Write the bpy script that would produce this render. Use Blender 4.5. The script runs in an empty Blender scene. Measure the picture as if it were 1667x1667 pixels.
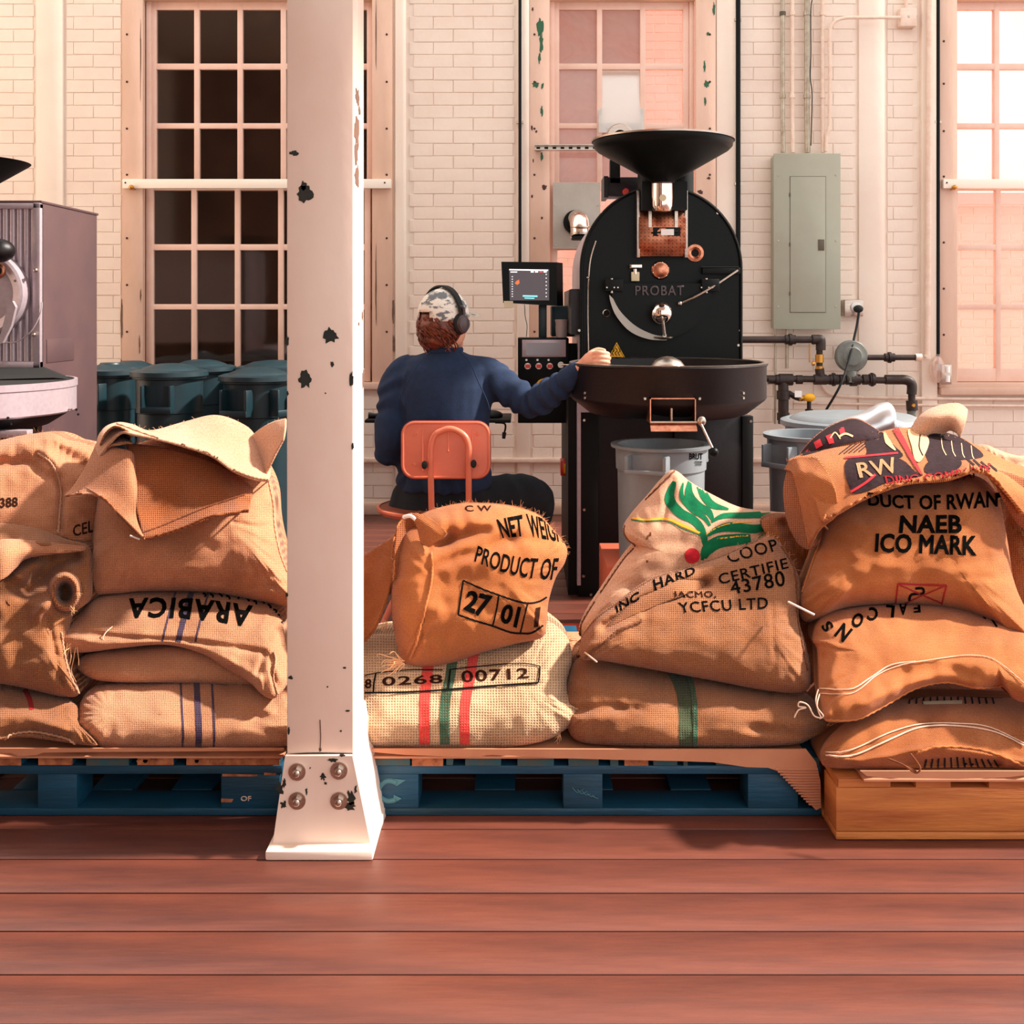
import bpy, bmesh, math, random
import numpy as np
from mathutils import Vector, Matrix, noise
from mathutils.bvhtree import BVHTree
random.seed(7)
S = bpy.context.scene
COL = S.collection
# ---------------------------------------------------------------- camera
F, CX, CY, CH = 1800.0, 850.0, 505.0, 1.2
cam_d = bpy.data.cameras.new('camera'); cam = bpy.data.objects.new('camera', cam_d); COL.objects.link(cam)
cam.location = (0, 0, CH); cam.rotation_euler = (math.pi/2, 0, 0)
cam_d.sensor_width = 36; cam_d.lens = F/1667*36
cam_d.shift_x = -(CX-833.5)/1667; cam_d.shift_y = -(833.5-CY)/1667
S.camera = cam
# ---------------------------------------------------------------- light
w = bpy.data.worlds.new('world'); S.world = w; w.use_nodes = True
bg = w.node_tree.nodes['Background']; bg.inputs[0].default_value = (1.0, .97, .95, 1); bg.inputs[1].default_value = 1.05
sun_d = bpy.data.lights.new('sun', 'SUN'); sun = bpy.data.objects.new('sun', sun_d); COL.objects.link(sun)
SUN_DIR = Vector((.74, .05, .66)).normalized()
sun.rotation_euler = SUN_DIR.to_track_quat('Z', 'Y').to_euler(); sun.location = (6, 0, 6)
sun_d.energy = 6.0; sun_d.angle = math.radians(3.5); sun_d.color = (1, .90, .80)
vs = S.view_settings; vs.view_transform = 'Standard'; vs.look = 'None'; vs.gamma = 1; vs.exposure = .72
vs.use_curve_mapping = False
S.cycles.max_bounces = 7; S.cycles.diffuse_bounces = 4; S.cycles.transparent_max_bounces = 12

def P(px, py, d):
    """point at distance d behind the lens whose bearing was measured at (px, py)"""
    return Vector(((px-CX)*d/F, d, CH-(py-CY)*d/F))
def PX(px, d): return (px-CX)*d/F
def PZ(py, d): return CH-(py-CY)*d/F
def lin(c):
    return tuple((x/255/12.92 if x <= 10 else ((x/255+.055)/1.055)**2.4) for x in c)+(1,)

# ---------------------------------------------------------------- materials
def nodes(name):
    m = bpy.data.materials.new(name); m.use_nodes = True
    nt = m.node_tree; b = nt.nodes['Principled BSDF']
    return m, nt, b, nt.nodes.new, nt.links.new
def pm(name, c, c2=None, rough=.5, metal=0, scale=8, bump=0, bscale=60, emit=None, estr=1, thr=None, coat=0, vec=(1,1,1), spec=None):
    m, nt, b, N, L = nodes(name)
    c = lin(c); b.inputs['Base Color'].default_value = c
    b.inputs['Roughness'].default_value = rough; b.inputs['Metallic'].default_value = metal
    if spec is not None: b.inputs['Specular IOR Level'].default_value = spec
    if coat: b.inputs['Coat Weight'].default_value = coat
    tc = N('ShaderNodeTexCoord'); mp = N('ShaderNodeMapping'); mp.inputs['Scale'].default_value = vec
    L(tc.outputs['Object'], mp.inputs[0])
    if c2:
        n = N('ShaderNodeTexNoise'); n.inputs['Scale'].default_value = scale; n.inputs['Detail'].default_value = 6
        n.inputs['Roughness'].default_value = .65
        r = N('ShaderNodeValToRGB'); r.color_ramp.elements[0].color = c; r.color_ramp.elements[1].color = lin(c2)
        a, z = thr or (.35, .7)
        r.color_ramp.elements[0].position = a; r.color_ramp.elements[1].position = z
        L(mp.outputs[0], n.inputs['Vector']); L(n.outputs[0], r.inputs[0]); L(r.outputs[0], b.inputs['Base Color'])
    if bump:
        n2 = N('ShaderNodeTexNoise'); n2.inputs['Scale'].default_value = bscale; n2.inputs['Detail'].default_value = 4
        bp = N('ShaderNodeBump'); bp.inputs['Strength'].default_value = bump; bp.inputs['Distance'].default_value = .004
        L(mp.outputs[0], n2.inputs['Vector']); L(n2.outputs[0], bp.inputs['Height']); L(bp.outputs[0], b.inputs['Normal'])
    if emit:
        b.inputs['Emission Color'].default_value = lin(emit); b.inputs['Emission Strength'].default_value = estr
    return m
def burlap(name, light, dark, period=.0048, bump=.8, twill=False, patch=.25, soft=.9):
    m, nt, b, N, L = nodes(name)
    b.inputs['Roughness'].default_value = .92; b.inputs['Specular IOR Level'].default_value = .15
    b.inputs['Sheen Weight'].default_value = .15
    uv = N('ShaderNodeUVMap'); uv.uv_map = 'UVMap'
    nz = N('ShaderNodeTexNoise'); nz.inputs['Scale'].default_value = 18; nz.inputs['Detail'].default_value = 3
    L(uv.outputs[0], nz.inputs['Vector'])
    mx = N('ShaderNodeVectorMath'); mx.operation = 'MULTIPLY_ADD'
    L(nz.outputs['Color'], mx.inputs[0]); mx.inputs[1].default_value = (.006,)*3; L(uv.outputs[0], mx.inputs[2])
    sp = N('ShaderNodeSeparateXYZ'); L(mx.outputs[0], sp.inputs[0])
    def sn(sock, mul):
        a = N('ShaderNodeMath'); a.operation = 'MULTIPLY'; L(sock, a.inputs[0]); a.inputs[1].default_value = mul
        s = N('ShaderNodeMath'); s.operation = 'SINE'; L(a.outputs[0], s.inputs[0]); return s.outputs[0]
    k = 2*math.pi/period
    if twill:
        ad = N('ShaderNodeMath'); ad.operation = 'ADD'; L(sp.outputs[0], ad.inputs[0])
        m2 = N('ShaderNodeMath'); m2.operation = 'MULTIPLY'; L(sp.outputs[1], m2.inputs[0]); m2.inputs[1].default_value = 1.6
        L(m2.outputs[0], ad.inputs[1]); su = sn(ad.outputs[0], k*.8); sv = sn(sp.outputs[1], k*1.2)
        mm = N('ShaderNodeMath'); mm.operation = 'MULTIPLY_ADD'; L(sv, mm.inputs[0]); mm.inputs[1].default_value = .35; L(su, mm.inputs[2])
        h = mm.outputs[0]
    else:
        su = sn(sp.outputs[0], k); sv = sn(sp.outputs[1], k)
        mm = N('ShaderNodeMath'); mm.operation = 'MAXIMUM'
        L(su, mm.inputs[0]); L(sv, mm.inputs[1]); h = mm.outputs[0]
    mr = N('ShaderNodeMapRange'); mr.inputs[1].default_value = -1; mr.inputs[2].default_value = 1; L(h, mr.inputs[0])
    fine = N('ShaderNodeTexNoise'); fine.inputs['Scale'].default_value = 260; fine.inputs['Detail'].default_value = 3
    L(uv.outputs[0], fine.inputs['Vector'])
    big = N('ShaderNodeTexNoise'); big.inputs['Scale'].default_value = 5; big.inputs['Detail'].default_value = 6
    L(uv.outputs[0], big.inputs['Vector'])
    c1 = N('ShaderNodeMix'); c1.data_type = 'RGBA'; L(mr.outputs[0], c1.inputs[0])
    c1.inputs[6].default_value = lin(dark); c1.inputs[7].default_value = lin(light)
    c2 = N('ShaderNodeMix'); c2.data_type = 'RGBA'; c2.blend_type = 'MULTIPLY'
    rr = N('ShaderNodeValToRGB'); rr.color_ramp.elements[0].position = .35; rr.color_ramp.elements[1].position = .62
    g = 1-patch; rr.color_ramp.elements[0].color = (g, g*.93, g*.86, 1); rr.color_ramp.elements[1].color = (1, 1, 1, 1)
    L(big.outputs[0], rr.inputs[0]); c2.inputs[0].default_value = 1; L(c1.outputs[2], c2.inputs[6]); L(rr.outputs[0], c2.inputs[7])
    c3 = N('ShaderNodeMix'); c3.data_type = 'RGBA'; c3.blend_type = 'MULTIPLY'; c3.inputs[0].default_value = .55
    r3 = N('ShaderNodeValToRGB'); r3.color_ramp.elements[0].position = .3; r3.color_ramp.elements[1].position = .6
    r3.color_ramp.elements[0].color = (.55, .5, .45, 1)
    L(fine.outputs[0], r3.inputs[0]); L(c2.outputs[2], c3.inputs[6]); L(r3.outputs[0], c3.inputs[7])
    L(c3.outputs[2], b.inputs['Base Color'])
    hh = N('ShaderNodeMath'); hh.operation = 'ADD'; L(mr.outputs[0], hh.inputs[0]); L(fine.outputs[0], hh.inputs[1])
    bp = N('ShaderNodeBump'); bp.inputs['Strength'].default_value = bump; bp.inputs['Distance'].default_value = .0016
    L(hh.outputs[0], bp.inputs['Height']); L(bp.outputs[0], b.inputs['Normal'])
    return m
def glass(name, tint, haze=.1, refl=.12, hazecol=(255, 225, 215), scale=3.0):
    """pane: clear with a hazy film and a faint mirror"""
    m, nt, b, N, L = nodes(name); nt.nodes.remove(b); out = nt.nodes['Material Output']
    tr = N('ShaderNodeBsdfTransparent'); tr.inputs[0].default_value = lin(tint)
    df = N('ShaderNodeBsdfTranslucent'); df.inputs[0].default_value = lin(hazecol)
    d2 = N('ShaderNodeBsdfDiffuse'); d2.inputs[0].default_value = lin(hazecol)
    dd = N('ShaderNodeMixShader'); dd.inputs[0].default_value = .5; L(df.outputs[0], dd.inputs[1]); L(d2.outputs[0], dd.inputs[2])
    gl = N('ShaderNodeBsdfGlossy'); gl.inputs['Roughness'].default_value = .06
    tc = N('ShaderNodeTexCoord'); n = N('ShaderNodeTexNoise'); n.inputs['Scale'].default_value = scale; n.inputs['Detail'].default_value = 5
    n.inputs['Distortion'].default_value = 1.2
    L(tc.outputs['Object'], n.inputs['Vector'])
    mr = N('ShaderNodeMapRange'); mr.inputs[1].default_value = .3; mr.inputs[2].default_value = .75
    mr.inputs[3].default_value = haze*.5; mr.inputs[4].default_value = min(1, haze*1.5); L(n.outputs[0], mr.inputs[0])
    m1 = N('ShaderNodeMixShader'); L(mr.outputs[0], m1.inputs[0]); L(tr.outputs[0], m1.inputs[1]); L(dd.outputs[0], m1.inputs[2])
    m2 = N('ShaderNodeMixShader'); m2.inputs[0].default_value = refl; L(m1.outputs[0], m2.inputs[1]); L(gl.outputs[0], m2.inputs[2])
    L(m2.outputs[0], out.inputs[0]); return m

M = dict(
 wall=pm('painted_wall', (240, 226, 210), (232, 208, 192), .6, scale=1.2, bump=.25, bscale=25, thr=(.35, .75)),
 brickp=pm('painted_brick', (240, 224, 208), (231, 210, 194), .6, scale=3, bump=.4, bscale=30),
 casing=pm('casing_paint', (228, 192, 172), (206, 168, 142), .55, scale=2.5, bump=.2, vec=(1, 1, .3)),
 sash=pm('sash_paint', (238, 202, 184), (230, 188, 168), .5, scale=6),
 bar=pm('bar_paint', (250, 238, 222), rough=.5),
 colm=pm('column_paint', (244, 220, 204), (236, 206, 188), .5, scale=3, bump=.5, bscale=12, vec=(1, 1, .6)),
 chip=pm('bare_iron', (14, 26, 20), (40, 34, 26), .6, scale=40),
 green=pm('old_green_paint', (38, 92, 60), rough=.6),
 rust=pm('bare_rust', (110, 78, 62), rough=.8),
 screw=pm('screw_head', (70, 40, 34), rough=.5, metal=.3),
 floor=pm('floor_boards', (116, 62, 46), (70, 38, 34), .42, scale=3, bump=.4, bscale=14, vec=(.4, 3, 1)),
 groove=pm('groove_dirt', (30, 18, 16), rough=.9),
 ceil=pm('ceiling_paint', (225, 210, 195), rough=.8),
 xbrick=pm('outdoor_brick', (232, 184, 172), (222, 170, 158), .8, scale=5, bump=.3),
 xmortar=pm('outdoor_mortar', (240, 222, 208), rough=.9),
 xcap=pm('outdoor_coping', (236, 170, 164), rough=.8),
 xdark=pm('dark_backing_mix', (62, 44, 34), (20, 30, 26), .8, scale=1.6, thr=(.4, .62)),
 black=pm('black_enamel', (5, 12, 12), (9, 13, 13), .4, scale=30, bump=.15, bscale=400, spec=.16),
 plum=pm('black_powder_coat', (24, 17, 21), (16, 14, 16), .38, metal=.3, scale=40, bump=.2, bscale=500),
 blackm=pm('black_matt', (5, 9, 9), rough=.6, spec=.25),
 rubber=pm('black_rubber', (16, 18, 18), rough=.8),
 chrome=pm('polished_steel', (225, 210, 200), rough=.12, metal=1),
 steel=pm('brushed_steel', (200, 185, 172), (170, 155, 145), .32, metal=1, scale=20, vec=(1, 1, 8)),
 foil=pm('thin_sheet_steel', (232, 232, 228), rough=.38, metal=1, bump=.9, bscale=3),
 galv=pm('galvanised_plate', (186, 180, 170), (168, 160, 150), .5, metal=.5, scale=5),
 copper=pm('heat_tinted_steel', (205, 140, 108), (120, 52, 34), .28, metal=1, scale=16),
 copperl=pm('copper_ring', (214, 150, 120), (176, 100, 74), .3, metal=1, scale=50),
 cavity=pm('dark_hole', (6, 7, 7), rough=.9),
 silverp=pm('silver_machine_paint', (188, 172, 178), (174, 158, 166), .4, metal=.35, scale=60),
 panelp=pm('machine_side_paint', (96, 72, 72), (80, 62, 66), .42, metal=.15, scale=3),
 epanel=pm('panel_grey', (158, 160, 142), (150, 146, 128), .45, scale=2),
 epanelb=pm('panel_latch', (84, 76, 58), rough=.5),
 conduit=pm('conduit_zinc', (190, 182, 164), (156, 140, 120), .4, metal=.6, scale=20),
 conduitp=pm('painted_conduit', (236, 214, 196), (222, 190, 170), .5, scale=20),
 iron=pm('black_iron_pipe', (60, 44, 38), (38, 32, 32), .5, metal=.4, scale=14, bump=.5),
 brass=pm('brass', (196, 140, 62), rough=.35, metal=.8),
 yellow=pm('yellow_lever', (244, 178, 20), rough=.5),
 regul=pm('regulator_grey', (112, 116, 108), (92, 92, 88), .5, scale=20),
 bint=pm('dark_bin_plastic', (13, 44, 52), (10, 36, 44), .45, scale=10),
 bing=pm('grey_bin_plastic', (128, 136, 140), (116, 124, 130), .42, scale=10),
 bind=pm('bin_inside', (48, 60, 66), rough=.6),
 ink=pm('black_ink', (16, 18, 18), (34, 26, 22), .95, spec=.05, scale=120, thr=(.5, .75)),
 inkn=pm('brown_ink', (52, 28, 22), (80, 46, 34), .95, spec=.05, scale=120),
 red=pm('red_print', (206, 20, 40), (170, 20, 34), .9, scale=90),
 inkred=pm('dark_red_print', (150, 26, 30), rough=.9),
 gprint=pm('green_print', (14, 108, 66), (22, 88, 58), .95, spec=.1, scale=60),
 yprint=pm('yellow_print', (240, 168, 30), rough=.9),
 charc=pm('charcoal_print', (58, 40, 44), (38, 30, 32), .95, spec=.1, scale=80),
 cprint=pm('cream_unprinted_cloth', (222, 176, 130), rough=.95),
 twine=pm('cotton_twine', (232, 196, 170), rough=.9),
 jute=pm('jute_fibre', (236, 180, 130), rough=.9),
 pblue=pm('blue_pallet_paint', (6, 74, 104), (8, 50, 66), .55, scale=6, bump=.5, bscale=40, vec=(.3, 1, 2)),
 pend=pm('pallet_end_grain', (24, 84, 96), (80, 74, 60), .8, scale=30, bump=.5),
 pworn=pm('splintered_pallet_edge', (196, 120, 76), (120, 62, 36), .8, scale=40),
 wood=pm('orange_pallet_wood', (208, 128, 62), (158, 80, 34), .7, scale=4, bump=.5, bscale=30, vec=(.5, 1, 5)),
 frontw=pm('far_room_wall', (120, 92, 78), (86, 62, 52), .8, scale=1.5),
 card=pm('cardboard', (206, 140, 104), (190, 122, 88), .85, scale=5),
 stencil=pm('faded_stencil', (72, 120, 130), rough=.8),
 navy=pm('navy_sweatshirt', (26, 46, 78), (20, 38, 64), .95, scale=40, bump=.3, bscale=300),
 trous=pm('black_trousers', (14, 18, 24), (20, 26, 34), .9, scale=20),
 skin=pm('skin', (232, 170, 140), (222, 150, 122), .5, scale=14),
 hair=pm('auburn_hair', (128, 56, 30), (60, 28, 18), .42, scale=60),
 cap=pm('patterned_cap_cloth', (232, 224, 212), (110, 114, 118), .9, scale=22, thr=(.50, .57), vec=(1, 1, 1.6)),
 phones=pm('headphone_shell', (70, 54, 56), rough=.4),
 salmon=pm('salmon_paint', (222, 122, 92), (208, 104, 78), .35, scale=5),
 seatw=pm('seat_wood', (132, 66, 44), rough=.4),
 rimred=pm('backrest_rim', (132, 40, 36), rough=.4),
 screen=pm('screen_glass', (50, 42, 48), rough=.25, emit=(70, 58, 62), estr=.6),
 pixelw=pm('screen_white', (220, 220, 220), rough=.4, emit=(235, 235, 235), estr=1),
 pixelc=pm('screen_cyan', (110, 190, 200), rough=.4, emit=(120, 210, 220), estr=.9),
 pixelr=pm('screen_red', (200, 60, 50), rough=.4, emit=(220, 60, 50), estr=.9),
 pixelo=pm('screen_orange', (210, 110, 60), rough=.4, emit=(200, 100, 50), estr=.6),
 lcd=pm('lcd_grey', (150, 145, 152), rough=.2),
 creamtag=pm('cream_tag', (225, 210, 175), rough=.7),
 white=pm('white_enamel', (245, 240, 235), rough=.5),
 redlamp=pm('red_button', (220, 60, 50), rough=.3),
 cloudy=pm('chaff_foil', (225, 230, 235), rough=.28, metal=.8, bump=.5, bscale=5),
 orangebox=pm('terracotta_box', (196, 96, 66), rough=.6),
 redmat=pm('red_orange_mat', (214, 62, 24), (170, 50, 24), .8, scale=30),
 cup=pm('grey_cup', (196, 178, 176), rough=.5),
 clearp=pm('clear_plastic', (235, 228, 222), rough=.2),
)
B = dict(
 tan=burlap('burlap_tan', (218, 152, 114), (160, 94, 58), .0043),
 brown=burlap('burlap_brown', (184, 122, 80), (116, 66, 40), .0046, bump=1),
 gold=burlap('burlap_gold', (216, 136, 78), (164, 86, 42), .0048, twill=True),
 cream=burlap('burlap_cream', (218, 184, 148), (152, 114, 82), .0068, bump=1),
 rose=burlap('burlap_rose', (216, 156, 118), (160, 102, 74), .0044),
 smooth=burlap('burlap_smooth', (224, 176, 146), (200, 144, 112), .0036, bump=.4),
 deep=burlap('burlap_deep', (178, 104, 60), (112, 60, 34), .0052),  # dark jute; on inner mouth flaps it also paints in their shade
 sred=burlap('woven_red_stripe', (226, 60, 58), (196, 90, 70), .0068),
 sgreen=burlap('woven_green_stripe', (40, 92, 72), (110, 100, 70), .0068),
 snavy=burlap('woven_navy_stripe', (70, 52, 84), (60, 44, 60), .0056),
 sgreen2=burlap('woven_dark_green_stripe', (72, 88, 62), (70, 62, 40), .0062),
)
# ---------------------------------------------------------------- mesh helpers
class MB:
    def __init__(s): s.bm = bmesh.new()
    def box(s, x0, x1, y0, y1, z0, z1, bev=0):
        b = bmesh.new(); bmesh.ops.create_cube(b, size=1)
        for v in b.verts: v.co = Vector(((x0+x1)/2+v.co.x*(x1-x0), (y0+y1)/2+v.co.y*(y1-y0), (z0+z1)/2+v.co.z*(z1-z0)))
        if bev: bmesh.ops.bevel(b, geom=b.edges[:], offset=bev, segments=2, affect='EDGES', profile=.5)
        return s.add(b)
    def add(s, b, mtx=None):
        if mtx: b.transform(mtx)
        me = bpy.data.meshes.new('t'); b.to_mesh(me); b.free(); s.bm.from_mesh(me); bpy.data.meshes.remove(me); return s
    def cyl(s, a, b, r, r2=None, n=20, cap=True):
        a, b = Vector(a), Vector(b); d = b-a; t = bmesh.new()
        bmesh.ops.create_cone(t, cap_ends=cap, segments=n, radius1=r, radius2=r if r2 is None else r2, depth=d.length)
        return s.add(t, Matrix.Translation((a+b)/2) @ d.to_track_quat('Z', 'Y').to_matrix().to_4x4())
    def sph(s, c, r, sc=(1, 1, 1), n=16, rot=None):
        t = bmesh.new(); bmesh.ops.create_uvsphere(t, u_segments=n*2, v_segments=n, radius=r)
        m = Matrix.Translation(Vector(c)) @ (rot.to_4x4() if rot else Matrix()) @ Matrix.Diagonal((*sc, 1))
        return s.add(t, m)
    def lathe(s, prof, c=(0, 0, 0), n=48, axis='Z', cap=False):
        """prof: list of (radius, height)"""
        t = bmesh.new(); rings = []
        for r, h in prof:
            ring = []
            for i in range(n):
                a = 2*math.pi*i/n; x, y = r*math.cos(a), r*math.sin(a)
                ring.append(t.verts.new((x, y, h) if axis == 'Z' else (x, -h, y)))
            rings.append(ring)
        for q in range(len(rings)-1):
            for i in range(n): t.faces.new((rings[q][i], rings[q][(i+1) % n], rings[q+1][(i+1) % n], rings[q+1][i]))
        if cap: t.faces.new(rings[0][::-1]); t.faces.new(rings[-1])
        bmesh.ops.remove_doubles(t, verts=t.verts[:], dist=1e-6)
        return s.add(t, Matrix.Translation(Vector(c)))
    def tube(s, pts, r, n=8, smooth=True, taper=None):
        pts = [Vector(p) for p in pts]
        if smooth and len(pts) > 2: pts = cat(pts, 6)
        t = bmesh.new(); rings = []; up = Vector((0, 0, 1))
        for i, p in enumerate(pts):
            d = (pts[min(i+1, len(pts)-1)]-pts[max(i-1, 0)])
            if d.length < 1e-9: d = Vector((0, 0, 1))
            d.normalize(); a = d.cross(up)
            if a.length < .05: a = d.cross(Vector((1, 0, 0)))
            a.normalize(); b = a.cross(d); up = b
            rr = r*(1 if taper is None else (1-(1-taper)*i/(len(pts)-1)))
            rings.append([t.verts.new(p+(a*math.cos(2*math.pi*k/n)+b*math.sin(2*math.pi*k/n))*rr) for k in range(n)])
        for q in range(len(rings)-1):
            for k in range(n): t.faces.new((rings[q][k], rings[q][(k+1) % n], rings[q+1][(k+1) % n], rings[q+1][k]))
        t.faces.new(rings[0][::-1]); t.faces.new(rings[-1]); return s.add(t)
    def prism(s, out, y0, y1):
        """outline [(x,z)] extruded along y"""
        t = bmesh.new(); a = [t.verts.new((x, y0, z)) for x, z in out]; b = [t.verts.new((x, y1, z)) for x, z in out]
        t.faces.new(a); t.faces.new(b[::-1]); n = len(out)
        for i in range(n): t.faces.new((a[i], b[i], b[(i+1) % n], a[(i+1) % n]))
        bmesh.ops.recalc_face_normals(t, faces=t.faces[:]); return s.add(t)
    def build(s, name, mat, parent=None, smooth=35, **kw):
        bmesh.ops.recalc_face_normals(s.bm, faces=s.bm.faces[:])
        me = bpy.data.meshes.new(name); s.bm.to_mesh(me); s.bm.free()
        return link(name, me, mat, parent, smooth, **kw)
def link(name, me, mat, parent=None, smooth=35, label=None, cat=None, kind=None, group=None):
    o = bpy.data.objects.new(name, me); COL.objects.link(o)
    if mat is not None: me.materials.append(mat)
    if smooth:
        me.polygons.foreach_set('use_smooth', [True]*len(me.polygons))
        if smooth < 180:
            try: me.set_sharp_from_angle(angle=math.radians(smooth))
            except Exception: pass
    if parent is not None: par(o, parent)
    if label: o['label'] = label
    if cat: o['category'] = cat
    if kind: o['kind'] = kind
    if group: o['group'] = group
    return o
def par(o, p):
    o.parent = p
    if p.type == 'EMPTY' and p.parent is None: o.matrix_parent_inverse = Matrix.Translation(-Vector(p.location))
def thing(name, loc, label, cat, group=None, kind=None):
    o = bpy.data.objects.new(name, None); COL.objects.link(o); o.location = loc; o.empty_display_size = .05
    o['label'] = label
    if cat: o['category'] = cat
    if group: o['group'] = group
    if kind: o['kind'] = kind
    return o
def cat(p, k):
    """Catmull-Rom through points"""
    out = []; n = len(p)
    for i in range(n-1):
        a, b, c, d = p[max(i-1, 0)], p[i], p[i+1], p[min(i+2, n-1)]
        for j in range(k):
            t = j/k; out.append(.5*((2*b)+(c-a)*t+(2*a-5*b+4*c-d)*t*t+(3*b-a-3*c+d)*t*t*t))
    out.append(p[-1]); return out
def cat_np(p, k, closed=False):
    p = np.asarray(p, float); n = len(p); out = []
    for i in range(n if closed else n-1):
        idx = [(i-1) % n, i, (i+1) % n, (i+2) % n] if closed else [max(i-1, 0), i, i+1, min(i+2, n-1)]
        a, b, c, d = p[idx]
        for j in range(k):
            t = j/k; out.append(.5*((2*b)+(c-a)*t+(2*a-5*b+4*c-d)*t*t+(3*b-a-3*c+d)*t*t*t))
    if not closed: out.append(p[-1])
    return np.array(out)
def mesh_np(name, V, Fc, uv=None):
    me = bpy.data.meshes.new(name); me.from_pydata([tuple(v) for v in V], [], Fc); me.update()
    if uv is not None:
        l = me.uv_layers.new(name='UVMap'); vi = np.zeros(len(me.loops), int); me.loops.foreach_get('vertex_index', vi)
        l.data.foreach_set('uv', np.asarray(uv)[vi].ravel())
    return me
def bvh_of(V, Fc): return BVHTree.FromPolygons([tuple(v) for v in V], Fc)
def bolt(p, r, mat, parent, ax=(0, -1, 0), name='bolt', h=None):
    m = MB(); a = Vector(p); b = a+Vector(ax)*(h or r*.6); m.cyl(a-Vector(ax)*.002, b, r, r*.75, 12); return m.build(name, mat, parent)
def copy_tree(o, delta=None, parent=None):
    c = o.copy(); COL.objects.link(c)
    if parent is not None: c.parent = parent
    if delta is not None: c.location = Vector(o.location)+Vector(delta)
    for ch in list(o.children): copy_tree(ch, None, c)
    return c
# ================================================================ SETTING
WY = 6.5                                   # front face of the back wall
def wx(px): return PX(px, WY)
def wz(py): return PZ(py, WY)
MB().box(-6, 6, -1.5, 7.0, -.06, -.004).build('floor', M['groove'], smooth=0, kind='structure', label='dark red-brown worn wooden floor boards')
fl = bpy.data.objects['floor']
bw = .14; me0 = None; k = 0
for i in range(int(8.0/bw)):
    y0 = -1.5+i*bw
    if me0 is None:
        mb = MB(); mb.box(-6, 6, 0, bw-.004, -.02, 0, .002); o = mb.build('floor_board', M['floor'], fl); me0 = o.data; o.location = (0, y0, 0)
    else:
        o = bpy.data.objects.new('floor_board', me0); COL.objects.link(o); o.parent = fl; o.location = (random.uniform(-.0, .0), y0, random.uniform(-.0008, 0))
MB().box(-4.6, 2.6, -1.2, 3.2, 4.4, 4.5).build('ceiling', M['ceil'], smooth=0, kind='structure', label='pale ceiling added above the frame, cut short for the light')  # added out of view; left open beyond so sky and sun get in
MB().box(-4.6, -4.5, -1.2, 6.6, 0, 4.4).build('wall_left', M['wall'], smooth=0, kind='structure', label='cream wall closing the room at the left')

MB().box(-4.6, -.6, -1.3, -1.2, 0, 4.4).build('wall_front', M['frontw'], smooth=0, kind='structure', label='unseen brown wall added behind the viewpoint to dim front light')  # added behind the camera to block frontal sky light and darken reflections
# windows: opening left px, right px, ncols, first pane left px
WIN = [(200, 640, 5, 250), (862, 1165, 3, 911), (1527, 1830, 3, 1563)]
ZT, ZB = wz(-14), wz(628)
ops = [(wx(a), wx(b)) for a, b, _, _ in WIN]
mb = MB(); xs = [-4.5]
for a, b in ops: xs += [a, b]
xs += [4.5]
for i in range(0, len(xs), 2): mb.box(xs[i], xs[i+1], WY+.004, WY+.28, 0, 4.4)
for a, b in ops:
    mb.box(a, b, WY+.004, WY+.28, 0, ZB); mb.box(a, b, WY+.004, WY+.28, ZT, 4.4)
wall = mb.build('wall_back', M['wall'], smooth=0, kind='structure', label='cream painted brick wall with tall windows')
# smooth pilasters between windows
PIL = [(-40, 60), (106, 198), (650, 756), (758, 842), (1395, 1441), (1498, 1524)]
piln = [(60, 106), (198, 200)]
smoothcols = [(60, 106), (105, 196), (642, 700), (1395, 1441), (1497, 1526), (845, 862), (1165, 1200)]
for a, b, h in [(60, 104, .012), (842, 862, .012), (1166, 1198, .012), (1397, 1440, .012), (1498, 1523, .03), (644, 662, .02)]:
    m = MB(); m.box(wx(a), wx(b), WY-h, WY+.01, 0, 4.4, .004); m.build('plaster_strip', M['wall'], wall)
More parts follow.
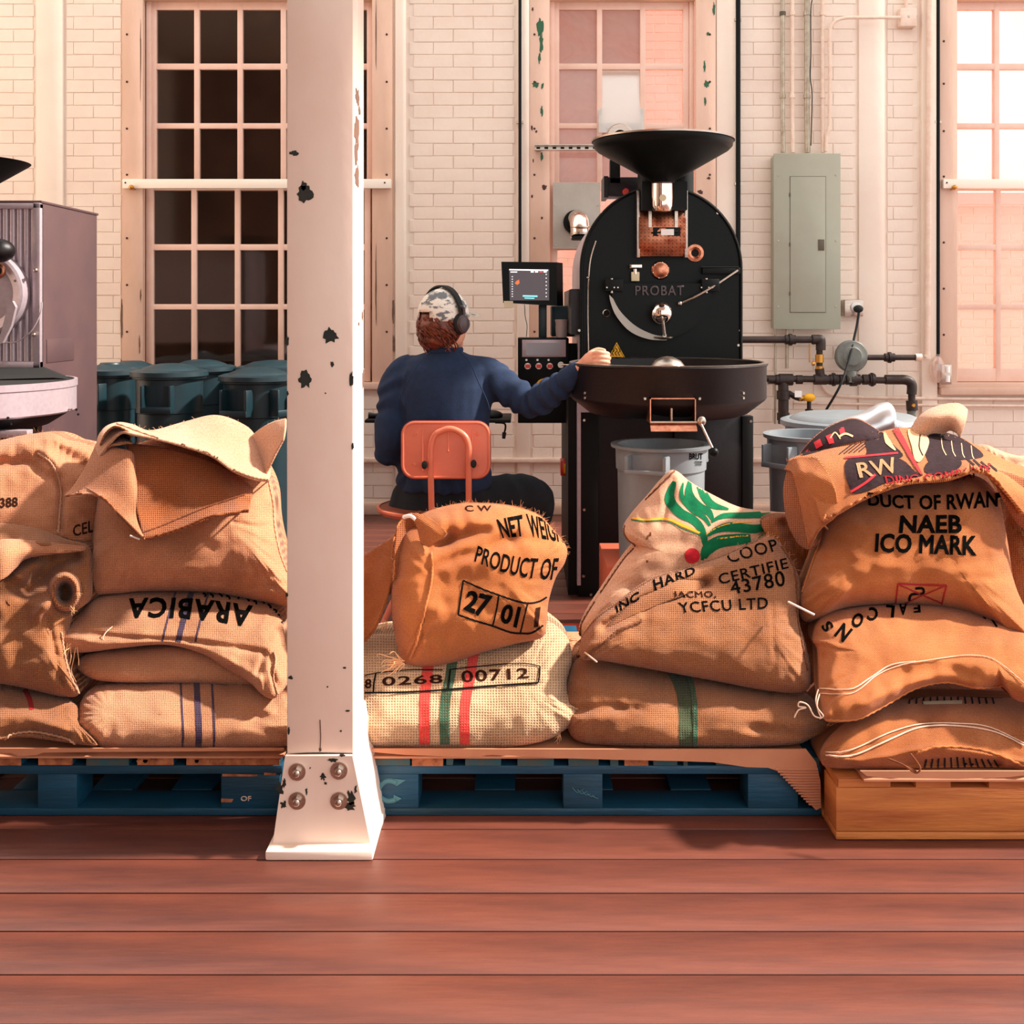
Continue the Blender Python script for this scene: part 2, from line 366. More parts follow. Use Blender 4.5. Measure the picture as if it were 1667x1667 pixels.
# painted bricks standing a little proud of the joints
def brick_mesh(w, h, d, bev, rnd):
    mb = MB(); mb.box(-w/2, w/2, -d, d, -h/2, h/2, 0); b = mb.bm
    fr = [f for f in b.faces if f.normal.y < -.5]
    bmesh.ops.inset_region(b, faces=fr, thickness=bev, depth=0)
    for f in fr:
        for v in f.verts: v.co.y -= .0006
    back = [f for f in b.faces if f.normal.y > .5]; bmesh.ops.delete(b, geom=back, context='FACES')
    for v in b.verts: v.co += Vector((rnd.uniform(-1, 1)*.002, 0, rnd.uniform(-1, 1)*.0015))
    me = bpy.data.meshes.new('brick'); b.to_mesh(me); b.free(); return me
def brick_field(parent, x0, x1, z0, z1, ypos, bwid, bh, joint, skip, mat, limit, visible, proud=.0004):
    rnd = random.Random(3); var = []
    for q in range(5):
        me = brick_mesh(bwid-joint, bh-joint, .004, .004, rnd); me.materials.append(mat); var.append(me)
    cand = []
    n = 0; z = z0+bh/2
    while z < z1:
        x = x0+(bwid/2 if n % 2 else 0); iv = skip(z, bh/2)
        while x < x1:
            l, r = x-bwid/2, x+bwid/2
            for a_, b_ in iv:
                if a_ < r and b_ > l:
                    if a_-l > r-b_: r = min(r, a_)
                    else: l = max(l, b_)
            if r-l > .03: cand.append(((l+r)/2, z, (r-l)/bwid))
            x += bwid
        z += bh; n += 1
    cand.sort(key=lambda c: (0 if visible(*c[:2]) else 1, (c[0]-1.6)**2*.15+(c[1]-1.2)**2))
    rest = bmesh.new()
    for i, (x, z, sx_) in enumerate(cand):
        y = ypos-proud-rnd.uniform(0, .0016)
        if i < limit and visible(x, z):
            o = bpy.data.objects.new('brick', var[i % 5]); COL.objects.link(o); par(o, parent); o.location = (x, y, z)
            o.scale = (sx_, 1, 1); o.rotation_euler = (rnd.uniform(-.008, .008), rnd.uniform(-.004, .004), rnd.uniform(-.003, .003))
        else:
            a = len(rest.verts); rest.from_mesh(var[i % 5]); rest.verts.ensure_lookup_table()
            for v in rest.verts[a:]: v.co = Vector((v.co.x*sx_+x, v.co.y+y, v.co.z+z))
    if len(rest.verts):
        me = bpy.data.meshes.new('brickwork'); rest.to_mesh(me); me.materials.append(mat)
        o = bpy.data.objects.new('brickwork', me); COL.objects.link(o); par(o, parent); o['kind'] = 'stuff'
    rest.free()
SK = [(wx(a)-.015, wx(b)+.015) for a, b in [(60, 104), (842, 862), (1166, 1198), (1397, 1440), (1498, 1523), (644, 662)]]
def skip(z, hh):
    iv = list(SK)
    if ZB-.03 < z+hh and z-hh < ZT+.02: iv += [(a-.01, b+.01) for a, b in ops]
    return iv
brick_field(wall, -4.4, 4.4, .02, 3.6, WY+.004, .235, .0745, .005, skip, M['brickp'], 300,
            lambda x, z: wz(820) < z < 3.02 and -3.1 < x < 2.98)
for i, (a, b, nc, p0) in enumerate(WIN):
    nm = 'window_%d' % (i+1)
    lab = ['wide five-column sash window with dark panes behind the column', 'narrow sash window with pink panes behind the black roaster',
           'bright sash window with outdoor brick behind it at the right edge'][i]
    t = thing(nm, (wx((a+b)/2), WY, ZB), lab, None, kind='structure')
    cw = 34 if i == 0 else (33 if i == 1 else 30)
    for s, (u, v) in (('l', (a, a+cw)), ('r', (b-cw, b))):
        m = MB(); m.box(wx(u), wx(v), WY-.014, WY+.03, ZB, ZT+.3, .004); c = m.build('casing_board', M['casing'], t)
        xx = wx(u+8 if s == 'l' else v-10)
        for py in ([57, 134, 210, 285, 388, 464, 540] if i != 2 else [68, 137, 214, 288, 395, 470, 545]):
            bolt((xx, WY-.014, wz(py)), .0075, M['screw'], c, name='screw')
    m = MB(); m.box(wx(a+cw), wx(b-cw), WY+.0, WY+.12, ZT-.05, ZT+.02); m.build('head_rail', M['casing'], t)
    m = MB(); m.box(wx(a), wx(b), WY-.03, WY+.12, ZB-.02, ZB+.02, .004); m.build('sill', M['casing'], t)
    # splayed inner stiles
    xa, xb = wx(a+cw), wx(b-cw)
    for u, v in ((xa, wx(p0-8)), (wx(p0+nc*71), xb)):
        m = MB(); m.box(u, v, WY+.035, WY+.09, ZB, ZT, .004); m.build('stile', M['sash'], t)
    for r0, r1 in ((12, 295), (309, 600)):
        up = r0 < 100; yy = WY+(.07 if up else .05); x0 = p0+(0 if up or i == 2 else -3)
        rows = [(r0, r0+88), (r0+98, r0+186), (r0+195, r1)]
        top = -4 if up else 300; bot = 306 if up else 622
        for c in range(nc+1):
            xx = x0+c*71-5; wd = 4.5 if 0 < c < nc else 5
            m = MB(); m.box(wx(xx-wd), wx(xx+wd), yy-.02, yy+.02, wz(bot), wz(top), .005); m.build('glazing_bar', M['sash'], t)
        for py0, py1 in ((top, r0), (rows[0][1], rows[1][0]), (rows[1][1], rows[2][0]), (r1, bot)):
            m = MB(); m.box(wx(x0-10), wx(x0+nc*71), yy-.018, yy+.018, wz(py1), wz(py0), .004); m.build('glazing_bar', M['sash'], t)
        for ri, (u, v) in enumerate(rows):
            for c in range(nc):
                if i == 1 and up and ri == 1 and c == 1: continue
                if i == 0: g = 'g0'
                elif i == 1: g = 'g2' if (c < 2 and up) or (c == 0 and not up and ri == 0) else 'g1'
                else: g = 'g1' if not up else 'g3'
                if g not in M:
                    M[g] = dict(g0=lambda: glass('dark_pane_glass', (210, 200, 190), .06, .10, (150, 108, 88), 5),  # brown haze paints the warm room's reflection into the dark panes
                                g1=lambda: glass('bright_pane_glass', (255, 244, 240), .16, .03, (255, 235, 228)),
                                g2=lambda: glass('film_covered_pane', (222, 200, 196), .66, .06, (206, 176, 168)),
                                g3=lambda: glass('sky_pane_glass', (255, 244, 240), .22, .05, (236, 222, 222), 2))[g]()
                m = MB(); m.box(wx(x0+c*71-1), wx(x0+c*71+62), yy-.003, yy+.003, wz(v+1), wz(u-1)); m.build('pane', M[g], t, smooth=0)
    if i == 1: continue
    m = MB(); m.box(wx(a+4), wx(b-2), WY-.05, WY-.014, wz(308), wz(293), .003); o = m.build('cross_bar', M['bar'], t)
    for px in (a+9, b-12): bolt((wx(px), WY-.05, wz(299)), .006, M['screw'], o, name='screw')
    m = MB(); m.cyl((wx(a+20), WY-.02, wz(307)), (wx(a+20), WY-.06, wz(307)), .012); m.sph((wx(a+20), WY-.065, wz(307)), .015); m.build('sash_lift', M['brass'], t)
w2 = bpy.data.objects['window_2']
m = MB(); bb = bmesh.new(); q_ = [(wx(975), WY+.10, wz(108)), (wx(1049), WY+.10, wz(108)), (wx(1049), WY+.02, wz(215)), (wx(975), WY+.02, wz(215))]; v_ = [bb.verts.new(c) for c in q_]; bb.faces.new(v_[::-1]); bmesh.ops.solidify(bb, geom=bb.faces[:], thickness=.003); m.add(bb); m.build('steel_pane_cover', M['foil'], w2)
m = MB(); m.box(wx(900), wx(977), WY-.02, WY-.012, wz(405), wz(298)); pl = m.build('galvanised_plate', M['galv'], w2)
for px, py in [(904, 302), (938, 302), (973, 302), (904, 335), (904, 370), (904, 400), (973, 335), (940, 401)]: bolt((wx(px), WY-.02, wz(py)), .005, M['steel'], pl, name='rivet')
# flaked paint patches showing old green paint on window 2 casings
def blob(name, px, py, rx, ry, d, mat, parent, seed, th=.0012, ax='y', jag=.35):
    r = random.Random(seed); out = []
    for k in range(18):
        a = 2*math.pi*k/18; q = 1+r.uniform(-jag, jag)
        out.append((PX(px+rx*q*math.cos(a), d), PZ(py+ry*q*math.sin(a), d)))
    m = MB(); m.prism(out, d-th, d+.004); return m.build(name, mat, parent, smooth=0)
for q, (px, py, rx, ry) in enumerate([(879, 45, 5, 14), (881, 70, 3, 16), (878, 95, 2, 8), (872, 138, 5, 5), (883, 140, 2, 5), (882, 180, 2, 8), (882, 255, 2, 7), (1150, 137, 5, 6), (1153, 55, 3, 3), (1147, 108, 2, 9), (1148, 165, 2, 6), (1162, 15, 2, 10)]):
    blob('paint_flake', px, py, rx, ry, WY-.0145, M['green'], w2, q)
for q, (px, py, rx, ry) in enumerate([(867, 15, 1.5, 3), (866, 208, 1.5, 4), (873, 214, 2, 2), (886, 305, 4, 4), (1140, 313, 4, 4), (866, 320, 1.5, 3), (882, 355, 1.5, 2), (868, 262, 1, 3), (1154, 290, 3, 2)]):
    blob('paint_flake', px, py, rx, ry, WY-.0145, M['screw'], w2, q+40)
w1 = bpy.data.objects['window_1']
for q, (px, py, rx, ry) in enumerate([(229, 480, 1.2, 10), (227, 560, 1.3, 12), (198, 520, 1.5, 30), (197, 600, 1.5, 16), (229, 90, .8, 60), (640, 505, 1.5, 20), (641, 560, 1.5, 14), (612, 60, .8, 50), (612, 470, 1, 60)]):
    blob('paint_crack', px, py, rx, ry, WY-.0145, M['rust'], w1, q+70)
# horizontal trim and ledge at right, low pipe on the wall
m = MB(); m.box(wx(1527), 4.4, WY-.05, WY+.01, wz(642), wz(630), .004); m.build('trim_1', M['casing'], kind='structure', label='narrow painted ledge below the right window')
m = MB(); m.box(-4.4, 4.4, WY-.03, WY+.01, wz(752), wz(745), .003); m.build('trim_2', M['conduitp'], kind='structure', label='thin painted rail low along the back wall')
m = MB(); m.box(-4.4, 4.4, WY-.02, WY+.01, .0, .07, .003); m.build('baseboard_back', M['casing'], kind='structure', label='painted baseboard along the back wall')
# ---------------------------------------------------------------- outside
XY = 9.6
t = thing('brick_building', (1.5, XY, 0), 'sunlit pink brick building seen through the right windows', 'building')
m = MB(); m.box(1.0, 7, XY, XY+.4, -.1, PZ(334, XY)); m.build('facade', M['xmortar'], t, smooth=0)
m = MB(); m.box(-1.0, 1.75, XY-.02, XY+.38, -.1, 5.2); m.build('facade', M['xmortar'], t, smooth=0)
m = MB(); m.box(1.75, 7, XY-.12, XY+.4, PZ(334, XY), PZ(316, XY)); m.build('coping', M['xcap'], t, smooth=0)
brick_field(t, 1.76, 5.0, .0, PZ(336, XY), XY, .215, .075, .012, lambda *a: [], M['xbrick'], 160, lambda x, z: x > PX(1560, XY) and z > PZ(600, XY), proud=.004)
brick_field(t, -.9, 1.74, .0, 5.0, XY-.02, .215, .075, .012, lambda *a: [], M['xbrick'], 140, lambda x, z: PX(905, XY) < x < PX(1120, XY) and z > PZ(500, XY), proud=.004)
t = thing('dark_backing', (-2.2, 7.6, 0), 'added dark backing behind the left window panes', 'building')  # added backing that darkens the left panes, not a real building
m = MB(); m.box(-4.4, -.9, 7.6, 7.8, -.1, 4.6); m.build('backing_wall', M['xdark'], t, smooth=0)
m = MB(); m.box(-4.4, -.9, 6.9, 7.8, 4.6, 4.7); m.build('backing_roof', M['blackm'], t, smooth=0)
m = MB(); m.box(-.95, -.85, 6.8, 7.8, -.1, 4.6); m.build('backing_wall', M['xdark'], t, smooth=0)
MB().box(-7, 9, 7.0, 14, -.12, -.06).build('ground', M['xmortar'], smooth=0, kind='structure', label='paved yard outside the windows')

# ================================================================ COLUMN
DC = 2.46
t = thing('support_column', (PX(525, DC), DC, 0), 'thick pale pink painted iron column with dark paint chips in the foreground', 'column')
x0, x1 = PX(467, DC), PX(575, DC); yb = DC+.165
m = MB(); m.box(x0, x1, DC, yb, 0, 4.4, .003); shaft = m.build('shaft', M['colm'], t)
m = MB(); m.box(x1-.004, x1+.001, DC+.05, DC+.055, .02, 4.4); m.build('edge_seam', M['bar'], t)
zf = PZ(1227, DC)
# flared foot plate
out = [(PX(466, DC), zf), (PX(575, DC), zf), (PX(607, DC), 0.0), (PX(444, DC), 0.0)]
m = MB(); m.prism(out, DC-.012, DC); foot = m.build('foot_plate', M['colm'], t, smooth=0)
out = [(DC-.012, 0), (DC-.012, zf-.02), (DC+.02, zf), (yb, zf), (yb+.01, 0)]
m = MB()
b = bmesh.new(); q = [(x1, DC, zf), (x1+.045, DC, 0), (x1+.052, yb, 0), (x1+.004, yb, zf+.06), (x1-.01, DC, zf), (x1-.01, DC, 0), (x1-.01, yb, 0), (x1-.01, yb, zf+.06)]
vv = [b.verts.new(c) for c in q]
for f in ((0, 1, 2, 3), (7, 6, 5, 4), (0, 4, 5, 1), (1, 5, 6, 2), (2, 6, 7, 3), (3, 7, 4, 0)): b.faces.new([vv[i] for i in f])
m.add(b); m.build('side_gusset', M['colm'], t, smooth=0)
m = MB(); m.box(PX(440, DC), PX(612, DC), DC-.05, yb+.03, 0, .02, .004); m.build('base_plate', M['colm'], t)
for px, py in [(484, 1256), (552, 1254), (484, 1303), (552, 1303)]:
    p = P(px, py, DC-.012)
    m = MB(); m.cyl(p, p+Vector((0, -.004, 0)), .019, n=24); m.cyl(p, p+Vector((0, -.014, 0)), .013, .011, n=6); m.sph(p+Vector((0, -.014, 0)), .008, (1, .5, 1)); m.build('anchor_bolt', M['steel'], t)
for q, (px, py, rx, ry, mt) in enumerate([(479, 249, 7, 4, 'chip'), (497, 316, 12, 14, 'chip'), (494, 303, 5, 8, 'chip'), (538, 546, 12, 12, 'chip'), (497, 617, 11, 14, 'chip'), (541, 593, 3, 4, 'chip'), (467, 555, 3, 8, 'chip'), (572, 618, 3, 13, 'chip'),
        (473, 1103, 4, 3, 'chip'), (561, 1087, 2.5, 1.5, 'chip'), (566, 1157, 3, 1.5, 'chip'), (470, 1190, 2, 6, 'chip'), (521, 1220, 2, 3, 'chip'), (574, 727, 2, 5, 'chip'), (468, 640, 2, 4, 'chip'), (467, 968, 2, 3, 'chip'), (530, 640, 1.3, 1.3, 'chip'), (555, 1190, 1.5, 1.5, 'chip'), (533, 1118, 1.3, 1.3, 'chip')]):
    blob('paint_chip', px, py, rx, ry, DC, M[mt], t, q+5, th=.0012, jag=.3)
for q, (px, py, rx, ry) in enumerate([(541, 1237, 7, 3), (526, 1264, 4, 5), (530, 1275, 2, 2), (456, 1285, 5, 9), (463, 1275, 3, 6), (571, 1300, 6, 12), (568, 1312, 9, 7), (499, 1288, 1.5, 5), (579, 1285, 2, 6), (462, 1310, 5, 5), (505, 1250, 1, 1), (557, 1230, 4, 1.5)]):
    blob('paint_chip', px, py, rx, ry, DC-.012, M['chip'], t, q+105, th=.0012, jag=.45)
# chips on the lit side face
for q, (zc, yc, rz, ry) in enumerate([(PZ(150, DC), .06, .018, .03), (PZ(168, DC), .09, .008, .015), (PZ(209, DC), .05, .035, .035), (PZ(245, DC), .04, .03, .02), (PZ(283, DC), .05, .025, .03), (PZ(625, DC), .15, .02, .01), (PZ(515, DC), .14, .01, .008), (PZ(528, DC), .08, .004, .008)]):
    r = random.Random(q+9); b = bmesh.new(); vv = []
    for k in range(16):
        a = 2*math.pi*k/16; g = 1+r.uniform(-.35, .35)
        vv.append(b.verts.new((x1+.0012, DC+yc+ry*g*math.cos(a), zc+rz*g*math.sin(a))))
    f = b.faces.new(vv); e = bmesh.ops.extrude_face_region(b, geom=[f])
    for v in e['geom']:
        if isinstance(v, bmesh.types.BMVert): v.co.x -= .004
    m = MB(); m.add(b); m.build('paint_chip', M['rust'], t, smooth=0)
m = MB(); m.tube([P(521, 1172, DC-.001), P(522, 1200, DC-.001), P(521, 1222, DC-.001)], .0012, 6); m.build('crack', M['rust'], t)
m = MB(); m.tube([P(468, 1228, DC-.001), P(510, 1226, DC-.001), P(574, 1227, DC-.001)], .0012, 6); m.build('crack', M['chip'], t)
# ================================================================ BLACK ROASTER
DF = 4.6; DB = 5.45
t = thing('coffee_roaster', (PX(1077, DF), 5.0, 0), 'large black drum coffee roaster with round cooling tray and wide hopper', 'roaster')
def fx(px, d=DF): return PX(px, d)
def fz(py, d=DF): return PZ(py, d)
def arch(x0, x1, ztop, zs, zb, n=40):
    cx, r = (x0+x1)/2, (x1-x0)/2; out = [(x1, zb)]
    for i in range(n+1):
        a = math.pi*i/n; out.append((cx+r*math.cos(a), zs+(ztop-zs)*math.sin(a)))
    out.append((x0, zb)); return out
xa, xb = fx(944), fx(1209)
m = MB(); m.prism(arch(xa+.006, xb-.006, fz(304), fz(437), fz(672)), DF+.02, DB); m.build('drum_housing', M['silverp'], t)  # pale paint stands in for light reflected along the shell's side
m = MB(); m.prism(arch(xa, xb, fz(302), fz(437), fz(600)), DF, DF+.03); plate = m.build('front_plate', M['black'], t)
# raised rim round the plate
pts = [Vector((x, DF-.004, z)) for x, z in arch(xa+.008, xb-.008, fz(305), fz(437), fz(586), 30)]
m = MB(); m.tube(pts, .006, 8, smooth=False); m.build('plate_rim', M['black'], plate)
m = MB(); m.box(fx(931), xa+.012, DF+.05, DB, fz(545), fz(470)); m.build('side_rail', M['plum'], t)
pts = [P(958, 575, DF-.006), P(957, 500, DF-.006), P(960, 430, DF-.006), P(970, 392, DF-.006)]
m = MB(); m.tube(pts, .003, 6); m.sph(P(957, 452, DF-.008), .006); m.build('cable_conduit', M['steel'], t)
for px, py in [(981, 347), (1168, 347), (1205, 538), (1202, 562), (947, 562), (943, 538)]: bolt(P(px, py, DF), .007, M['steel'], t)
# lower cabinet
m = MB(); m.box(fx(966), fx(1210), DF+.1, DB-.05, .03, fz(600)); m.build('base_cabinet', M['plum'], t)
m = MB(); m.box(fx(942), fx(975), DF+.03, DF+.07, .0, fz(650), .003); m.box(fx(926), fx(944), DF+.06, DB, .0, fz(648)); m.build('side_panel', M['blackm'], t)
m = MB(); m.box(fx(940), fx(946), DF+.02, DF+.5, .05, fz(650)); m.build('side_trim', M['silverp'], t)
m = MB(); m.box(fx(1210), fx(1228), DF+.02, DF+.07, 0, fz(678), .003); m.build('support_post', M['blackm'], t)
m = MB(); m.box(fx(1100), fx(1211), DF+.04, DF+.09, .02, fz(676), .003); m.build('access_panel', M['plum'], t)
for px, py in [(951, 684), (1222, 686), (950, 938), (962, 968), (951, 830)]: bolt(P(px, py, DF+.02), .007, M['steel'], t)
# cooling tray
TC = Vector((.555, 4.22, 0)); TR = .370
def tz(py): return PZ(py, 4.22-TR+.0)
zt = PZ(597, 3.86); zb = PZ(662, 3.86)
m = MB(); m.lathe([(TR-.02, zb+.02), (TR-.012, zt), (TR+.004, zt), (TR+.006, zt-.006), (TR, zt-.014), (TR, zb+.01), (TR-.006, zb), (TR-.07, zb-.05), (TR-.10, zb-.06), (0, zb-.06), (0, zb+.02), (TR-.02, zb+.02)], TC, 72)
tray = m.build('cooling_tray', M['plum'], t, 40)
m = MB(); m.lathe([(TR+.001, zt-.004), (TR+.0055, zt), (TR-.0085, zt+.003), (TR-.014, zt-.001)], TC, 72); m.build('tray_rim', M['steel'], tray)
m = MB(); m.lathe([(.075, zt-.06), (.07, zt-.02), (.05, zt+.005), (.02, zt+.02), (0, zt+.022)], TC, 32); m.build('stirrer_hub', M['steel'], tray)
for a in (0, 120, 240):
    a = math.radians(a+20); m = MB(); m.box(0, TR-.04, -.008, .008, zt-.06, zt-.045); o = m.build('stirrer_arm', M['steel'], tray)
    o.rotation_euler = (0, 0, a); o.location = TC
for a in (-128, -125, -20, -50):
    pass
for px, py in [(952, 640), (952, 648), (1209, 640), (1209, 648)]:
    x = PX(px, 4.0); dx = x-TC.x; y = TC.y-math.sqrt(max(0, TR**2-dx*dx)); x = PX(px, y); dx = x-TC.x; y = TC.y-math.sqrt(max(0, TR**2-dx*dx)); v = Vector((dx, y-TC.y, 0)).normalized()
    bolt((x, y, PZ(py, y)), .006, M['steel'], tray, ax=v)
# discharge chute
dc = 3.84
m = MB(); X0, X1, Z0, Z1 = PX(1058, dc), PX(1133, dc), PZ(692, dc), PZ(648, dc)
for b4 in ((X0, X0+.004, Z0, Z1), (X1-.004, X1, Z0, Z1), (X0, X1, Z1-.004, Z1), (X0, X1, Z0, Z0+.004)): m.box(b4[0], b4[1], dc, dc+.12, b4[2], b4[3])
ch = m.build('discharge_chute', M['copperl'], t, smooth=0)
m = MB(); m.box(X0+.004, X1-.004, dc+.07, dc+.075, Z0, Z1); m.build('chute_flap', M['cavity'], ch, smooth=0)
b = bmesh.new(); q = [b.verts.new(c) for c in ((X0, dc, Z0+.012), (X1, dc, Z0+.012), (X1, dc-.03, Z0-.016), (X0, dc-.03, Z0-.016))]; b.faces.new(q)
ex = bmesh.ops.extrude_face_region(b, geom=b.faces[:])
for v in ex['geom']:
    if isinstance(v, bmesh.types.BMVert): v.co.z -= .003
m = MB(); m.add(b); m.build('chute_lip', M['copperl'], ch, smooth=0)
xm = PX(1095, dc); m = MB(); m.cyl((xm, dc+.03, Z0), (xm, dc+.03, Z1), .005); m.cyl((xm, dc+.03, Z1-.012), (xm, dc+.03, Z1), .008); m.cyl((xm, dc+.03, Z0), (xm, dc+.03, Z0+.012), .008); m.build('chute_rod', M['steel'], ch)
m = MB(); m.cyl((X0, dc-.01, PZ(687, dc)), (PX(1145, dc), dc-.01, PZ(687, dc)), .004); m.sph((PX(1141, dc), dc-.012, PZ(685, dc)), .016, (1, .8, 1.1)); m.build('chute_hinge', M['steel'], ch)
m = MB(); m.cyl(P(1141, 690, dc-.02), P(1160, 730, dc-.05), .0045); o = m.build('chute_lever', M['steel'], t)
m = MB(); m.sph(P(1162, 736, dc-.055), .0165); m.build('lever_knob', M['black'], o)
for px in (1050, 1139): bolt(P(px, 649, dc+.01), .006, M['steel'], t)
# hopper
HC = Vector((PX(1079, 4.42), 4.42, 0)); HR = PX(1193, 4.42)-PX(1079, 4.42)
def hz(py): return PZ(py, 4.42)
m = MB(); m.lathe([(.0, hz(300)), (.045, hz(298)), (.05, hz(294)), (.10, hz(283)), (HR-.02, hz(246)), (HR-.005, hz(240)), (HR-.002, hz(232)), (HR+.004, hz(231)), (HR+.004, hz(228.6)), (HR-.006, hz(228.6)), (HR-.012, hz(242)), (.05, hz(290)), (0, hz(292))], HC, 72)
hop = m.build('hopper', M['black'], t, 50)
m = MB(); m.lathe([(HR+.0045, hz(231)), (HR+.0055, hz(228.4)), (HR-.007, hz(228.4)), (HR-.007, hz(231))], HC, 72); m.build('hopper_rim', M['steel'], hop)
tc_ = Vector((PX(1078, 4.44), 4.44, 0))
m = MB(); m.lathe([(.042, hz(298)), (.043, hz(320)), (.043, hz(335)), (.035, hz(343)), (0, hz(344))], tc_, 40); sp = m.build('hopper_spout', M['chrome'], t)
m = MB(); m.cyl(P(1079, 322, 4.398), P(1079, 322, 4.393), .0135, n=24); m.build('sight_dot', M['creamtag'], sp)
m = MB(); m.box(fx(1041), fx(1113), 4.5, DF+.02, fz(345), fz(300)); m.build('spout_housing', M['blackm'], t)
# perforated curved screen with side rails
nx, ny = 12, 13; b = bmesh.new(); sx0, sx1, sz0, sz1 = fx(1038), fx(1114), fz(418), fz(343)
def sy(u, v): return DF-.035-.02*math.sin(math.pi*v)-.012*math.sin(math.pi*u)
for i in range(nx):
    for j in range(ny):
        u, v = i/nx, j/ny; du, dv = 1/nx, 1/ny
        def q(a, c): return Vector((sx0+(sx1-sx0)*a, sy(a, c), sz0+(sz1-sz0)*c))
        o_ = [q(u, v), q(u+du, v), q(u+du, v+dv), q(u, v+dv)]; cc = q(u+du/2, v+dv/2); rr = .0021
        inn = [cc+Vector((math.cos(a)*rr*1.0, 0, math.sin(a)*rr)) for a in [math.pi*(1.25+.25*k) for k in range(8)]]
        ov = [b.verts.new(p) for p in o_]; iv = [b.verts.new(p) for p in inn]
        for k in range(4):
            b.faces.new((ov[k], ov[(k+1) % 4], iv[(2*k+2) % 8], iv[2*k+1], iv[2*k]))
bmesh.ops.remove_doubles(b, verts=b.verts[:], dist=1e-5)
m = MB(); m.add(b); m.build('perforated_screen', M['copper'], t)
m = MB(); m.box(sx0+.002, sx1-.002, DF-.03, DF, sz0+.004, sz1); m.build('screen_backing', M['cavity'], t, smooth=0)
for a, b_ in ((1035, 1040), (1112, 1117)):
    m = MB(); m.box(fx(a), fx(b_), DF-.045, DF, fz(420), fz(312), .001); m.build('screen_rail', M['steel'], t)
m = MB(); m.box(fx(1053), fx(1058), DF-.066, DF-.056, fz(372), fz(346)); m.box(fx(1095), fx(1100), DF-.066, DF-.056, fz(372), fz(346)); m.build('screen_handle', M['steel'], t)
m = MB(); m.cyl(P(1060, 379, DF-.07), P(1104, 377, DF-.07), .0035); m.box(fx(1060), fx(1104), DF-.066, DF-.06, fz(386), fz(372)); m.build('screen_slot', M['blackm'], t)
m = MB(); m.box(PX(1076, 4.52), PX(1097, 4.52), 4.518, 4.522, PZ(383, 4.52), PZ(373, 4.52)); m.build('white_tag', M['white'], t, smooth=0)
# sight glass, gauge cap, sampler
def ring(px, py, r, ri, d, mat, name, h=.012, parent=None):
    m = MB(); p = P(px, py, d); m.lathe([(ri, 0), (ri, h*.6), (ri+(r-ri)*.4, h), (r-.002, h*.8), (r, 0)], p, 32, axis='Y'); o = m.build(name, mat, parent or t)
    m = MB(); m.cyl(p+Vector((0, -.002, 0)), p+Vector((0, -.004, 0)), ri+.001); m.build('ring_glass', M['cavity'], o); return o
ring(1131, 412, .038, .016, DF, M['copperl'], 'sight_glass')
ring(987, 510, .018, .010, DF, M['steel'], 'port_ring')
p = P(1075, 440, DF); m = MB(); m.lathe([(0, .018), (.018, .018), (.024, .014), (.034, .012), (.039, .006), (.039, 0)], p, 36, axis='Y'); o = m.build('gauge_cap', M['copperl'], t)
for k in range(6):
    a = k*math.pi/3+.3; bolt(p+Vector((math.cos(a)*.033, -.012, math.sin(a)*.033)), .003, M['steel'], o)
m = MB(); m.box(fx(1024), fx(1044), DF-.03, DF, fz(437), fz(431), .002); m.cyl(P(1034, 438, DF-.02), P(1034, 446, DF-.02), .008); s_ = m.build('sampler_latch', M['chrome'], t)
m = MB(); m.box(fx(1027), fx(1040), DF-.026, DF-.01, fz(458), fz(443), .002); m.build('latch_plate', M['creamtag'], s_)
# drum door
cxd, czt = 1074, 462
out = [(fx(996), fz(462))]
for i in range(31):
    a = math.pi+math.pi*i/30; out.append((fx(cxd+80*math.cos(a)), fz(472-78*math.sin(a))))
out.append((fx(1154), fz(462)))
m = MB(); m.prism(out, DF-.055, DF-.001); door = m.build('drum_door', M['black'], t, 30)
pts = [Vector((x, DF-.03, z)) for x, z in out[1:18]]
m = MB()
for i in range(len(out)-22):
    pass
b = bmesh.new(); aa = [b.verts.new((x-.0015, DF-.0555, z-.001)) for x, z in out[3:16]]; bb = [b.verts.new((x-.003, DF-.004, z-.003)) for x, z in out[3:16]]
for i in range(len(aa)-1): b.faces.new((aa[i], aa[i+1], bb[i+1], bb[i]))
ex = bmesh.ops.solidify(b, geom=b.faces[:], thickness=.002)
m.add(b); m.build('lit_door_edge', M['silverp'], door)
cres = [(992, 480), (994, 492), (1003, 514), (1025, 539), (1055, 552), (1085, 554), (1085, 548), (1062, 544), (1034, 530), (1010, 507), (998, 486)]
m = MB(); m.prism([(PX(x, DF-.058), PZ(y, DF-.058)) for x, y in list(cat_np(cres[:6], 6))+list(cat_np(cres[6:], 6))], DF-.059, DF-.05); m.build('lit_door_edge', M['galv'], door, smooth=0)  # pale crescent paints in the lit thickness of the black door
out2 = [(fx(1014), fz(470))]+[(fx(1074+60*math.cos(math.pi+math.pi*i/24)), fz(472-56*math.sin(math.pi+math.pi*i/24))) for i in range(25)]+[(fx(1134), fz(470))]
for (a, b_) in ((984, 1012), (1138, 1166)):
    m = MB(); m.box(fx(a), fx(b_), DF-.075, DF-.01, fz(475), fz(455), .003); h = m.build('hinge', M['blackm'], t)
    m = MB(); m.cyl(P((a+b_)/2-2, 453, DF-.07), P((a+b_)/2-2, 477, DF-.07), .005); m.build('hinge_pin', M['steel'], h)
    for q in (a+4, b_-6, b_-12): bolt(P(q, 468, DF-.075), .004, M['steel'], h)
m = MB(); bp = P(1077, 510, DF-.10); m.sph(bp, .046, n=20); m.cyl(P(1077, 510, DF-.09), P(1077, 510, DF-.05), .03); ball = m.build('counterweight_ball', M['chrome'], t)
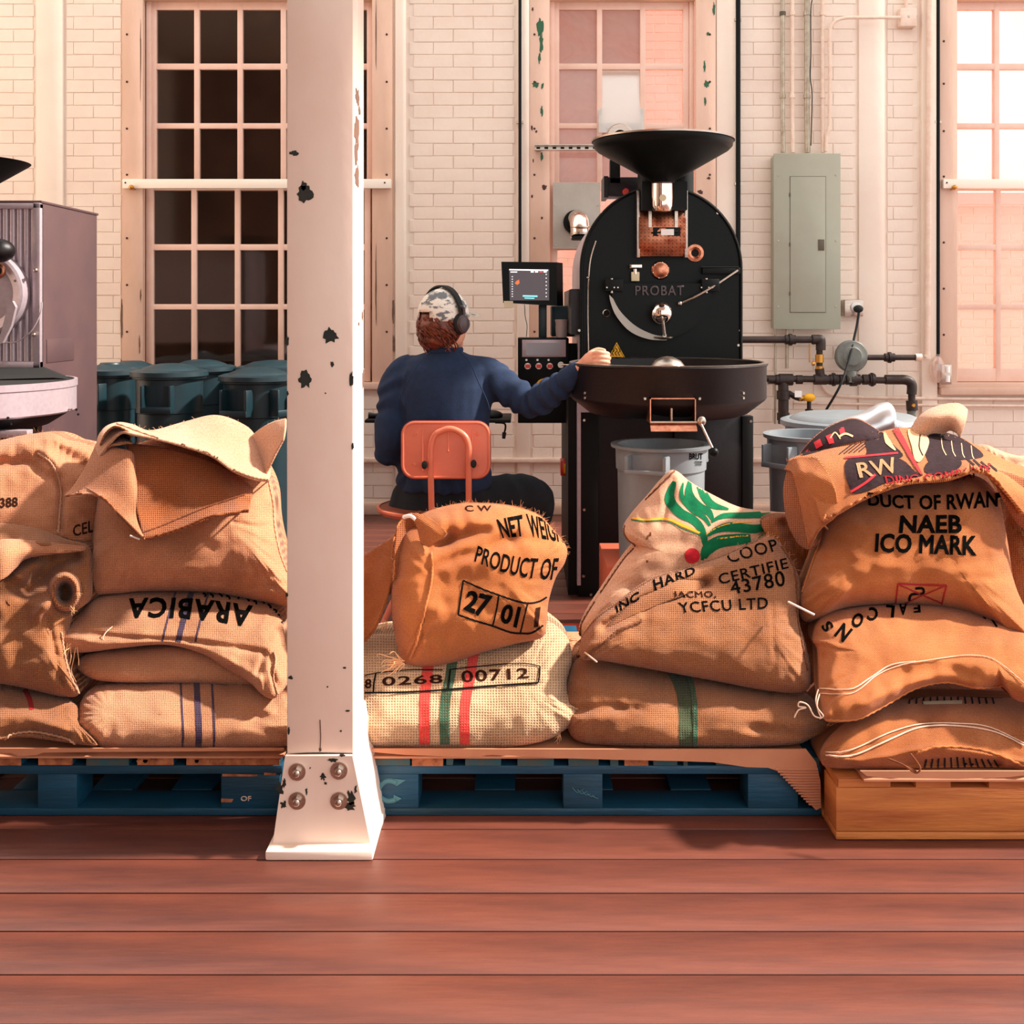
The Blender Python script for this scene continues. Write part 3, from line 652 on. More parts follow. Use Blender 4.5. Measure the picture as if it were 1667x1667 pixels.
m = MB(); m.cyl(P(1079, 522, DF-.145), P(1082, 546, DF-.13), .006); m.cyl(P(1082, 546, DF-.13), P(1082, 550, DF-.06), .008); m.build('door_lever', M['steel'], t)
m = MB(); m.lathe([(.04, 0), (.038, -.006), (.01, -.012), (0, -.012)], P(1080, 548, DF-.06), 24); m.build('lever_foot', M['steel'], t)
m = MB(); m.box(fx(1142), fx(1203), DF-.03, DF, fz(446), fz(436), .002); m.cyl(P(1142, 435, DF-.03), P(1203, 435, DF-.03), .003); m.build('rod_bracket', M['blackm'], t)
m = MB(); m.tube([P(1107, 494, DF-.08), P(1130, 484, DF-.09), P(1165, 464, DF-.07), P(1201, 440, DF-.04)], .0045, 8); m.sph(P(1107, 494, DF-.08), .009); m.build('door_rod', M['steel'], t)
# embossed letters and warning sign
def text_mesh(txt, off=0, ext=0, space=1.0):
    c = bpy.data.curves.new('t', 'FONT'); c.body = txt; c.bevel_depth = off*.8; c.bevel_resolution = 0; c.extrude = ext; c.resolution_u = 3; c.space_character = space
    o = bpy.data.objects.new('t', c); COL.objects.link(o); bpy.context.view_layer.update()
    me = bpy.data.meshes.new_from_object(o.evaluated_get(bpy.context.evaluated_depsgraph_get()))
    bpy.data.objects.remove(o); bpy.data.curves.remove(c); return me
def text3d(txt, px0, px1, py0, py1, d, th, mat, parent, name='lettering', off=.01, space=1.0):
    me = text_mesh(txt, off, .5, space); b = bmesh.new(); b.from_mesh(me)
    b.verts.ensure_lookup_table(); xs = [v.co.x for v in b.verts]; ys = [v.co.y for v in b.verts]; x0_, x1_, y0_, y1_ = min(xs), max(xs), min(ys), max(ys)
    for v in b.verts:
        u = (v.co.x-x0_)/(x1_-x0_); q = (v.co.y-y0_)/(y1_-y0_); z = v.co.z
        v.co = Vector((PX(px0+(px1-px0)*u, d), d-(th if z > 0 else -.002), PZ(py1+(py0-py1)*q, d)))
    m = MB(); m.add(b); bpy.data.meshes.remove(me); return m.build(name, mat, parent, smooth=0)
text3d('PROBAT', 1034, 1113, 465, 481, DF-.055, .007, M['phones'], door, off=.015, space=1.15)
tri = [(989, 585), (1019, 585), (1004, 557)]
def trim(k, d, mat, name, par_):
    cx_, cy_ = 1004, 575.5; o_ = [(PX(cx_+(x-cx_)*k, d), PZ(cy_+(y-cy_)*k, d)) for x, y in tri]
    m = MB(); m.prism(o_, d, d+.002); return m.build(name, mat, par_, smooth=0)
sg = trim(1.0, DF-.003, M['yellow'], 'warning_sign', t); trim(.86, DF-.004, M['ink'], 'sign_border', sg); trim(.76, DF-.005, M['yellow'], 'sign_face', sg)
for q in (-5, 0, 5):
    m = MB(); m.tube([P(1004+q, 579, DF-.007), P(1001.5+q, 574, DF-.007), P(1005+q, 571, DF-.007), P(1002+q, 566, DF-.007)], .0015, 6); m.build('heat_mark', M['ink'], sg)
m = MB(); m.box(fx(996), fx(1012), DF-.007, DF-.005, fz(582.5), fz(581)); m.build('heat_mark', M['ink'], sg, smooth=0)
# ducting and motor behind the hopper
m = MB(); m.lathe([(.06, hz(228)), (.062, hz(205)), (.055, hz(199)), (.03, hz(197)), (0, hz(197))], (PX(1057, 4.75), 4.75, -.0), 32); mo = m.build('motor_cap', M['black'], t)
m = MB(); m.cyl((PX(1057, 4.75), 4.75, hz(300)), (PX(1057, 4.75), 4.75, hz(226)), .05); m.build('motor_body', M['blackm'], t)
m = MB(); m.lathe([(.026, .03), (.03, .05), (.055, .05), (.062, .03), (.062, 0), (.02, 0)], P(1008, 225, 5.0), 32, axis='Y'); m.build('fan_disc', M['steel'], t)
m = MB(); m.cyl(P(1008, 225, 5.0), P(1008, 225, 4.96), .022); m.build('fan_core', M['cavity'], t)
m = MB(); m.box(PX(992, 4.9), PX(1008, 4.9), 4.85, 4.9, PZ(300, 4.9), PZ(262, 4.9)); m.build('fan_bracket', M['blackm'], t)
m = MB(); m.box(PX(985, 4.85), PX(1046, 4.85), 4.85, 5.0, PZ(319, 4.85), PZ(288, 4.85), .006); m.box(PX(983, 4.85), PX(990, 4.85), 4.84, 5.01, PZ(322, 4.85), PZ(287, 4.85)); db_ = m.build('duct_box', M['plum'], t)
m = MB(); m.cyl((PX(1018, 4.83), 4.8, PZ(311, 4.8)), (PX(1018, 4.83), 4.86, PZ(311, 4.8)), .012); m.build('red_switch', M['redlamp'], db_)
m = MB(); m.cyl((PX(1110, 4.75), 4.75, fz(320)), (PX(1110, 4.75), 4.75, fz(262)), .05); m.build('exhaust_pipe', M['blackm'], t)
# elbow duct through galvanised plate
t2 = thing('duct_elbow', P(938, 370, 6.2), 'shiny steel duct elbow sticking out of plate left of roaster', 'duct')
m = MB(); m.tube([P(938, 362, 6.48), P(940, 357, 6.38), P(943, 362, 6.30), P(945, 385, 6.27)], .055, 24); m.build('elbow', M['chrome'], t2)
m = MB(); m.tube([P(945, 378, 6.27), P(945, 382, 6.27)], .059, 24, smooth=False); m.tube([P(945, 369, 6.27), P(945, 371, 6.27)], .058, 24, smooth=False); m.build('clamp_band', M['steel'], t2)
m = MB(); m.tube([P(945, 385, 6.27), P(945, 391, 6.27)], .052, 24, smooth=False); m.build('duct_mouth', M['cavity'], t2)
m = MB(); m.lathe([(.05, .0), (.072, 0), (.072, .012), (.05, .012)], P(937, 362, 6.47), 32, axis='Y'); m.build('collar', M['blackm'], t2)
m = MB(); x0, x1 = wx(870), wx(1000)
m.box(x0, x1, WY-.07, WY-.066, wz(248), wz(240)); m.box(x0, x1, WY-.11, WY-.066, wz(241), wz(239.5)); m.box(x0, x1, WY-.11, WY-.066, wz(248.5), wz(247))
m.box(wx(872), wx(880), WY-.068, WY-.013, wz(247), wz(241)); m.box(wx(1140), wx(1148), WY-.068, WY-.013, wz(247), wz(241)); m.box(wx(1000), wx(1148), WY-.07, WY-.066, wz(248), wz(240))
o = m.build('strut_channel', M['steel'], None, label='horizontal slotted metal strut across the narrow window beside the hopper', cat='strut')
for q in range(870, 1000, 13):
    m = MB(); m.box(wx(q+3), wx(q+9), WY-.0705, WY-.068, wz(246), wz(242)); m.build('slot', M['cavity'], o, smooth=0)
# two long black pipes/cables on the wall
for px, y0, y1, r, lab in [(846.5, -100, 432, .009, 'thin black vertical pipe running down to the monitor'), (1200, -100, 540, .014, 'black vertical pipe on the wall behind the roaster'), (1524, -100, 580, .010, 'black vertical cable left of the bright right window')]:
    m = MB(); m.cyl((wx(px), WY-.03, wz(y1)), (wx(px), WY-.03, wz(y0)), r); o = m.build('vertical_pipe', M['black'], None, label=lab, cat='pipe')
    for yy in (34, 300) if px == 1200 else (200,):
        m = MB(); m.box(wx(px)-.02, wx(px)+.02, WY-.032, WY, wz(yy+2), wz(yy-2)); m.build('pipe_clip', M['steel'], o)

# ================================================================ MONITOR + CONTROL BOX
t = thing('control_box', (PX(884, 4.9), 4.95, PZ(690, 4.9)), 'black control box with grey display and three red buttons beside the roaster', 'control box')
d = 4.9
m = MB(); m.box(PX(843, d), PX(926, d), d, d+.14, PZ(648, d), PZ(550, d), .004); bx = m.build('upper_box', M['black'], t)
m = MB(); m.box(PX(843, d), PX(940, d), d+.03, d+.16, PZ(690, d), PZ(640, d), .004); m.box(PX(900, d), PX(960, d), d+.06, d+.12, PZ(690, d), PZ(560, d)); m.build('lower_box', M['blackm'], t)
m = MB(); m.box(PX(850, d), PX(921, d), d-.004, d+.002, PZ(581, d), PZ(553, d), .001); o = m.build('display_frame', M['silverp'], t)
m = MB(); m.box(PX(857, d), PX(913, d), d-.0055, d, PZ(578, d), PZ(558, d)); m.build('display', M['lcd'], o, smooth=0)
for q in range(3):
    px = 859+q*18; m = MB(); m.cyl(P(px, 596, d), P(px, 596, d-.012), .014, n=20); o = m.build('push_button', M['white'], t)
    m = MB(); m.box(PX(px-4, d), PX(px+4, d), d-.014, d-.010, PZ(599, d), PZ(593, d)); m.build('button_face', M['redlamp'], o, smooth=0)
    m = MB(); m.cyl(P(px-2, 586, d), P(px-2, 586, d-.006), .005, n=12); m.build('indicator', M['white'], t)
m = MB(); m.cyl(P(913, 594, d), P(913, 594, d-.02), .014, n=20); m.cyl(P(913, 594, d-.015), P(928, 594, d-.05), .004); m.build('selector_switch', M['steel'], t)
m = MB(); m.lathe([(.028, .004), (.033, .006), (.038, .004), (.038, 0), (.028, 0)], P(886, 630, d), 36, axis='Y'); m.build('stop_ring', M['yellow'], t)
m = MB(); m.cyl(P(886, 630, d), P(886, 630, d-.02), .02); m.build('stop_button', M['redlamp'], t)
t = thing('monitor', P(884, 550, 4.98), 'black monitor on a post showing a dark roasting graph', 'monitor')
dm = 4.93
b = bmesh.new(); fr = [(816, 426), (906, 427), (907, 498), (819, 493)]
f0 = [b.verts.new(P(x, y, dm)) for x, y in fr]; b1 = [b.verts.new(P(x, y, dm)+Vector((.03, .07, .0))) for x, y in fr]
b.faces.new(f0); b.faces.new(b1[::-1])
for i in range(4): b.faces.new((f0[i], b1[i], b1[(i+1) % 4], f0[(i+1) % 4]))
m = MB(); m.add(b); bz = m.build('bezel', M['black'], t, smooth=0)
def quad(name, pts, d, mat, parent, th=.001):
    m = MB(); b = bmesh.new(); a = [b.verts.new(P(x, y, d)) for x, y in pts]; c = [b.verts.new(P(x, y, d)+Vector((0, th, 0))) for x, y in pts]
    b.faces.new(a); b.faces.new(c[::-1]); n = len(a)
    for i in range(n): b.faces.new((a[i], c[i], c[(i+1) % n], a[(i+1) % n]))
    m.add(b); return m.build(name, mat, parent, smooth=0)
sc = quad('screen', [(829, 438), (894, 438), (894, 489), (830, 489)], dm-.002, M['screen'], t)
quad('menu_bar', [(829, 438), (892, 439), (892, 441), (829, 440)], dm-.003, M['pixelw'], sc)
quad('menu_mark', [(831, 442), (842, 442), (842, 443.5), (831, 443.5)], dm-.003, M['pixelw'], sc)
for q in range(4): quad('menu_mark', [(864+q*7, 441), (869+q*7, 441), (869+q*7, 443.5), (864+q*7, 443.5)], dm-.0035, M['pixelr' if q == 2 else 'pixelw'], sc)
quad('graph_trace', [(838, 461), (841, 457), (845, 455), (846, 461), (842, 464)], dm-.003, M['pixelo'], sc)
for q in range(9): quad('axis_mark', [(833, 450+q*4), (835, 450+q*4), (835, 451+q*4), (833, 451+q*4)], dm-.003, M['pixelw'], sc)
for q in range(7): quad('axis_mark', [(888.5, 446+q*6), (890, 446+q*6), (890, 447.5+q*6), (888.5, 447.5+q*6)], dm-.003, M['pixelw'], sc)
quad('status_text', [(851, 480.5), (875, 481), (875, 483.5), (851, 483)], dm-.003, M['pixelc'], sc); quad('status_text', [(854, 484.5), (870, 485), (870, 486.5), (854, 486)], dm-.003, M['pixelc'], sc)
quad('stuck_note', [(820, 490), (835, 490), (836, 500), (821, 501)], dm-.004, M['creamtag'], t)
m = MB(); m.box(PX(877, 4.98), PX(890, 4.98), 4.98, 5.03, PZ(550, 4.98), PZ(496, 4.98), .004); m.build('post', M['bint'], t)
m = MB(); m.tube([P(906, 440, 4.96), P(911, 444, 4.97), P(909, 460, 4.97), P(908, 470, 4.96)], .0016, 6); m.build('cable', M['rubber'], t)
m = MB(); m.tube([P(854, 496, 4.96), P(855, 515, 4.97), P(858, 530, 4.97), P(857, 548, 4.98)], .0016, 6); m.build('cable', M['rubber'], t)
m = MB(); m.tube([P(901, 500, 4.96), P(902, 518, 4.97), P(904, 530, 4.97), P(900, 548, 4.98)], .0016, 6); m.build('cable', M['rubber'], t)
m = MB(); m.lathe([(.0, 0), (.024, 0), (.03, PZ(520, 5)-PZ(549, 5)), (.027, PZ(520, 5)-PZ(549, 5)), (.02, .005)], P(914, 549, 5.0), 24)
m.build('cup', M['cup'], None, label='small grey cup on top of the control box', cat='cup')
m = MB(); m.box(PX(897, 5.15), PX(935, 5.15), 5.12, 5.3, PZ(548, 5.15), PZ(498, 5.15), .006); m.build('instrument_case', M['bint'], None, label='dark green case between the monitor post and the roaster', cat='case')
# laptop table
dt = 4.78
t = thing('standing_tray_table', (PX(700, dt), dt, 0), 'slim black tray table in front of the seated person', 'table')
m = MB(); m.box(PX(600, dt), PX(832, dt), dt-.12, dt+.18, PZ(684, dt), PZ(679, dt), .003); m.build('tabletop', M['blackm'], t)
m = MB(); m.cyl((PX(720, dt), dt+.03, 0.02), (PX(720, dt), dt+.03, PZ(684, dt)), .02); m.build('column', M['blackm'], t)
m = MB(); m.box(PX(670, dt), PX(770, dt), dt-.15, dt+.2, 0, .02, .004); m.build('foot', M['blackm'], t)
m = MB(); m.tube([P(806, 688, dt-.1), P(820, 689, dt-.1), P(823, 695, dt-.1), P(821, 705, dt-.1)], .004, 8); m.cyl(P(821, 704, dt-.1), P(820, 714, dt-.1), .009, .007); m.build('height_lever', M['rubber'], t)
m = MB(); m.cyl(P(600, 677, dt-.05), P(613, 677, dt-.05), .016, .01); m.sph(P(613, 677, dt-.05), .012); m.build('barrel_knob', M['plum'], t)
m = MB(); m.sph(P(800, 676, dt), .045, (1.1, 1.3, .5)); m.build('computer_mouse', M['blackm'], None, label='black computer mouse on the tray table under the sleeve', cat='mouse')
t = thing('emergency_switch', P(918, 757, 5.0), 'red and yellow switch box on the left side of the roaster', 'switch')
m = MB(); m.box(PX(912, 5), PX(921, 5), 4.95, 5.05, PZ(772, 5), PZ(748, 5), .003); m.build('switch_box', M['redlamp'], t)
m = MB(); m.box(PX(918, 4.94), PX(922, 4.94), 4.94, 4.96, PZ(768, 5), PZ(752, 5), .003); m.build('switch_face', M['yellow'], t)

# ================================================================ SILVER ROASTER AT LEFT
d = 4.57
t = thing('silver_roaster', (PX(30, d), 4.9, 0), 'silver coffee roaster with ribbed front and dark side panel at left edge', 'roaster')
XR = PX(67, d); XL = -2.75; zt_ = PZ(328, d); zb_ = PZ(596, d)
m = MB(); m.box(XL, XR-.001, d+.02, d+.6, zb_, zt_-.005); m.build('body', M['silverp'], t)
m = MB(); m.box(XR-.02, XR, d+.01, d+.6, .0, zt_, .002); o = m.build('side_panel', M['panelp'], t)
m = MB(); m.box(XR, XR+.003, d+.05, d+.33, PZ(590, d+.1), PZ(552, d+.1), .001); m.build('vent_cover', M['panelp'], o)
m = MB(); m.box(XL, XR+.004, d-.005, d+.61, zt_-.006, zt_+.004, .002); m.build('top_plate', M['panelp'], t)
m = MB(); m.box(XR-.03, XR, d-.012, d+.02, zb_-.01, zt_-.006, .003); m.build('corner_post', M['silverp'], t)
m = MB(); m.box(XL, XR, d-.012, d+.02, zb_-.01, zb_+.02, .003); m.box(XL, XR, d-.012, d+.02, zt_-.03, zt_-.008, .003); m.build('front_frame', M['silverp'], t)
q = 52.0
while q > -260:
    m = MB(); m.cyl((PX(q, d), d+.02, zb_+.02), (PX(q, d), d+.02, zt_-.03), .012, n=16); m.build('rib', M['silverp'], t); q -= 11.5
dr = d-.03; c0 = P(-28, 478, dr)
m = MB(); m.lathe([(.0, 0), (.128, 0), (.13, .012), (.165, .03), (.176, .026), (.178, 0), (.178, -.04)], c0, 56, axis='Y'); dd = m.build('drum_door', M['silverp'], t)
for a in (70, 20, -30, -70): bolt(c0+Vector((math.cos(math.radians(a))*.152, -.024, math.sin(math.radians(a))*.152)), .006, M['steel'], dd)
ring(-3, 441, .032, .018, dr-.03, M['copperl'], 'sight_glass', parent=t)
m = MB(); m.sph(P(-2, 408, dr-.08), .057, (1.1, 1, .85)); m.build('round_knob', M['plum'], t)
m = MB(); m.prism([(PX(x, dr-.05), PZ(y, dr-.05)) for x, y in [(12, 492), (22, 490), (27, 500), (20, 530), (6, 558), (-4, 562), (4, 540), (10, 515)]], dr-.06, dr-.04); m.build('door_arm', M['silverp'], t)
m = MB(); m.tube([P(68, 492, d-.02), P(66, 510, d-.03), P(50, 540, d-.04), P(25, 557, d-.04), P(0, 556, d-.04)], .003, 8); m.build('thin_cable', M['silverp'], t)
for px, py in [(58, 440), (55, 545), (36, 480)]:
    m = MB(); m.cyl(P(px, py, d+.01), P(px, py, d-.03), .006); m.sph(P(px, py, d-.035), .009); m.build('knob', M['steel'], t)
m = MB(); m.lathe([(.26, 0), (.27, 0), (.26, -.008), (.03, -.16), (0, -.16)], P(-22, 263, 4.3)+Vector((-.12, 0, 0)), 48); m.build('hopper', M['blackm'], t)
# tray (silver)
tcx = PX(112, 4.22)-.42; TC2 = Vector((tcx, 4.22, 0)); R2 = .42
z1 = PZ(632, 3.8); z0 = PZ(690, 3.8)
m = MB(); m.lathe([(R2-.012, z0+.02), (R2-.01, z1), (R2+.002, z1), (R2+.002, z1-.025), (R2-.002, z1-.028), (R2-.002, z0+.006), (R2-.008, z0), (0, z0), (0, z0+.02), (R2-.012, z0+.02)], TC2, 72); tr = m.build('cooling_tray', M['silverp'], t)
m = MB(); m.lathe([(R2-.02, z0), (R2-.1, z0-.05), (0, z0-.05)], TC2, 48); m.build('tray_base', M['blackm'], tr)
m = MB(); m.lathe([(0, z1-.004), (R2-.012, z1-.004)], TC2, 48); m.build('tray_floor', M['cavity'], tr)
for px, py in [(25, 678), (28, 688), (92, 674), (95, 682)]:
    x = PX(px, 4.0); dx = min(x-TC2.x, R2-.002); y = TC2.y-math.sqrt(R2*R2-dx*dx)
    bolt((x, y, PZ(py, 4.0)), .005, M['blackm'], tr, ax=Vector((dx, y-TC2.y, 0)).normalized())
m = MB(); m.cyl((TC2.x+R2-.005, 4.22, PZ(666, 4.22)), (TC2.x+R2+.012, 4.22, PZ(666, 4.22)), .004); m.build('side_pin', M['steel'], tr)
# black chute apron between body and tray
b = bmesh.new(); A = [(XL, d, zb_-.004), (XR-.002, d, zb_-.004), (PX(98, 4.3), 4.35, z1+.004), (XL, 4.1, z1-.01)]
A2 = [(x, y+.03, z) for x, y, z in A]
a = [b.verts.new(p) for p in A]; c = [b.verts.new(p) for p in A2]; b.faces.new(a); b.faces.new(c[::-1])
for i in range(4): b.faces.new((a[i], c[i], c[(i+1) % 4], a[(i+1) % 4]))
m = MB(); m.add(b); m.build('chute_apron', M['cavity'], t, smooth=0)
m = MB(); m.box(XL, XR-.022, 4.62, 5.1, 0, zb_-.02); m.build('base_cabinet', M['blackm'], t)
m = MB(); m.box(-2.4, PX(48, 4.0), 3.98, 4.03, PZ(712, 4), PZ(700, 4), .002); m.build('lower_shelf', M['silverp'], t)

# ================================================================ ELECTRICAL WALL
t = thing('electrical_panel', (wx(1313), WY, wz(535)), 'tall grey electrical breaker panel on the cream brick wall', 'electrical panel')
dp = WY-.12
m = MB(); m.box(PX(1262, dp), PX(1365, dp), dp, WY-.004, PZ(534, dp), PZ(252, dp), .003); m.build('enclosure', M['epanel'], t)
m = MB(); m.box(PX(1259, dp), PX(1368, dp), dp-.006, dp+.001, PZ(536, dp), PZ(250, dp), .002); m.build('cover_plate', M['epanel'], t)
m = MB(); m.box(PX(1286, dp), PX(1343, dp), dp-.011, dp-.006, PZ(508, dp), PZ(288, dp), .001); dd = m.build('panel_door', M['epanel'], t)
m = MB()
for a in ((1285.3, 1286, 509, 287), (1343, 1343.8, 509, 287), (1285.3, 1343.8, 509, 508.3), (1285.3, 1343.8, 288, 287.2)): m.box(PX(a[0], dp), PX(a[1], dp), dp-.0085, dp-.004, PZ(a[2], dp), PZ(a[3], dp))
m.build('door_gap', M['epanelb'], dd, smooth=0)
m = MB(); m.box(PX(1331, dp), PX(1341, dp), dp-.015, dp-.010, PZ(408, dp), PZ(390, dp), .001); m.build('latch', M['epanelb'], dd)
for px, py in [(1267, 285), (1361, 285), (1267, 392), (1361, 392), (1267, 499), (1361, 499)]: bolt(P(px, py, dp-.006), .006, M['conduit'], t, name='screw')
for py in (317, 398, 478):
    m = MB(); m.cyl(P(1286, py-3, dp-.01), P(1286, py+3, dp-.01), .004); m.build('door_hinge', M['epanelb'], dd)
def tubes(name, pts, r, mat, label, cat_, parent=None, sm=True, n=14):
    m = MB(); m.tube(pts, r, n, sm); return m.build(name, M[mat], parent, label=label, cat=cat_)
CD = WY-.04
for px, r, mt, lab in [(1271.5, .013, 'conduit', 'leftmost zinc conduit rising from the electrical panel'), (1287, .012, 'conduitp', 'second cream conduit rising from the electrical panel'), (1311, .016, 'conduit', 'third thicker zinc conduit rising from the electrical panel'), (1336, .012, 'conduitp', 'cream conduit at the right end of the panel top')]:
    o = tubes('conduit', [Vector((wx(px+1), CD, wz(250))), Vector((wx(px), CD, wz(180))), Vector((wx(px), CD, wz(150))), Vector((wx(px), CD, 3.8))], r, mt, lab, 'conduit')
    for yy in (22, 156):
        m = MB(); m.cyl((wx(px), CD, wz(yy+6)), (wx(px), CD, wz(yy)), r+.005); m.build('coupling', M['epanelb'] if (yy == 22 and px < 1280) else M[mt], o)
o = tubes('conduit', [Vector((wx(a), CD-.02, wz(b_))) for a, b_ in [(1340, 249), (1341, 225), (1345, 205), (1346, 120), (1346, 60), (1352, 42), (1368, 34), (1400, 33), (1460, 33)]], .010, 'conduitp', 'cream conduit curving right to the small wall junction box', 'conduit')
tubes('wire', [Vector((wx(a), CD-.03, wz(b_))) for a, b_ in [(1319, 0), (1315, 20), (1315, 90), (1314, 130), (1317, 160), (1315, 240)]], .003, 'rubber', 'thin black wire running down between the panel conduits', 'wire')
t = thing('junction_box', (wx(1473), WY, wz(46)), 'small square cream junction box high on the wall', 'junction box')
m = MB(); m.box(wx(1460), wx(1487), WY-.06, WY, wz(47), wz(17), .008); m.build('box', M['conduitp'], t)
bolt((wx(1474), WY-.06, wz(31)), .008, M['steel'], t, name='screw')
m = MB(); m.cyl((wx(1472), WY-.03, wz(17)), (wx(1472), WY-.03, 3.6), .010); m.build('riser', M['conduitp'], t)
t = thing('power_outlet', (wx(1385), WY, wz(512)), 'white wall outlet box with a black plug beside the panel', 'outlet')
m = MB(); m.box(wx(1369), wx(1400), WY-.07, WY, wz(515), wz(488), .006); m.build('box', M['steel'], t)
m = MB(); m.cyl((wx(1387), WY-.07, wz(500)), (wx(1387), WY-.09, wz(500)), .03); m.build('socket', M['white'], t)
m = MB(); m.sph((wx(1388), WY-.11, wz(503)), .028, (1, 1, .8)); m.build('plug', M['rubber'], t)
tubes('hanging_cable', [Vector((wx(1388), WY-.12, wz(508))), Vector((wx(1382), WY-.14, wz(535))), Vector((wx(1362), WY-.22, wz(590))), Vector((wx(1345), WY-.27, wz(625))), Vector((wx(1328), WY-.2, wz(665)))], .007, 'rubber', 'thick black cable hanging diagonally down from the wall outlet', 'cable')
# gas pipes
GP = WY-.16
def W(px, py, y=GP): return P(px, py, y)
t = thing('gas_piping', (wx(1380), GP, wz(700)), 'rusty black iron gas pipes with fittings on the right wall', 'pipework')
def pipe(pts, r, name='pipe', mat='iron'):
    m = MB(); m.tube(pts, r, 16, False); return m.build(name, M[mat], t)
def fit(a, b_, r, mat='iron', name='fitting'):
    m = MB(); m.cyl(a, b_, r, n=16); return m.build(name, M[mat], t)
pipe([W(1205, 553), W(1330, 553)], .020); fit(W(1278, 553), W(1295, 553), .027); fit(W(1284, 553), W(1289, 553), .034)
m = MB(); m.tube([W(1322, 553), W(1334, 553), W(1336, 556), W(1336, 570)], .028, 16); m.build('elbow', M['iron'], t)
pipe([W(1334, 566), W(1334, 612)], .018); fit(W(1334, 577), W(1334, 590), .024, 'brass', 'valve'); fit(W(1334, 596), W(1334, 606), .022, 'brass', 'valve')
fit(W(1322, 592, GP-.03), W(1326, 592, GP-.03), .012, 'brass'); m = MB(); m.cyl(W(1318, 590), W(1318, 560), .004); m.build('valve_handle', M['brass'], t)
pipe([W(1246, 616), W(1480, 620)], .019)
for a, b_, r in [(1250, 1262, .024), (1268, 1290, .034), (1296, 1306, .026), (1325, 1345, .030), (1350, 1364, .030), (1355, 1359, .038), (1366, 1374, .030), (1377, 1400, .030), (1384, 1394, .038), (1404, 1412, .030), (1415, 1424, .034), (1418, 1421, .040), (1441, 1462, .028)]: fit(W(a, 618), W(b_, 618), r)
m = MB(); m.tube([W(1334, 600), W(1336, 612), W(1342, 618), W(1352, 618)], .026, 16); m.build('elbow', M['iron'], t)
m = MB(); m.tube([W(1462, 618), W(1476, 619), W(1484, 626), W(1484, 642)], .028, 16); m.build('elbow', M['iron'], t)
pipe([W(1484, 636), W(1485, 700)], .020); fit(W(1484, 652), W(1485, 668), .032); fit(W(1484, 668), W(1484, 676), .026, 'regul')
bolt(W(1487, 660, GP-.03), .012, M['brass'], t)
m = MB(); m.tube([W(1262, 618), W(1272, 620), W(1275, 630), W(1275, 690)], .030, 16); m.build('elbow', M['iron'], t)
fit(W(1275, 636), W(1275, 650), .038); fit(W(1275, 672), W(1275, 684), .036)
m = MB(); m.tube([W(1284, 640), W(1296, 647), W(1306, 649)], .016, 12); m.build('fitting', M['iron'], t)
fit(W(1300, 649), W(1312, 648), .016, 'brass', 'valve'); m = MB(); m.sph(W(1318, 647, GP-.02), .03, (1.1, .7, .8)); m.build('valve_handle', M['yellow'], t)
m = MB(); m.box(wx(1279), wx(1290), GP-.06, GP-.055, wz(642), wz(632)); m.build('paper_tag', M['white'], t, smooth=0)
pipe([W(1317, 650), W(1317, 668)], .012); fit(W(1317, 666), W(1317, 674), .022)
m = MB(); m.lathe([(0, .03), (.05, .03), (.06, .022), (.085, .018), (.092, .01), (.092, -.02), (.06, -.04)], W(1386, 580), 40, axis='Y'); rg = m.build('regulator_disc', M['regul'], t)
m = MB(); m.cyl(W(1386, 604), W(1386, 622), .03, .036); m.build('regulator_neck', M['regul'], t)
pipe([W(1411, 582), W(1494, 582)], .016); fit(W(1440, 582), W(1456, 582), .024); fit(W(1446, 582), W(1450, 582), .032)
fit(W(1490, 582), W(1500, 582), .022, 'conduitp', 'end_fitting')
pipe([W(1281, 534, WY-.05), W(1281, 600, WY-.05)], .010, 'strut', 'conduit'); pipe([W(1262, 534, WY-.05), W(1262, 690, WY-.05)], .008, 'strut', 'conduit')
tubes('wall_pipe', [Vector((wx(a), WY-.03, wz(b_))) for a, b_ in [(1332, 620), (1340, 634), (1356, 643), (1400, 646), (1500, 648), (1800, 650)]], .010, 'conduitp', 'cream painted pipe curving along the wall below the iron pipes', 'pipe')
tubes('wall_pipe', [Vector((wx(a), WY-.03, wz(b_))) for a, b_ in [(1290, 655), (1400, 657), (1520, 659), (1800, 661)]], .008, 'conduitp', 'lower straight cream pipe along the wall at right', 'pipe')
tubes('wall_pipe', [Vector((wx(a), WY-.06, wz(b_))) for a, b_ in [(1502, 581), (1504, 575), (1504, 560), (1506, 300), (1508, -20)]], .017, 'conduitp', 'cream vertical pipe left of the bright window', 'pipe')
t = thing('cable_connector', (wx(1531), WY, wz(625)), 'steel connector with white plugs hanging at the black cable end', 'connector')
m = MB(); m.box(wx(1524), wx(1540), WY-.09, WY-.05, wz(624), wz(592), .004); m.build('connector_body', M['steel'], t)
for yy in (600, 615):
    m = MB(); m.cyl((wx(1533), WY-.09, wz(yy+5)), (wx(1533), WY-.09, wz(yy-5)), .013); m.build('white_plug', M['white'], t)
m = MB(); m.cyl((wx(1524), WY-.04, wz(592)), (wx(1524), WY-.04, wz(576)), .016, .010); m.sph((wx(1517), WY-.08, wz(600)), .05, (.9, .8, 1.6)); m.build('clear_wrap', glass('clear_wrap_film', (250, 245, 240), .25, .12), t)

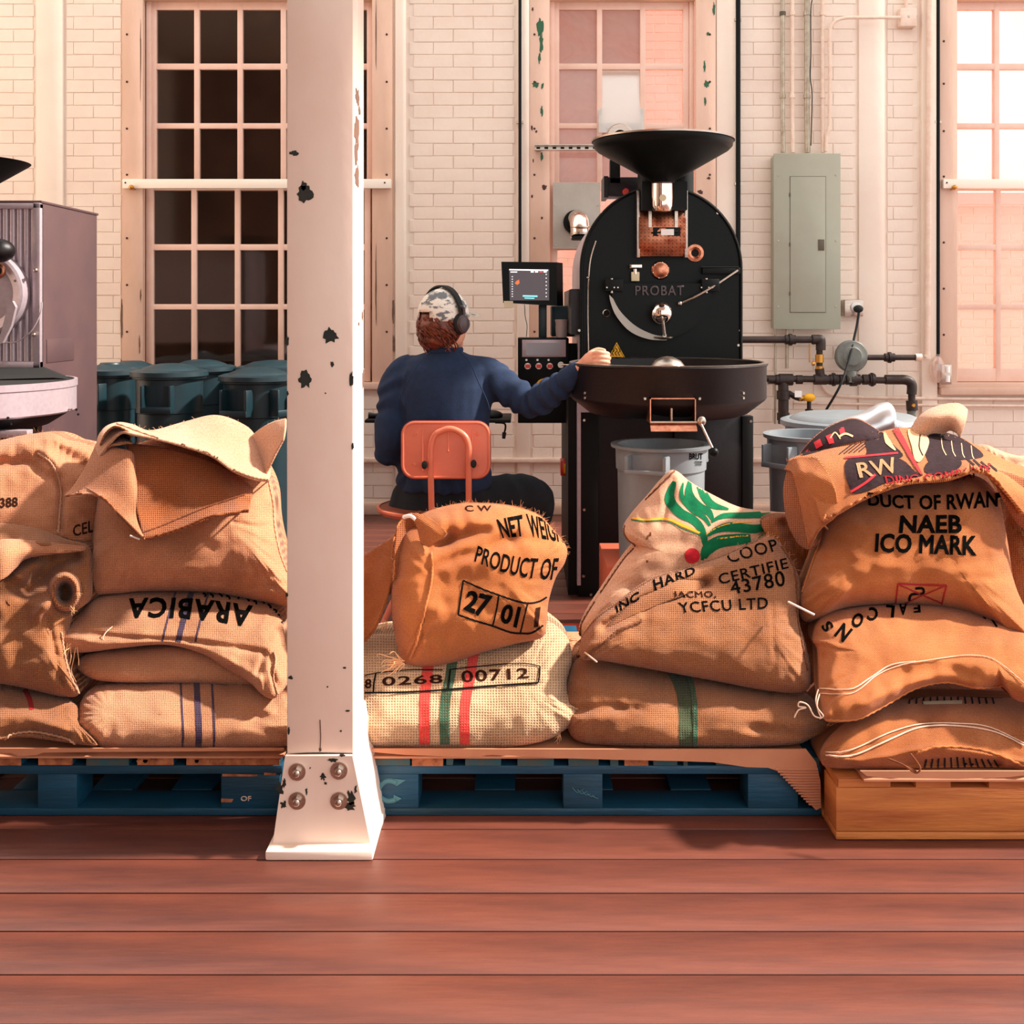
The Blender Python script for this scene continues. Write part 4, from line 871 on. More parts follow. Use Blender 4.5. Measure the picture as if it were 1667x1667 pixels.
# ================================================================ BINS
def bin_(cx, cy, rt, rb, h, mat, label, lid=True, handles=(), group=None, z0=0.0, lidtilt=0, inner='bind', name='round_bin'):
    t = thing(name, (cx, cy, z0), label, 'bin', group)
    m = MB(); m.lathe([(0, z0), (rb, z0), (rb+(rt-rb)*.78, z0+h*.78), (rt+.004, z0+h*.785), (rt+.006, z0+h*.97), (rt+.022, z0+h*.975), (rt+.024, z0+h), (rt-.002, z0+h), (rt-.012, z0+h*.9), (rb-.01, z0+.01), (0, z0+.01)], (cx, cy, 0), 56); m.build('body', M[mat], t)
    if not lid:
        m = MB(); m.lathe([(0, z0+h*.55), (rt-.012-.3*.0, z0+h*.55)], (cx, cy, 0), 40)
    for a in handles:
        ca, sa = math.cos(a), math.sin(a); c = Vector((cx+ca*(rt+.03), cy+sa*(rt+.03), z0+h*.87))
        m = MB(); m.box(-.03, .03, -.075, -.062, -h*.075, h*.075, .004); m.box(-.03, .03, .062, .075, -h*.075, h*.075, .004); m.box(.022, .032, -.075, .075, -h*.075, -h*.04, .004); m.box(-.03, -.026, -.065, .065, -h*.07, h*.07)
        o = m.build('handle', M[mat], t); o.matrix_basis = Matrix.Translation(c) @ Matrix.Rotation(a, 4, 'Z')
    if lid:
        m = MB(); q = rt+.026; zz = z0+h
        m.lathe([(q, zz-.012), (q+.006, zz-.01), (q+.004, zz+.012), (q-.02, zz+.02), (q-.04, zz+.018), (q-.05, zz+.026), (q-.09, zz+.042), (.05, zz+.05), (0, zz+.05)], (cx, cy, 0), 56); m.build('lid', M[mat], t)
    return t
def binpx(pxc, pyl, d, half, mat, label, **k):
    z = PZ(pyl, d); return bin_(PX(pxc, d), d, half*d/F-.028, half*d/F*.8, z, mat, label, **k)
binpx(276, 608, 5.55, 60, 'bint', 'dark teal lidded bin third from the left near the dark window', handles=(-1.57,), name='round_bin')
binpx(420, 615, 5.5, 62, 'bint', 'dark teal lidded bin partly hidden by the pale column', handles=(-.6, -1.9))
binpx(180, 606, 5.75, 46, 'bint', 'dark teal lidded bin beside the silver roaster', handles=(-1.9,))
binpx(328, 600, 6.15, 54, 'bint', 'dark teal lidded bin standing in the back row between others')
binpx(448, 601, 6.15, 62, 'bint', 'back row dark teal bin close to the window right panes')
binpx(215, 602, 6.2, 48, 'bint', 'back row dark teal bin below the window casing')
# grey bin under roaster chute, on a box
dbn = 4.05; zrim = PZ(722, dbn); rr = 81*dbn/F
t = thing('bin_stand', (PX(1075, dbn), dbn, 0), 'terracotta coloured low box under the grey bin', 'box')
m = MB(); m.box(PX(983, 4.05), PX(1165, 4.05), 3.9, 4.3, .0, .295, .004); m.build('crate', M['orangebox'], t)
gb = bin_(PX(1076, dbn), dbn, rr-.022, rr*.84, zrim-.296, 'bing', 'open grey bin with square handle under the roaster chute', lid=False, handles=(-1.95, .9), z0=.296)
# dark surface inside
m = MB(); m.lathe([(0, zrim-.12), (rr-.04, zrim-.12)], (PX(1076, dbn), dbn, 0), 40); m.build('inside_disc', M['bind'], gb)
text_bin = [('BRUT', 1122, 1144, 738, 748), ('===', 1131, 1143, 751, 753.5), ('===', 1132, 1142, 755, 757.5)]
for tx, a, b_, c, e in text_bin:
    me = text_mesh(tx, .03, 0); bm_ = bmesh.new(); bm_.from_mesh(me); xs_ = [v.co.x for v in bm_.verts]; ys_ = [v.co.y for v in bm_.verts]
    bmesh.ops.triangulate(bm_, faces=bm_.faces[:])
    R_ = rr-.022+.007
    for v in bm_.verts:
        u = (v.co.x-min(xs_))/(max(xs_)-min(xs_)); q = (v.co.y-min(ys_))/(max(ys_)-min(ys_))
        px = a+(b_-a)*u; x = PX(px, dbn-.1); dx = max(-R_*.99, min(R_*.99, x-PX(1076, dbn))); y = dbn-math.sqrt(R_*R_-dx*dx)
        dx = max(-R_*.995, min(R_*.995, PX(px, y)-PX(1076, dbn))); y = dbn-math.sqrt(R_*R_-dx*dx)
        v.co = Vector((PX(1076, dbn)+dx, y, PZ(e+(c-e)*q, y)))
    m = MB(); m.add(bm_); m.build('bin_lettering', M['ink'], gb, smooth=0)
# right bins
binpx(1322, 706, 4.9, 80, 'bing', 'grey bin with its lid ajar behind the sacks at right', lid=False, handles=(-2.5,))
bpy.context.view_layer.update()
binpx(1392, 688, 5.6, 118, 'bing', 'wide grey lidded bin below the gas pipes', handles=(-1.3,))
# ================================================================ PERSON
def blend(mb, vox, sm=6, fac=.5, extra=None):
    me = bpy.data.meshes.new('t'); mb.bm.to_mesh(me); mb.bm.free(); o = bpy.data.objects.new('t', me); COL.objects.link(o)
    r = o.modifiers.new('r', 'REMESH'); r.mode = 'VOXEL'; r.voxel_size = vox
    if sm: s = o.modifiers.new('s', 'SMOOTH'); s.iterations = sm; s.factor = fac
    dg = bpy.context.evaluated_depsgraph_get(); dg.update()
    out = bpy.data.meshes.new_from_object(o.evaluated_get(dg)); bpy.data.objects.remove(o); bpy.data.meshes.remove(me); return out
def loft(mb, secs, n=28):
    """secs: (center, rx, ry[, yaw]) stacked; horizontal ellipses"""
    t = bmesh.new(); rings = []
    for s in secs:
        c, rx, ry = Vector(s[0]), s[1], s[2]; yw = s[3] if len(s) > 3 else 0
        rings.append([t.verts.new(c+Vector((rx*math.cos(a)*math.cos(yw)-ry*math.sin(a)*math.sin(yw), rx*math.cos(a)*math.sin(yw)+ry*math.sin(a)*math.cos(yw), 0))) for a in [2*math.pi*k/n for k in range(n)]])
    for q in range(len(rings)-1):
        for k in range(n): t.faces.new((rings[q][k], rings[q][(k+1) % n], rings[q+1][(k+1) % n], rings[q+1][k]))
    t.faces.new(rings[0][::-1]); t.faces.new(rings[-1]); bmesh.ops.recalc_face_normals(t, faces=t.faces[:]); mb.add(t)
def limb(mb, pts, rad, n=20, k=8):
    """tapered limb through joints, round ends"""
    p = [np.array((*q, r)) for q, r in zip(pts, rad)]; c = cat_np(p, k)
    pr = [Vector(q[:3]) for q in c]; rr = [q[3] for q in c]
    t = bmesh.new(); rings = []; up = Vector((.13, .2, 1)).normalized()
    for i, q in enumerate(pr):
        d = (pr[min(i+1, len(pr)-1)]-pr[max(i-1, 0)]).normalized(); a = d.cross(up).normalized(); b = a.cross(d); up = b
        rings.append([t.verts.new(q+(a*math.cos(2*math.pi*j/n)+b*math.sin(2*math.pi*j/n))*rr[i]) for j in range(n)])
    for q in range(len(rings)-1):
        for j in range(n): t.faces.new((rings[q][j], rings[q][(j+1) % n], rings[q+1][(j+1) % n], rings[q+1][j]))
    t.faces.new(rings[0][::-1]); t.faces.new(rings[-1]); bmesh.ops.recalc_face_normals(t, faces=t.faces[:]); mb.add(t)
    mb.sph(pr[0], rr[0]*.98, n=10); mb.sph(pr[-1], rr[-1]*.98, n=10)
YAW = -math.radians(42); RY = Matrix.Rotation(YAW, 3, 'Z')      # facing away and to the right
HC_ = P(723, 522, 4.33)
def H(x, y, z): return HC_+RY @ Vector((x, y, z))               # head frame: +y face, +x right ear
TY = 4.36
mb = MB()
mb.sph(HC_+Vector((0, 0, .015)), .09, (.86, 1.05, 1.08), rot=RY); mb.sph(H(0, .035, -.045), .065, (.88, .95, 1.05), rot=RY)
limb(mb, [H(0, .07, -.02), H(0, .096, -.025), H(0, .108, -.038), H(0, .09, -.045)], [.012, .012, .014, .012], 10, 3)
mb.sph(H(0, .082, -.066), .018, (1.3, .7, .5), rot=RY); mb.sph(H(0, .075, -.092), .022, rot=RY)
for s in (-1, 1):
    mb.sph(H(s*.03, .08, .008), .013, rot=RY); mb.sph(H(s*.03, .078, .024), .02, (1.2, .5, .4), rot=RY)
    mb.sph(H(s*.078, -.005, -.015), .024, (.35, .8, 1.2), rot=RY)
limb(mb, [P(727, 545, 4.35), P(722, 575, 4.36), P(722, 600, TY)], [.052, .056, .075])
loft(mb, [(P(722, 583, TY), .06, .06), (P(722, 596, TY), .15, .085), (P(722, 612, TY), .175, .10), (P(722, 660, TY), .16, .105), (P(722, 720, TY), .145, .10), (P(722, 770, TY), .15, .11), (P(722, 830, TY+.02), .16, .12)])
ra = [P(795, 610, 4.37), P(868, 656, 4.27), P(943, 600, 4.12)]
limb(mb, [P(770, 606, 4.37), ra[0], P(832, 634, 4.33), ra[1], P(906, 632, 4.2), ra[2]], [.05, .052, .045, .038, .036, .026])
la = [P(652, 612, 4.37), P(634, 735, 4.33), P(668, 700, 4.60)]
limb(mb, [P(675, 608, 4.37), la[0], P(638, 672, 4.34), la[1], P(650, 716, 4.48), la[2]], [.05, .052, .045, .038, .036, .026])
# left hand lying on the tray table
hw = la[2]
limb(mb, [hw, hw+Vector((.02, .05, -.005)), hw+Vector((.03, .09, -.01))], [.024, .03, .032], 14, 4)
for q in range(4): limb(mb, [hw+Vector((.008+.018*q, .10, -.012)), hw+Vector((.012+.018*q, .135+.006*(q in (1, 2)), -.014)), hw+Vector((.014+.018*q, .165+.008*(q in (1, 2)), -.026))], [.009, .0085, .0075], 10, 4)
limb(mb, [hw+Vector((.045, .06, -.01)), hw+Vector((.07, .085, -.015)), hw+Vector((.08, .11, -.02))], [.011, .01, .008], 10, 4)
# right hand closed as a loose fist over the tray rim, back of the hand to us
limb(mb, [P(941, 602, 4.125), P(952, 594, 4.10), P(962, 586, 4.07)], [.025, .027, .031], 16, 5)
mb.sph(P(965, 585, 4.06), .030, (1.0, .62, 1.15), n=14)
for q in range(4):
    l = (0, 1.5, .5, -2)[q]
    limb(mb, [P(966, 576+6.6*q, 4.050), P(974+l*.4, 574+7.0*q, 4.030), P(986+l, 575+7.0*q, 4.040), P(990+l, 577+6.9*q, 4.072), P(982+l, 580+6.3*q, 4.095)], [.0095, .0092, .0084, .0078, .0072], 12, 5)
limb(mb, [P(952, 588, 4.085), P(962, 576, 4.10), P(973, 570, 4.105), P(983, 571, 4.10)], [.014, .0125, .0105, .009], 12, 5)
# legs
rl = [P(765, 815, 4.40), P(868, 808, 4.58), P(862, 930, 4.66), P(862, 985, 4.70)]
ll = [P(690, 815, 4.42), P(676, 806, 4.86), P(676, 920, 4.92), P(676, 985, 4.95)]
for L_ in (rl, ll):
    L_[2].z = .25; L_[3].z = .07
    limb(mb, L_, [.078, .055, .05, .034])
    f = L_[3]; limb(mb, [f+Vector((0, -.02, -.03)), f+Vector((.02, .08, -.035)), f+Vector((.03, .16, -.045))], [.034, .032, .022], 14, 4)
me = blend(mb, .003, 2, .4)
body = link('person', me, M['skin'], None, 180, label='person in navy sweatshirt and patterned cap seated facing away, hand on roaster tray', cat='person')
# sweatshirt
mb = MB()
loft(mb, [(P(724, 572, 4.355), .074, .07), (P(723, 577, TY), .105, .08), (P(722, 585, TY), .15, .096), (P(722, 600, TY), .19, .115), (P(722, 630, TY), .20, .128), (P(722, 690, TY), .182, .13), (P(722, 745, TY), .175, .125), (P(722, 770, TY), .188, .135), (P(722, 786, TY), .19, .14), (P(721, 797, TY), .178, .132)])
limb(mb, [P(760, 604, 4.37), ra[0]+Vector((0, 0, -.012)), P(830, 636, 4.33), ra[1]+Vector((0, 0, .002)), P(905, 634, 4.2), P(932, 609, 4.14)], [.07, .078, .066, .058, .052, .036])
limb(mb, [P(685, 606, 4.37), la[0]+Vector((0, 0, -.012)), P(640, 672, 4.34), la[1]+Vector((0, 0, .004)), P(650, 718, 4.48), la[2]+Vector((-.002, -.02, 0))], [.07, .076, .066, .058, .05, .036])
me = blend(mb, .006, 8, .5)
# folds: seams and bunched cloth
co = np.empty(len(me.vertices)*3); me.vertices.foreach_get('co', co); co = co.reshape(-1, 3)
nr = np.empty(len(me.vertices)*3); me.vertices.foreach_get('normal', nr); nr = nr.reshape(-1, 3)
A_, E_, W_ = np.array(ra[0]), np.array(ra[1]), np.array(P(932, 609, 4.14))
def seg_par(p, a, b):
    ab = b-a; t = ((p-a)@ab)/(ab@ab); c = a+np.clip(t, 0, 1)[:, None]*ab; return t, np.linalg.norm(p-c, axis=1)
t1, d1 = seg_par(co, A_, E_); t2, d2 = seg_par(co, E_, W_)
disp = np.zeros(len(co))
for i, p in enumerate(co):
    v = Vector(p)
    disp[i] = .0065*noise.noise(Vector((p[0]*9, p[1]*9, p[2]*3.2)))
    n2 = noise.noise(v*7)
    if d1[i] < .10 and d1[i] <= d2[i] and p[0] > A_[0]-.02: disp[i] += .0055*math.sin(t1[i]*26+6*n2+p[2]*38)*min(1, max(0, t1[i]*1.2+.25))
    elif d2[i] < .09: disp[i] += .0075*math.sin(t2[i]*27+5*n2-p[2]*20)*min(1, max(.2, 1-t2[i]*.25))
    if p[2] < PZ(750, TY) and abs(p[0]-PX(722, TY)) < .22: disp[i] += .005*math.sin(p[0]*95+5*n2)*.8
    if p[0] < PX(665, TY): disp[i] += .005*math.sin(p[2]*70+6*n2)
co += nr*disp[:, None]; me.vertices.foreach_set('co', co.ravel())
sw = link('sweatshirt', me, M['navy'], body, 180)
mb = MB(); limb(mb, [P(924, 617, 4.155), P(938, 604, 4.13)], [.044, .036], 20, 6); m = mb
m.build('cuff_rib', M['navy'], sw)
m = MB(); m.tube([P(748, 573, 4.27), P(765, 590, 4.232), P(778, 620, 4.226), P(792, 650, 4.24), P(797, 668, 4.26)], .0022, 6); m.tube([P(700, 573, 4.28), P(683, 590, 4.235), P(665, 620, 4.23), P(650, 650, 4.25)], .0022, 6); m.build('raglan_seam', M['navy'], sw)
m = MB(); m.lathe([(.066, -.008), (.072, -.008), (.074, .004), (.07, .012), (.064, .01)], P(724, 570, 4.352), 36); o = m.build('collar_rib', M['navy'], sw)
# trousers
mb = MB()
loft(mb, [(P(721, 780, TY+.01), .165, .125), (P(718, 800, TY+.02), .19, .14), (P(716, 825, TY+.02), .205, .15), (P(716, 842, TY+.02), .19, .14)])
limb(mb, rl[:2]+[rl[2], rl[3]+Vector((0, 0, .03))], [.095, .080, .066, .056]); limb(mb, ll[:2]+[ll[2], ll[3]+Vector((0, 0, .03))], [.095, .078, .066, .056])
me = blend(mb, .007, 6, .5)
for v in me.vertices: v.co += v.normal*(.004*noise.noise(Vector((v.co.x*16, v.co.y*9, v.co.z*9)))+.003*math.sin(v.co.x*60+6*noise.noise(v.co*6)))
link('trousers', me, M['trous'], body, 180)
for L_ in (rl, ll):
    f = L_[3]; mb = MB(); limb(mb, [f+Vector((0, -.03, -.03)), f+Vector((.02, .08, -.03)), f+Vector((.035, .18, -.038))], [.044, .042, .03], 14, 4); mb.box(f.x-.04, f.x+.06, f.y-.07, f.y+.2, 0.001, .03, .008)
    link('shoe', blend(mb, .006, 4), M['blackm'], body, 180)
# hair: mass plus curls
mb = MB(); mb.sph(H(0, -.02, -.015), .092, (.95, .98, .98), rot=RY); mb.sph(H(-.01, -.045, -.062), .064, (1.05, .85, .8), rot=RY)
me = blend(mb, .005, 2)
for v in me.vertices: v.co += v.normal*(.007*noise.noise(v.co*38))
hair = link('hair', me, M['hair'], body, 180)
rnd = random.Random(4); m = MB()
for q in range(150):
    a = rnd.uniform(math.pi*1.02, math.pi*2.0) if q % 6 else rnd.uniform(math.pi*.95, math.pi*2.05)
    st = H(.082*math.cos(a), -.01+.092*math.sin(a), rnd.uniform(-.04, .012)); pts = []; ph = rnd.uniform(0, 6); rad = rnd.uniform(.005, .011); L = rnd.uniform(.05, .095)
    out = (st-H(0, 0, 0)); out.z = 0; out.normalize(); tn = Vector((-out.y, out.x, 0))
    for i in range(9):
        s = i/8; inn = -.030*s*s
        pts.append(st+out*(.004+inn+rad*math.cos(ph+s*8))+tn*(rad*math.sin(ph+s*8)*1.3)+Vector((0, 0, -L*s)))
    m.tube(pts, .0036, 5, True, .45)
o = m.build('curls', M['hair'], hair, 180); o['kind'] = 'stuff'
# cap
b = bmesh.new(); bmesh.ops.create_uvsphere(b, u_segments=40, v_segments=24, radius=.101)
for v in b.verts: v.co = RY @ Vector((v.co.x*.95, v.co.y*1.06-.005, v.co.z*1.06+(.008 if v.co.z > 0 else 0)))
def hloc(co): return RY.inverted() @ co
dele = [v for v in b.verts if hloc(v.co).z < -.026+.35*max(0, hloc(v.co).y-.02)+.05*max(0, 1-abs(hloc(v.co).x)/.05)*(hloc(v.co).y < 0)*.9]
bmesh.ops.delete(b, geom=dele, context='VERTS'); bmesh.ops.solidify(b, geom=b.faces[:], thickness=.003)
m = MB(); m.add(b, Matrix.Translation(HC_+Vector((0, 0, .012)))); capo = m.build('cap', M['cap'], body, 180)
b = bmesh.new(); g = [[None]*13 for _ in range(7)]
for i in range(7):
    for j in range(13):
        a = math.radians(-62+124*j/12); r_ = .095+.068*i/6*math.cos(a)**.6
        g[i][j] = b.verts.new(H(r_*math.sin(a)*.88, r_*math.cos(a)*1.02, .038-.010*(i/6)-.018*math.sin(a)**2))
for i in range(6):
    for j in range(12): b.faces.new((g[i][j], g[i][j+1], g[i+1][j+1], g[i+1][j]))
bmesh.ops.solidify(b, geom=b.faces[:], thickness=.004)
m = MB(); m.add(b); m.build('brim', M['cap'], capo, 180)
m = MB(); m.sph(H(0, -.005, .124), .007); m.build('cap_button', M['cap'], capo)
# headphones
t = thing('headphones', HC_, 'dark over-ear headphones worn over the patterned cap', 'headphones')
m = MB(); pts = [H(.112*math.cos(a)*(.98), -.012, .005+.128*math.sin(a)) for a in [math.radians(-5+190*k/24) for k in range(25)]]
b = bmesh.new(); rows = []
for i, p in enumerate(pts):
    wdt = .011+.006*math.sin(math.pi*i/24); o_ = (p-H(0, -.012, .005)).normalized(); fw = RY @ Vector((0, 1, 0))
    rows.append([b.verts.new(p+fw*wdt), b.verts.new(p+fw*wdt*.8+o_*.006), b.verts.new(p-fw*wdt*.8+o_*.006), b.verts.new(p-fw*wdt)])
for i in range(24):
    for j in range(4): b.faces.new((rows[i][j], rows[i][(j+1) % 4], rows[i+1][(j+1) % 4], rows[i+1][j]))
m.add(b); m.build('headband', M['rubber'], t, 60)
for s in (-1, 1):
    c = H(s*.098, -.008, -.012); ax = RY @ Vector((s, 0, 0)); ro = ax.to_track_quat('Z', 'Y').to_matrix()
    m = MB(); m.sph(c, .040, (.85, 1.05, .5), rot=ro); m.build('ear_cushion', M['rubber'], t)
    m = MB(); m.sph(c+ax*.016, .034, (.85, 1.1, .42), rot=ro); m.cyl(c+ax*.012, c+ax*.026, .030, .027, 32); m.build('ear_cup', M['phones'], t)
    m = MB(); m.tube([c+ax*.018+Vector((0, 0, .03)), c+ax*.018+Vector((0, 0, .06)), H(s*.103, -.012, .055)], .006, 8); m.build('slider', M['phones'], t)
# ================================================================ CHAIR
t = thing('swivel_chair', (PX(715, 4.3), 4.36, 0), 'salmon pink metal-backed shop chair under the seated person', 'chair')
dk = 4.13
def rr_out(x0, x1, y0, y1, r, n=8):
    o_ = []
    for cx_, cy_, a0 in ((x1-r, y0+r, -90), (x1-r, y1-r, 0), (x0+r, y1-r, 90), (x0+r, y0+r, 180)):
        for k in range(n+1):
            a = math.radians(a0+90*k/n); o_.append((cx_+r*math.cos(a), cy_+r*math.sin(a)))
    return o_
o2 = rr_out(656, 796, 688, 777, 20)
def tilt(y, d): return d+(777-y)/90*.02
def shell(outline, d0, d1, mat, name, parent, lean=True):
    b = bmesh.new(); A = [b.verts.new(P(x, y, tilt(y, d0))) for x, y in outline]; C = [b.verts.new(P(x, y, tilt(y, d0))+Vector((0, d1-d0, 0))) for x, y in outline]
    b.faces.new(A); b.faces.new(C[::-1]); n = len(A)
    for i in range(n): b.faces.new((A[i], C[i], C[(i+1) % n], A[(i+1) % n]))
    bmesh.ops.recalc_face_normals(b, faces=b.faces[:]); m = MB(); m.add(b); return m.build(name, mat, parent, 30)
bk = shell(o2, dk, dk+.012, M['salmon'], 'backrest', t)
m = MB(); pp = [P(x, y, tilt(y, dk)) for x, y in o2]; m.tube(pp+[pp[0]], .0055, 8, smooth=False); m.build('edge_trim', M['salmon'], bk)
m = MB(); pp = [P(x, y, tilt(y, dk)+.008) for x, y in rr_out(654.5, 797.5, 686.5, 778.5, 21)]; m.tube(pp+[pp[0]], .0045, 8, smooth=False); m.build('red_rim', M['rimred'], bk)
for px in (688, 730, 769):
    m = MB(); m.tube([P(px, 700, tilt(700, dk)-.001), P(px, 730, tilt(730, dk)-.001), P(px-.5, 766 if px != 730 else 735, tilt(766, dk)-.001)], .0028, 6); m.build('pressed_rib', M['salmon'], bk)
for px, py in [(676, 707), (777, 707), (674, 757), (777, 757)]: bolt(P(px, py, tilt(py, dk)), .008, M['salmon'], bk, h=.003, name='rivet')
for px, py in [(691, 757), (771, 755)]:
    m = MB(); m.cyl(P(px, py, tilt(py, dk)), P(px, py, dk-.03), .007); m.sph(P(px, py, dk-.03), .011, (1, .6, 1.4)); m.build('wing_nut', M['rubber'], t)
pts = [P(703, 845, dk-.015), P(702, 800, dk-.022), P(701, 750, dk-.022), P(702, 725, dk-.02), P(708, 708, dk-.018), P(720, 701, dk-.016), P(732, 698, dk-.016), P(746, 702, dk-.016), P(758, 712, dk-.018), P(763, 728, dk-.02), P(763, 750, dk-.022), P(763, 800, dk-.022), P(763, 845, dk-.015)]
m = MB(); m.tube(pts, .0115, 14); m.build('back_tube', M['salmon'], t)
zs = .43; cs = Vector((PX(705, 4.35), 4.33, 0))
m = MB(); m.lathe([(0, zs-.03), (.15, zs-.028), (.2, zs-.012), (.213, zs), (.205, zs+.004), (0, zs-.004)], cs, 48); m.build('seat', M['seatw'], t)
m = MB(); m.lathe([(.205, zs-.018), (.218, zs-.004), (.218, zs+.004), (.208, zs+.006)], cs, 48); m.build('seat_rim', M['salmon'], t)
m = MB(); m.tube([P(703, 840, dk-.015), Vector((PX(703, dk), dk+.03, zs-.03)), Vector((PX(710, dk), 4.3, zs-.035))], .011, 10); m.tube([P(763, 840, dk-.015), Vector((PX(760, dk), dk+.03, zs-.03)), Vector((PX(745, dk), 4.3, zs-.035))], .011, 10); m.build('seat_bracket', M['salmon'], t)
m = MB(); m.cyl(cs+Vector((0, 0, .12)), cs+Vector((0, 0, zs-.03)), .022); m.build('pedestal', M['salmon'], t)
for k in range(4):
    a = math.pi/4+k*math.pi/2; m = MB(); m.tube([cs+Vector((0, 0, .2)), cs+Vector((.14*math.cos(a), .14*math.sin(a), .16)), cs+Vector((.25*math.cos(a), .25*math.sin(a), .012))], .012, 10); m.build('leg', M['salmon'], t)
# ================================================================ PALLETS
PF = 2.62
def pallet(name, x0, x1, yf, depth, mat, endm, label, blocks, ends, worn=(), solid=False):
    t = thing('pallet', ((x0+x1)/2, yf, 0), label, 'pallet'); H_ = .141
    for a, b in ends:
        m = MB(); q = random.uniform(-.002, .001); m.box(a, b, yf+random.uniform(0, .008), yf+depth, H_-.020+q, H_+q, .002); o = m.build('deck_board', M[mat], t)
        m = MB(); m.box(a+.001, b-.001, yf-.001, yf+.004, H_-.019+q, H_-.001+q); m.build('board_end', M[endm if random.random() < .7 else 'pworn'] if not worn or random.random() > .5 else M['pworn'], o, smooth=0)
    for k in range(3):
        y = yf+.004+k*(depth-.1)/2
        m = MB(); m.box(x0, x1, y, y+.1, H_-.042 if not solid else .02, H_-.0215, .002); m.build('stringer_board', M[mat], t)
        for a, b in blocks:
            if solid: continue
            m = MB(); m.box(a, b, y, y+.1, .018, H_-.042, .002); m.build('block', M[mat], t)
    for k in range(3):
        y = yf+.004+k*(depth-.1)/2; m = MB(); m.box(x0, x1, y+.0, y+.1, .001, .018, .002); m.build('bottom_board', M[mat], t)
    for k in range(5):
        x = x0+(x1-x0-.1)*k/4; m = MB(); m.box(x, x+.1, yf+.11, yf+depth-.11, .001, .018, .002); m.build('bottom_board', M[mat], t)
    return t
def bp(l, d): return [(PX(a, d), PX(b, d)) for a, b in l]
pb = pallet('pallet', PX(603, PF), PX(1337, PF), PF, 1.1, 'pblue', 'pend', 'dark blue block pallet under the middle sacks, right of the column',
   bp([(604, 681), (917, 981), (1218, 1300)], PF), bp([(606, 668), (670, 722), (726, 738), (757, 816), (842, 902), (925, 975), (993, 1007), (1016, 1056), (1063, 1103), (1112, 1120), (1165, 1250), (1262, 1334)], PF))
pa = pallet('pallet', PX(-150, PF), PX(459, PF), PF, 1.1, 'pblue', 'pend', 'dark blue block pallet with worn board edges, left of the column',
   bp([(-145, -60), (60, 124), (359, 455)], PF), bp([(-148, -90), (-80, -30), (-20, 35), (62, 118), (140, 210), (223, 283), (303, 456)], PF), worn=1)
PO = 2.5
pc = pallet('pallet', PX(1362, PO), PX(1900, PO), PO, 1.0, 'wood', 'wood', 'bare orange wood pallet at the right edge',
   bp([(1364, 1450), (1600, 1680), (1820, 1898)], PO), bp([(1364, 1450), (1490, 1548), (1609, 1690), (1720, 1790), (1810, 1898)], PO), solid=True)
# bits on the pallet faces
def ink_poly(pts, d, mat, parent, name='paint_mark', th=.0012): return quad(name, pts, d, M[mat], parent, th)
bl = [c for c in pb.children if c.name.startswith('block')]
arc = [(645, 1274), (636, 1271), (626, 1273), (618, 1282), (616, 1292), (622, 1300), (632, 1304), (644, 1302)]
m = MB(); m.tube([P(x, y, PF+.003) for x, y in arc], .006, 8); o = m.build('arrow_stencil', M['stencil'], pb); o.scale = (1, 1, 1)
ink_poly([(640, 1268), (661, 1270), (645, 1280)], PF+.001, 'stencil', pb, 'arrow_stencil'); ink_poly([(640, 1308), (641, 1294), (654, 1300)], PF+.001, 'stencil', pb, 'arrow_stencil')
for q in range(5): 
    m = MB(); m.tube([P(932+q*8, 1282+q*3, PF+.003), P(940+q*7, 1290+q*2, PF+.003), P(950+q*6, 1284+q*4, PF+.003)], .0008, 5); m.build('scratch', M['stencil'], pb)
text3d('OF', 392, 409, 1296, 1304, PF+.003, .0008, M['conduitp'], pa, 'stencil_text')
for a, b, c, e in [(360, 380, 1300, 1306), (362, 420, 1260, 1264), (430, 450, 1258, 1262)]: ink_poly([(a, c), (b, c+1), (b-3, e), (a, e)], PF+.003, 'pworn', pa, 'worn_edge')
for q in range(12):
    px = random.choice((random.uniform(190, 280), random.uniform(305, 390))); ink_poly([(px, 1237), (px+9, 1237), (px+8, 1241), (px+3, 1243), (px-1, 1240)], PF-.003, 'pworn', pa, 'worn_edge')
# cardboard
t = thing('cardboard_sheet', (PX(970, PF), PF, .142), 'torn cardboard sheet drooping over the middle blue pallet front', 'cardboard')
m = MB(); m.box(PX(600, PF), PX(1312, PF), PF-.012, PF+1.0, .1425, .1475); m.build('sheet', M['card'], t, smooth=0)
lip = [(600, 1223), (660, 1228), (760, 1232), (800, 1228), (900, 1233), (1000, 1236), (1100, 1238), (1160, 1240), (1215, 1248), (1250, 1249), (1275, 1258), (1295, 1280), (1316, 1300), (1322, 1312), (1328, 1318), (1336, 1314), (1335, 1270), (1328, 1240), (1312, 1219), (1000, 1219), (600, 1218)]
m = MB(); m.prism([(PX(x, PF-.014), PZ(y, PF-.014)) for x, y in lip], PF-.017, PF-.012); m.build('torn_lip', M['card'], t, smooth=0)
for k in range(14):
    y = 1252+k*4.4; xl = 1262+max(0, (y-1252))*.95; xr = 1331+min(4, (y-1250)*.1)
    if xl < xr-4:
        m = MB(); m.tube([P(xl, y, PF-.018), P((xl+xr)/2, y+.5, PF-.018), P(xr, y+.2, PF-.018)], .0024, 6); m.build('flute', M['card'], t)
t = thing('cardboard_sheet', (PX(200, PF), PF, .142), 'dark edged cardboard sheet under the sacks left of the column', 'cardboard')
m = MB(); m.box(PX(-140, PF), PX(462, PF), PF-.01, PF+1.0, .1425, .1465); m.build('sheet', M['card'], t, smooth=0)
lip = [(-140, 1223), (20, 1226), (30, 1231), (60, 1229), (70, 1225), (150, 1224), (300, 1223), (462, 1222), (462, 1218), (-140, 1218)]
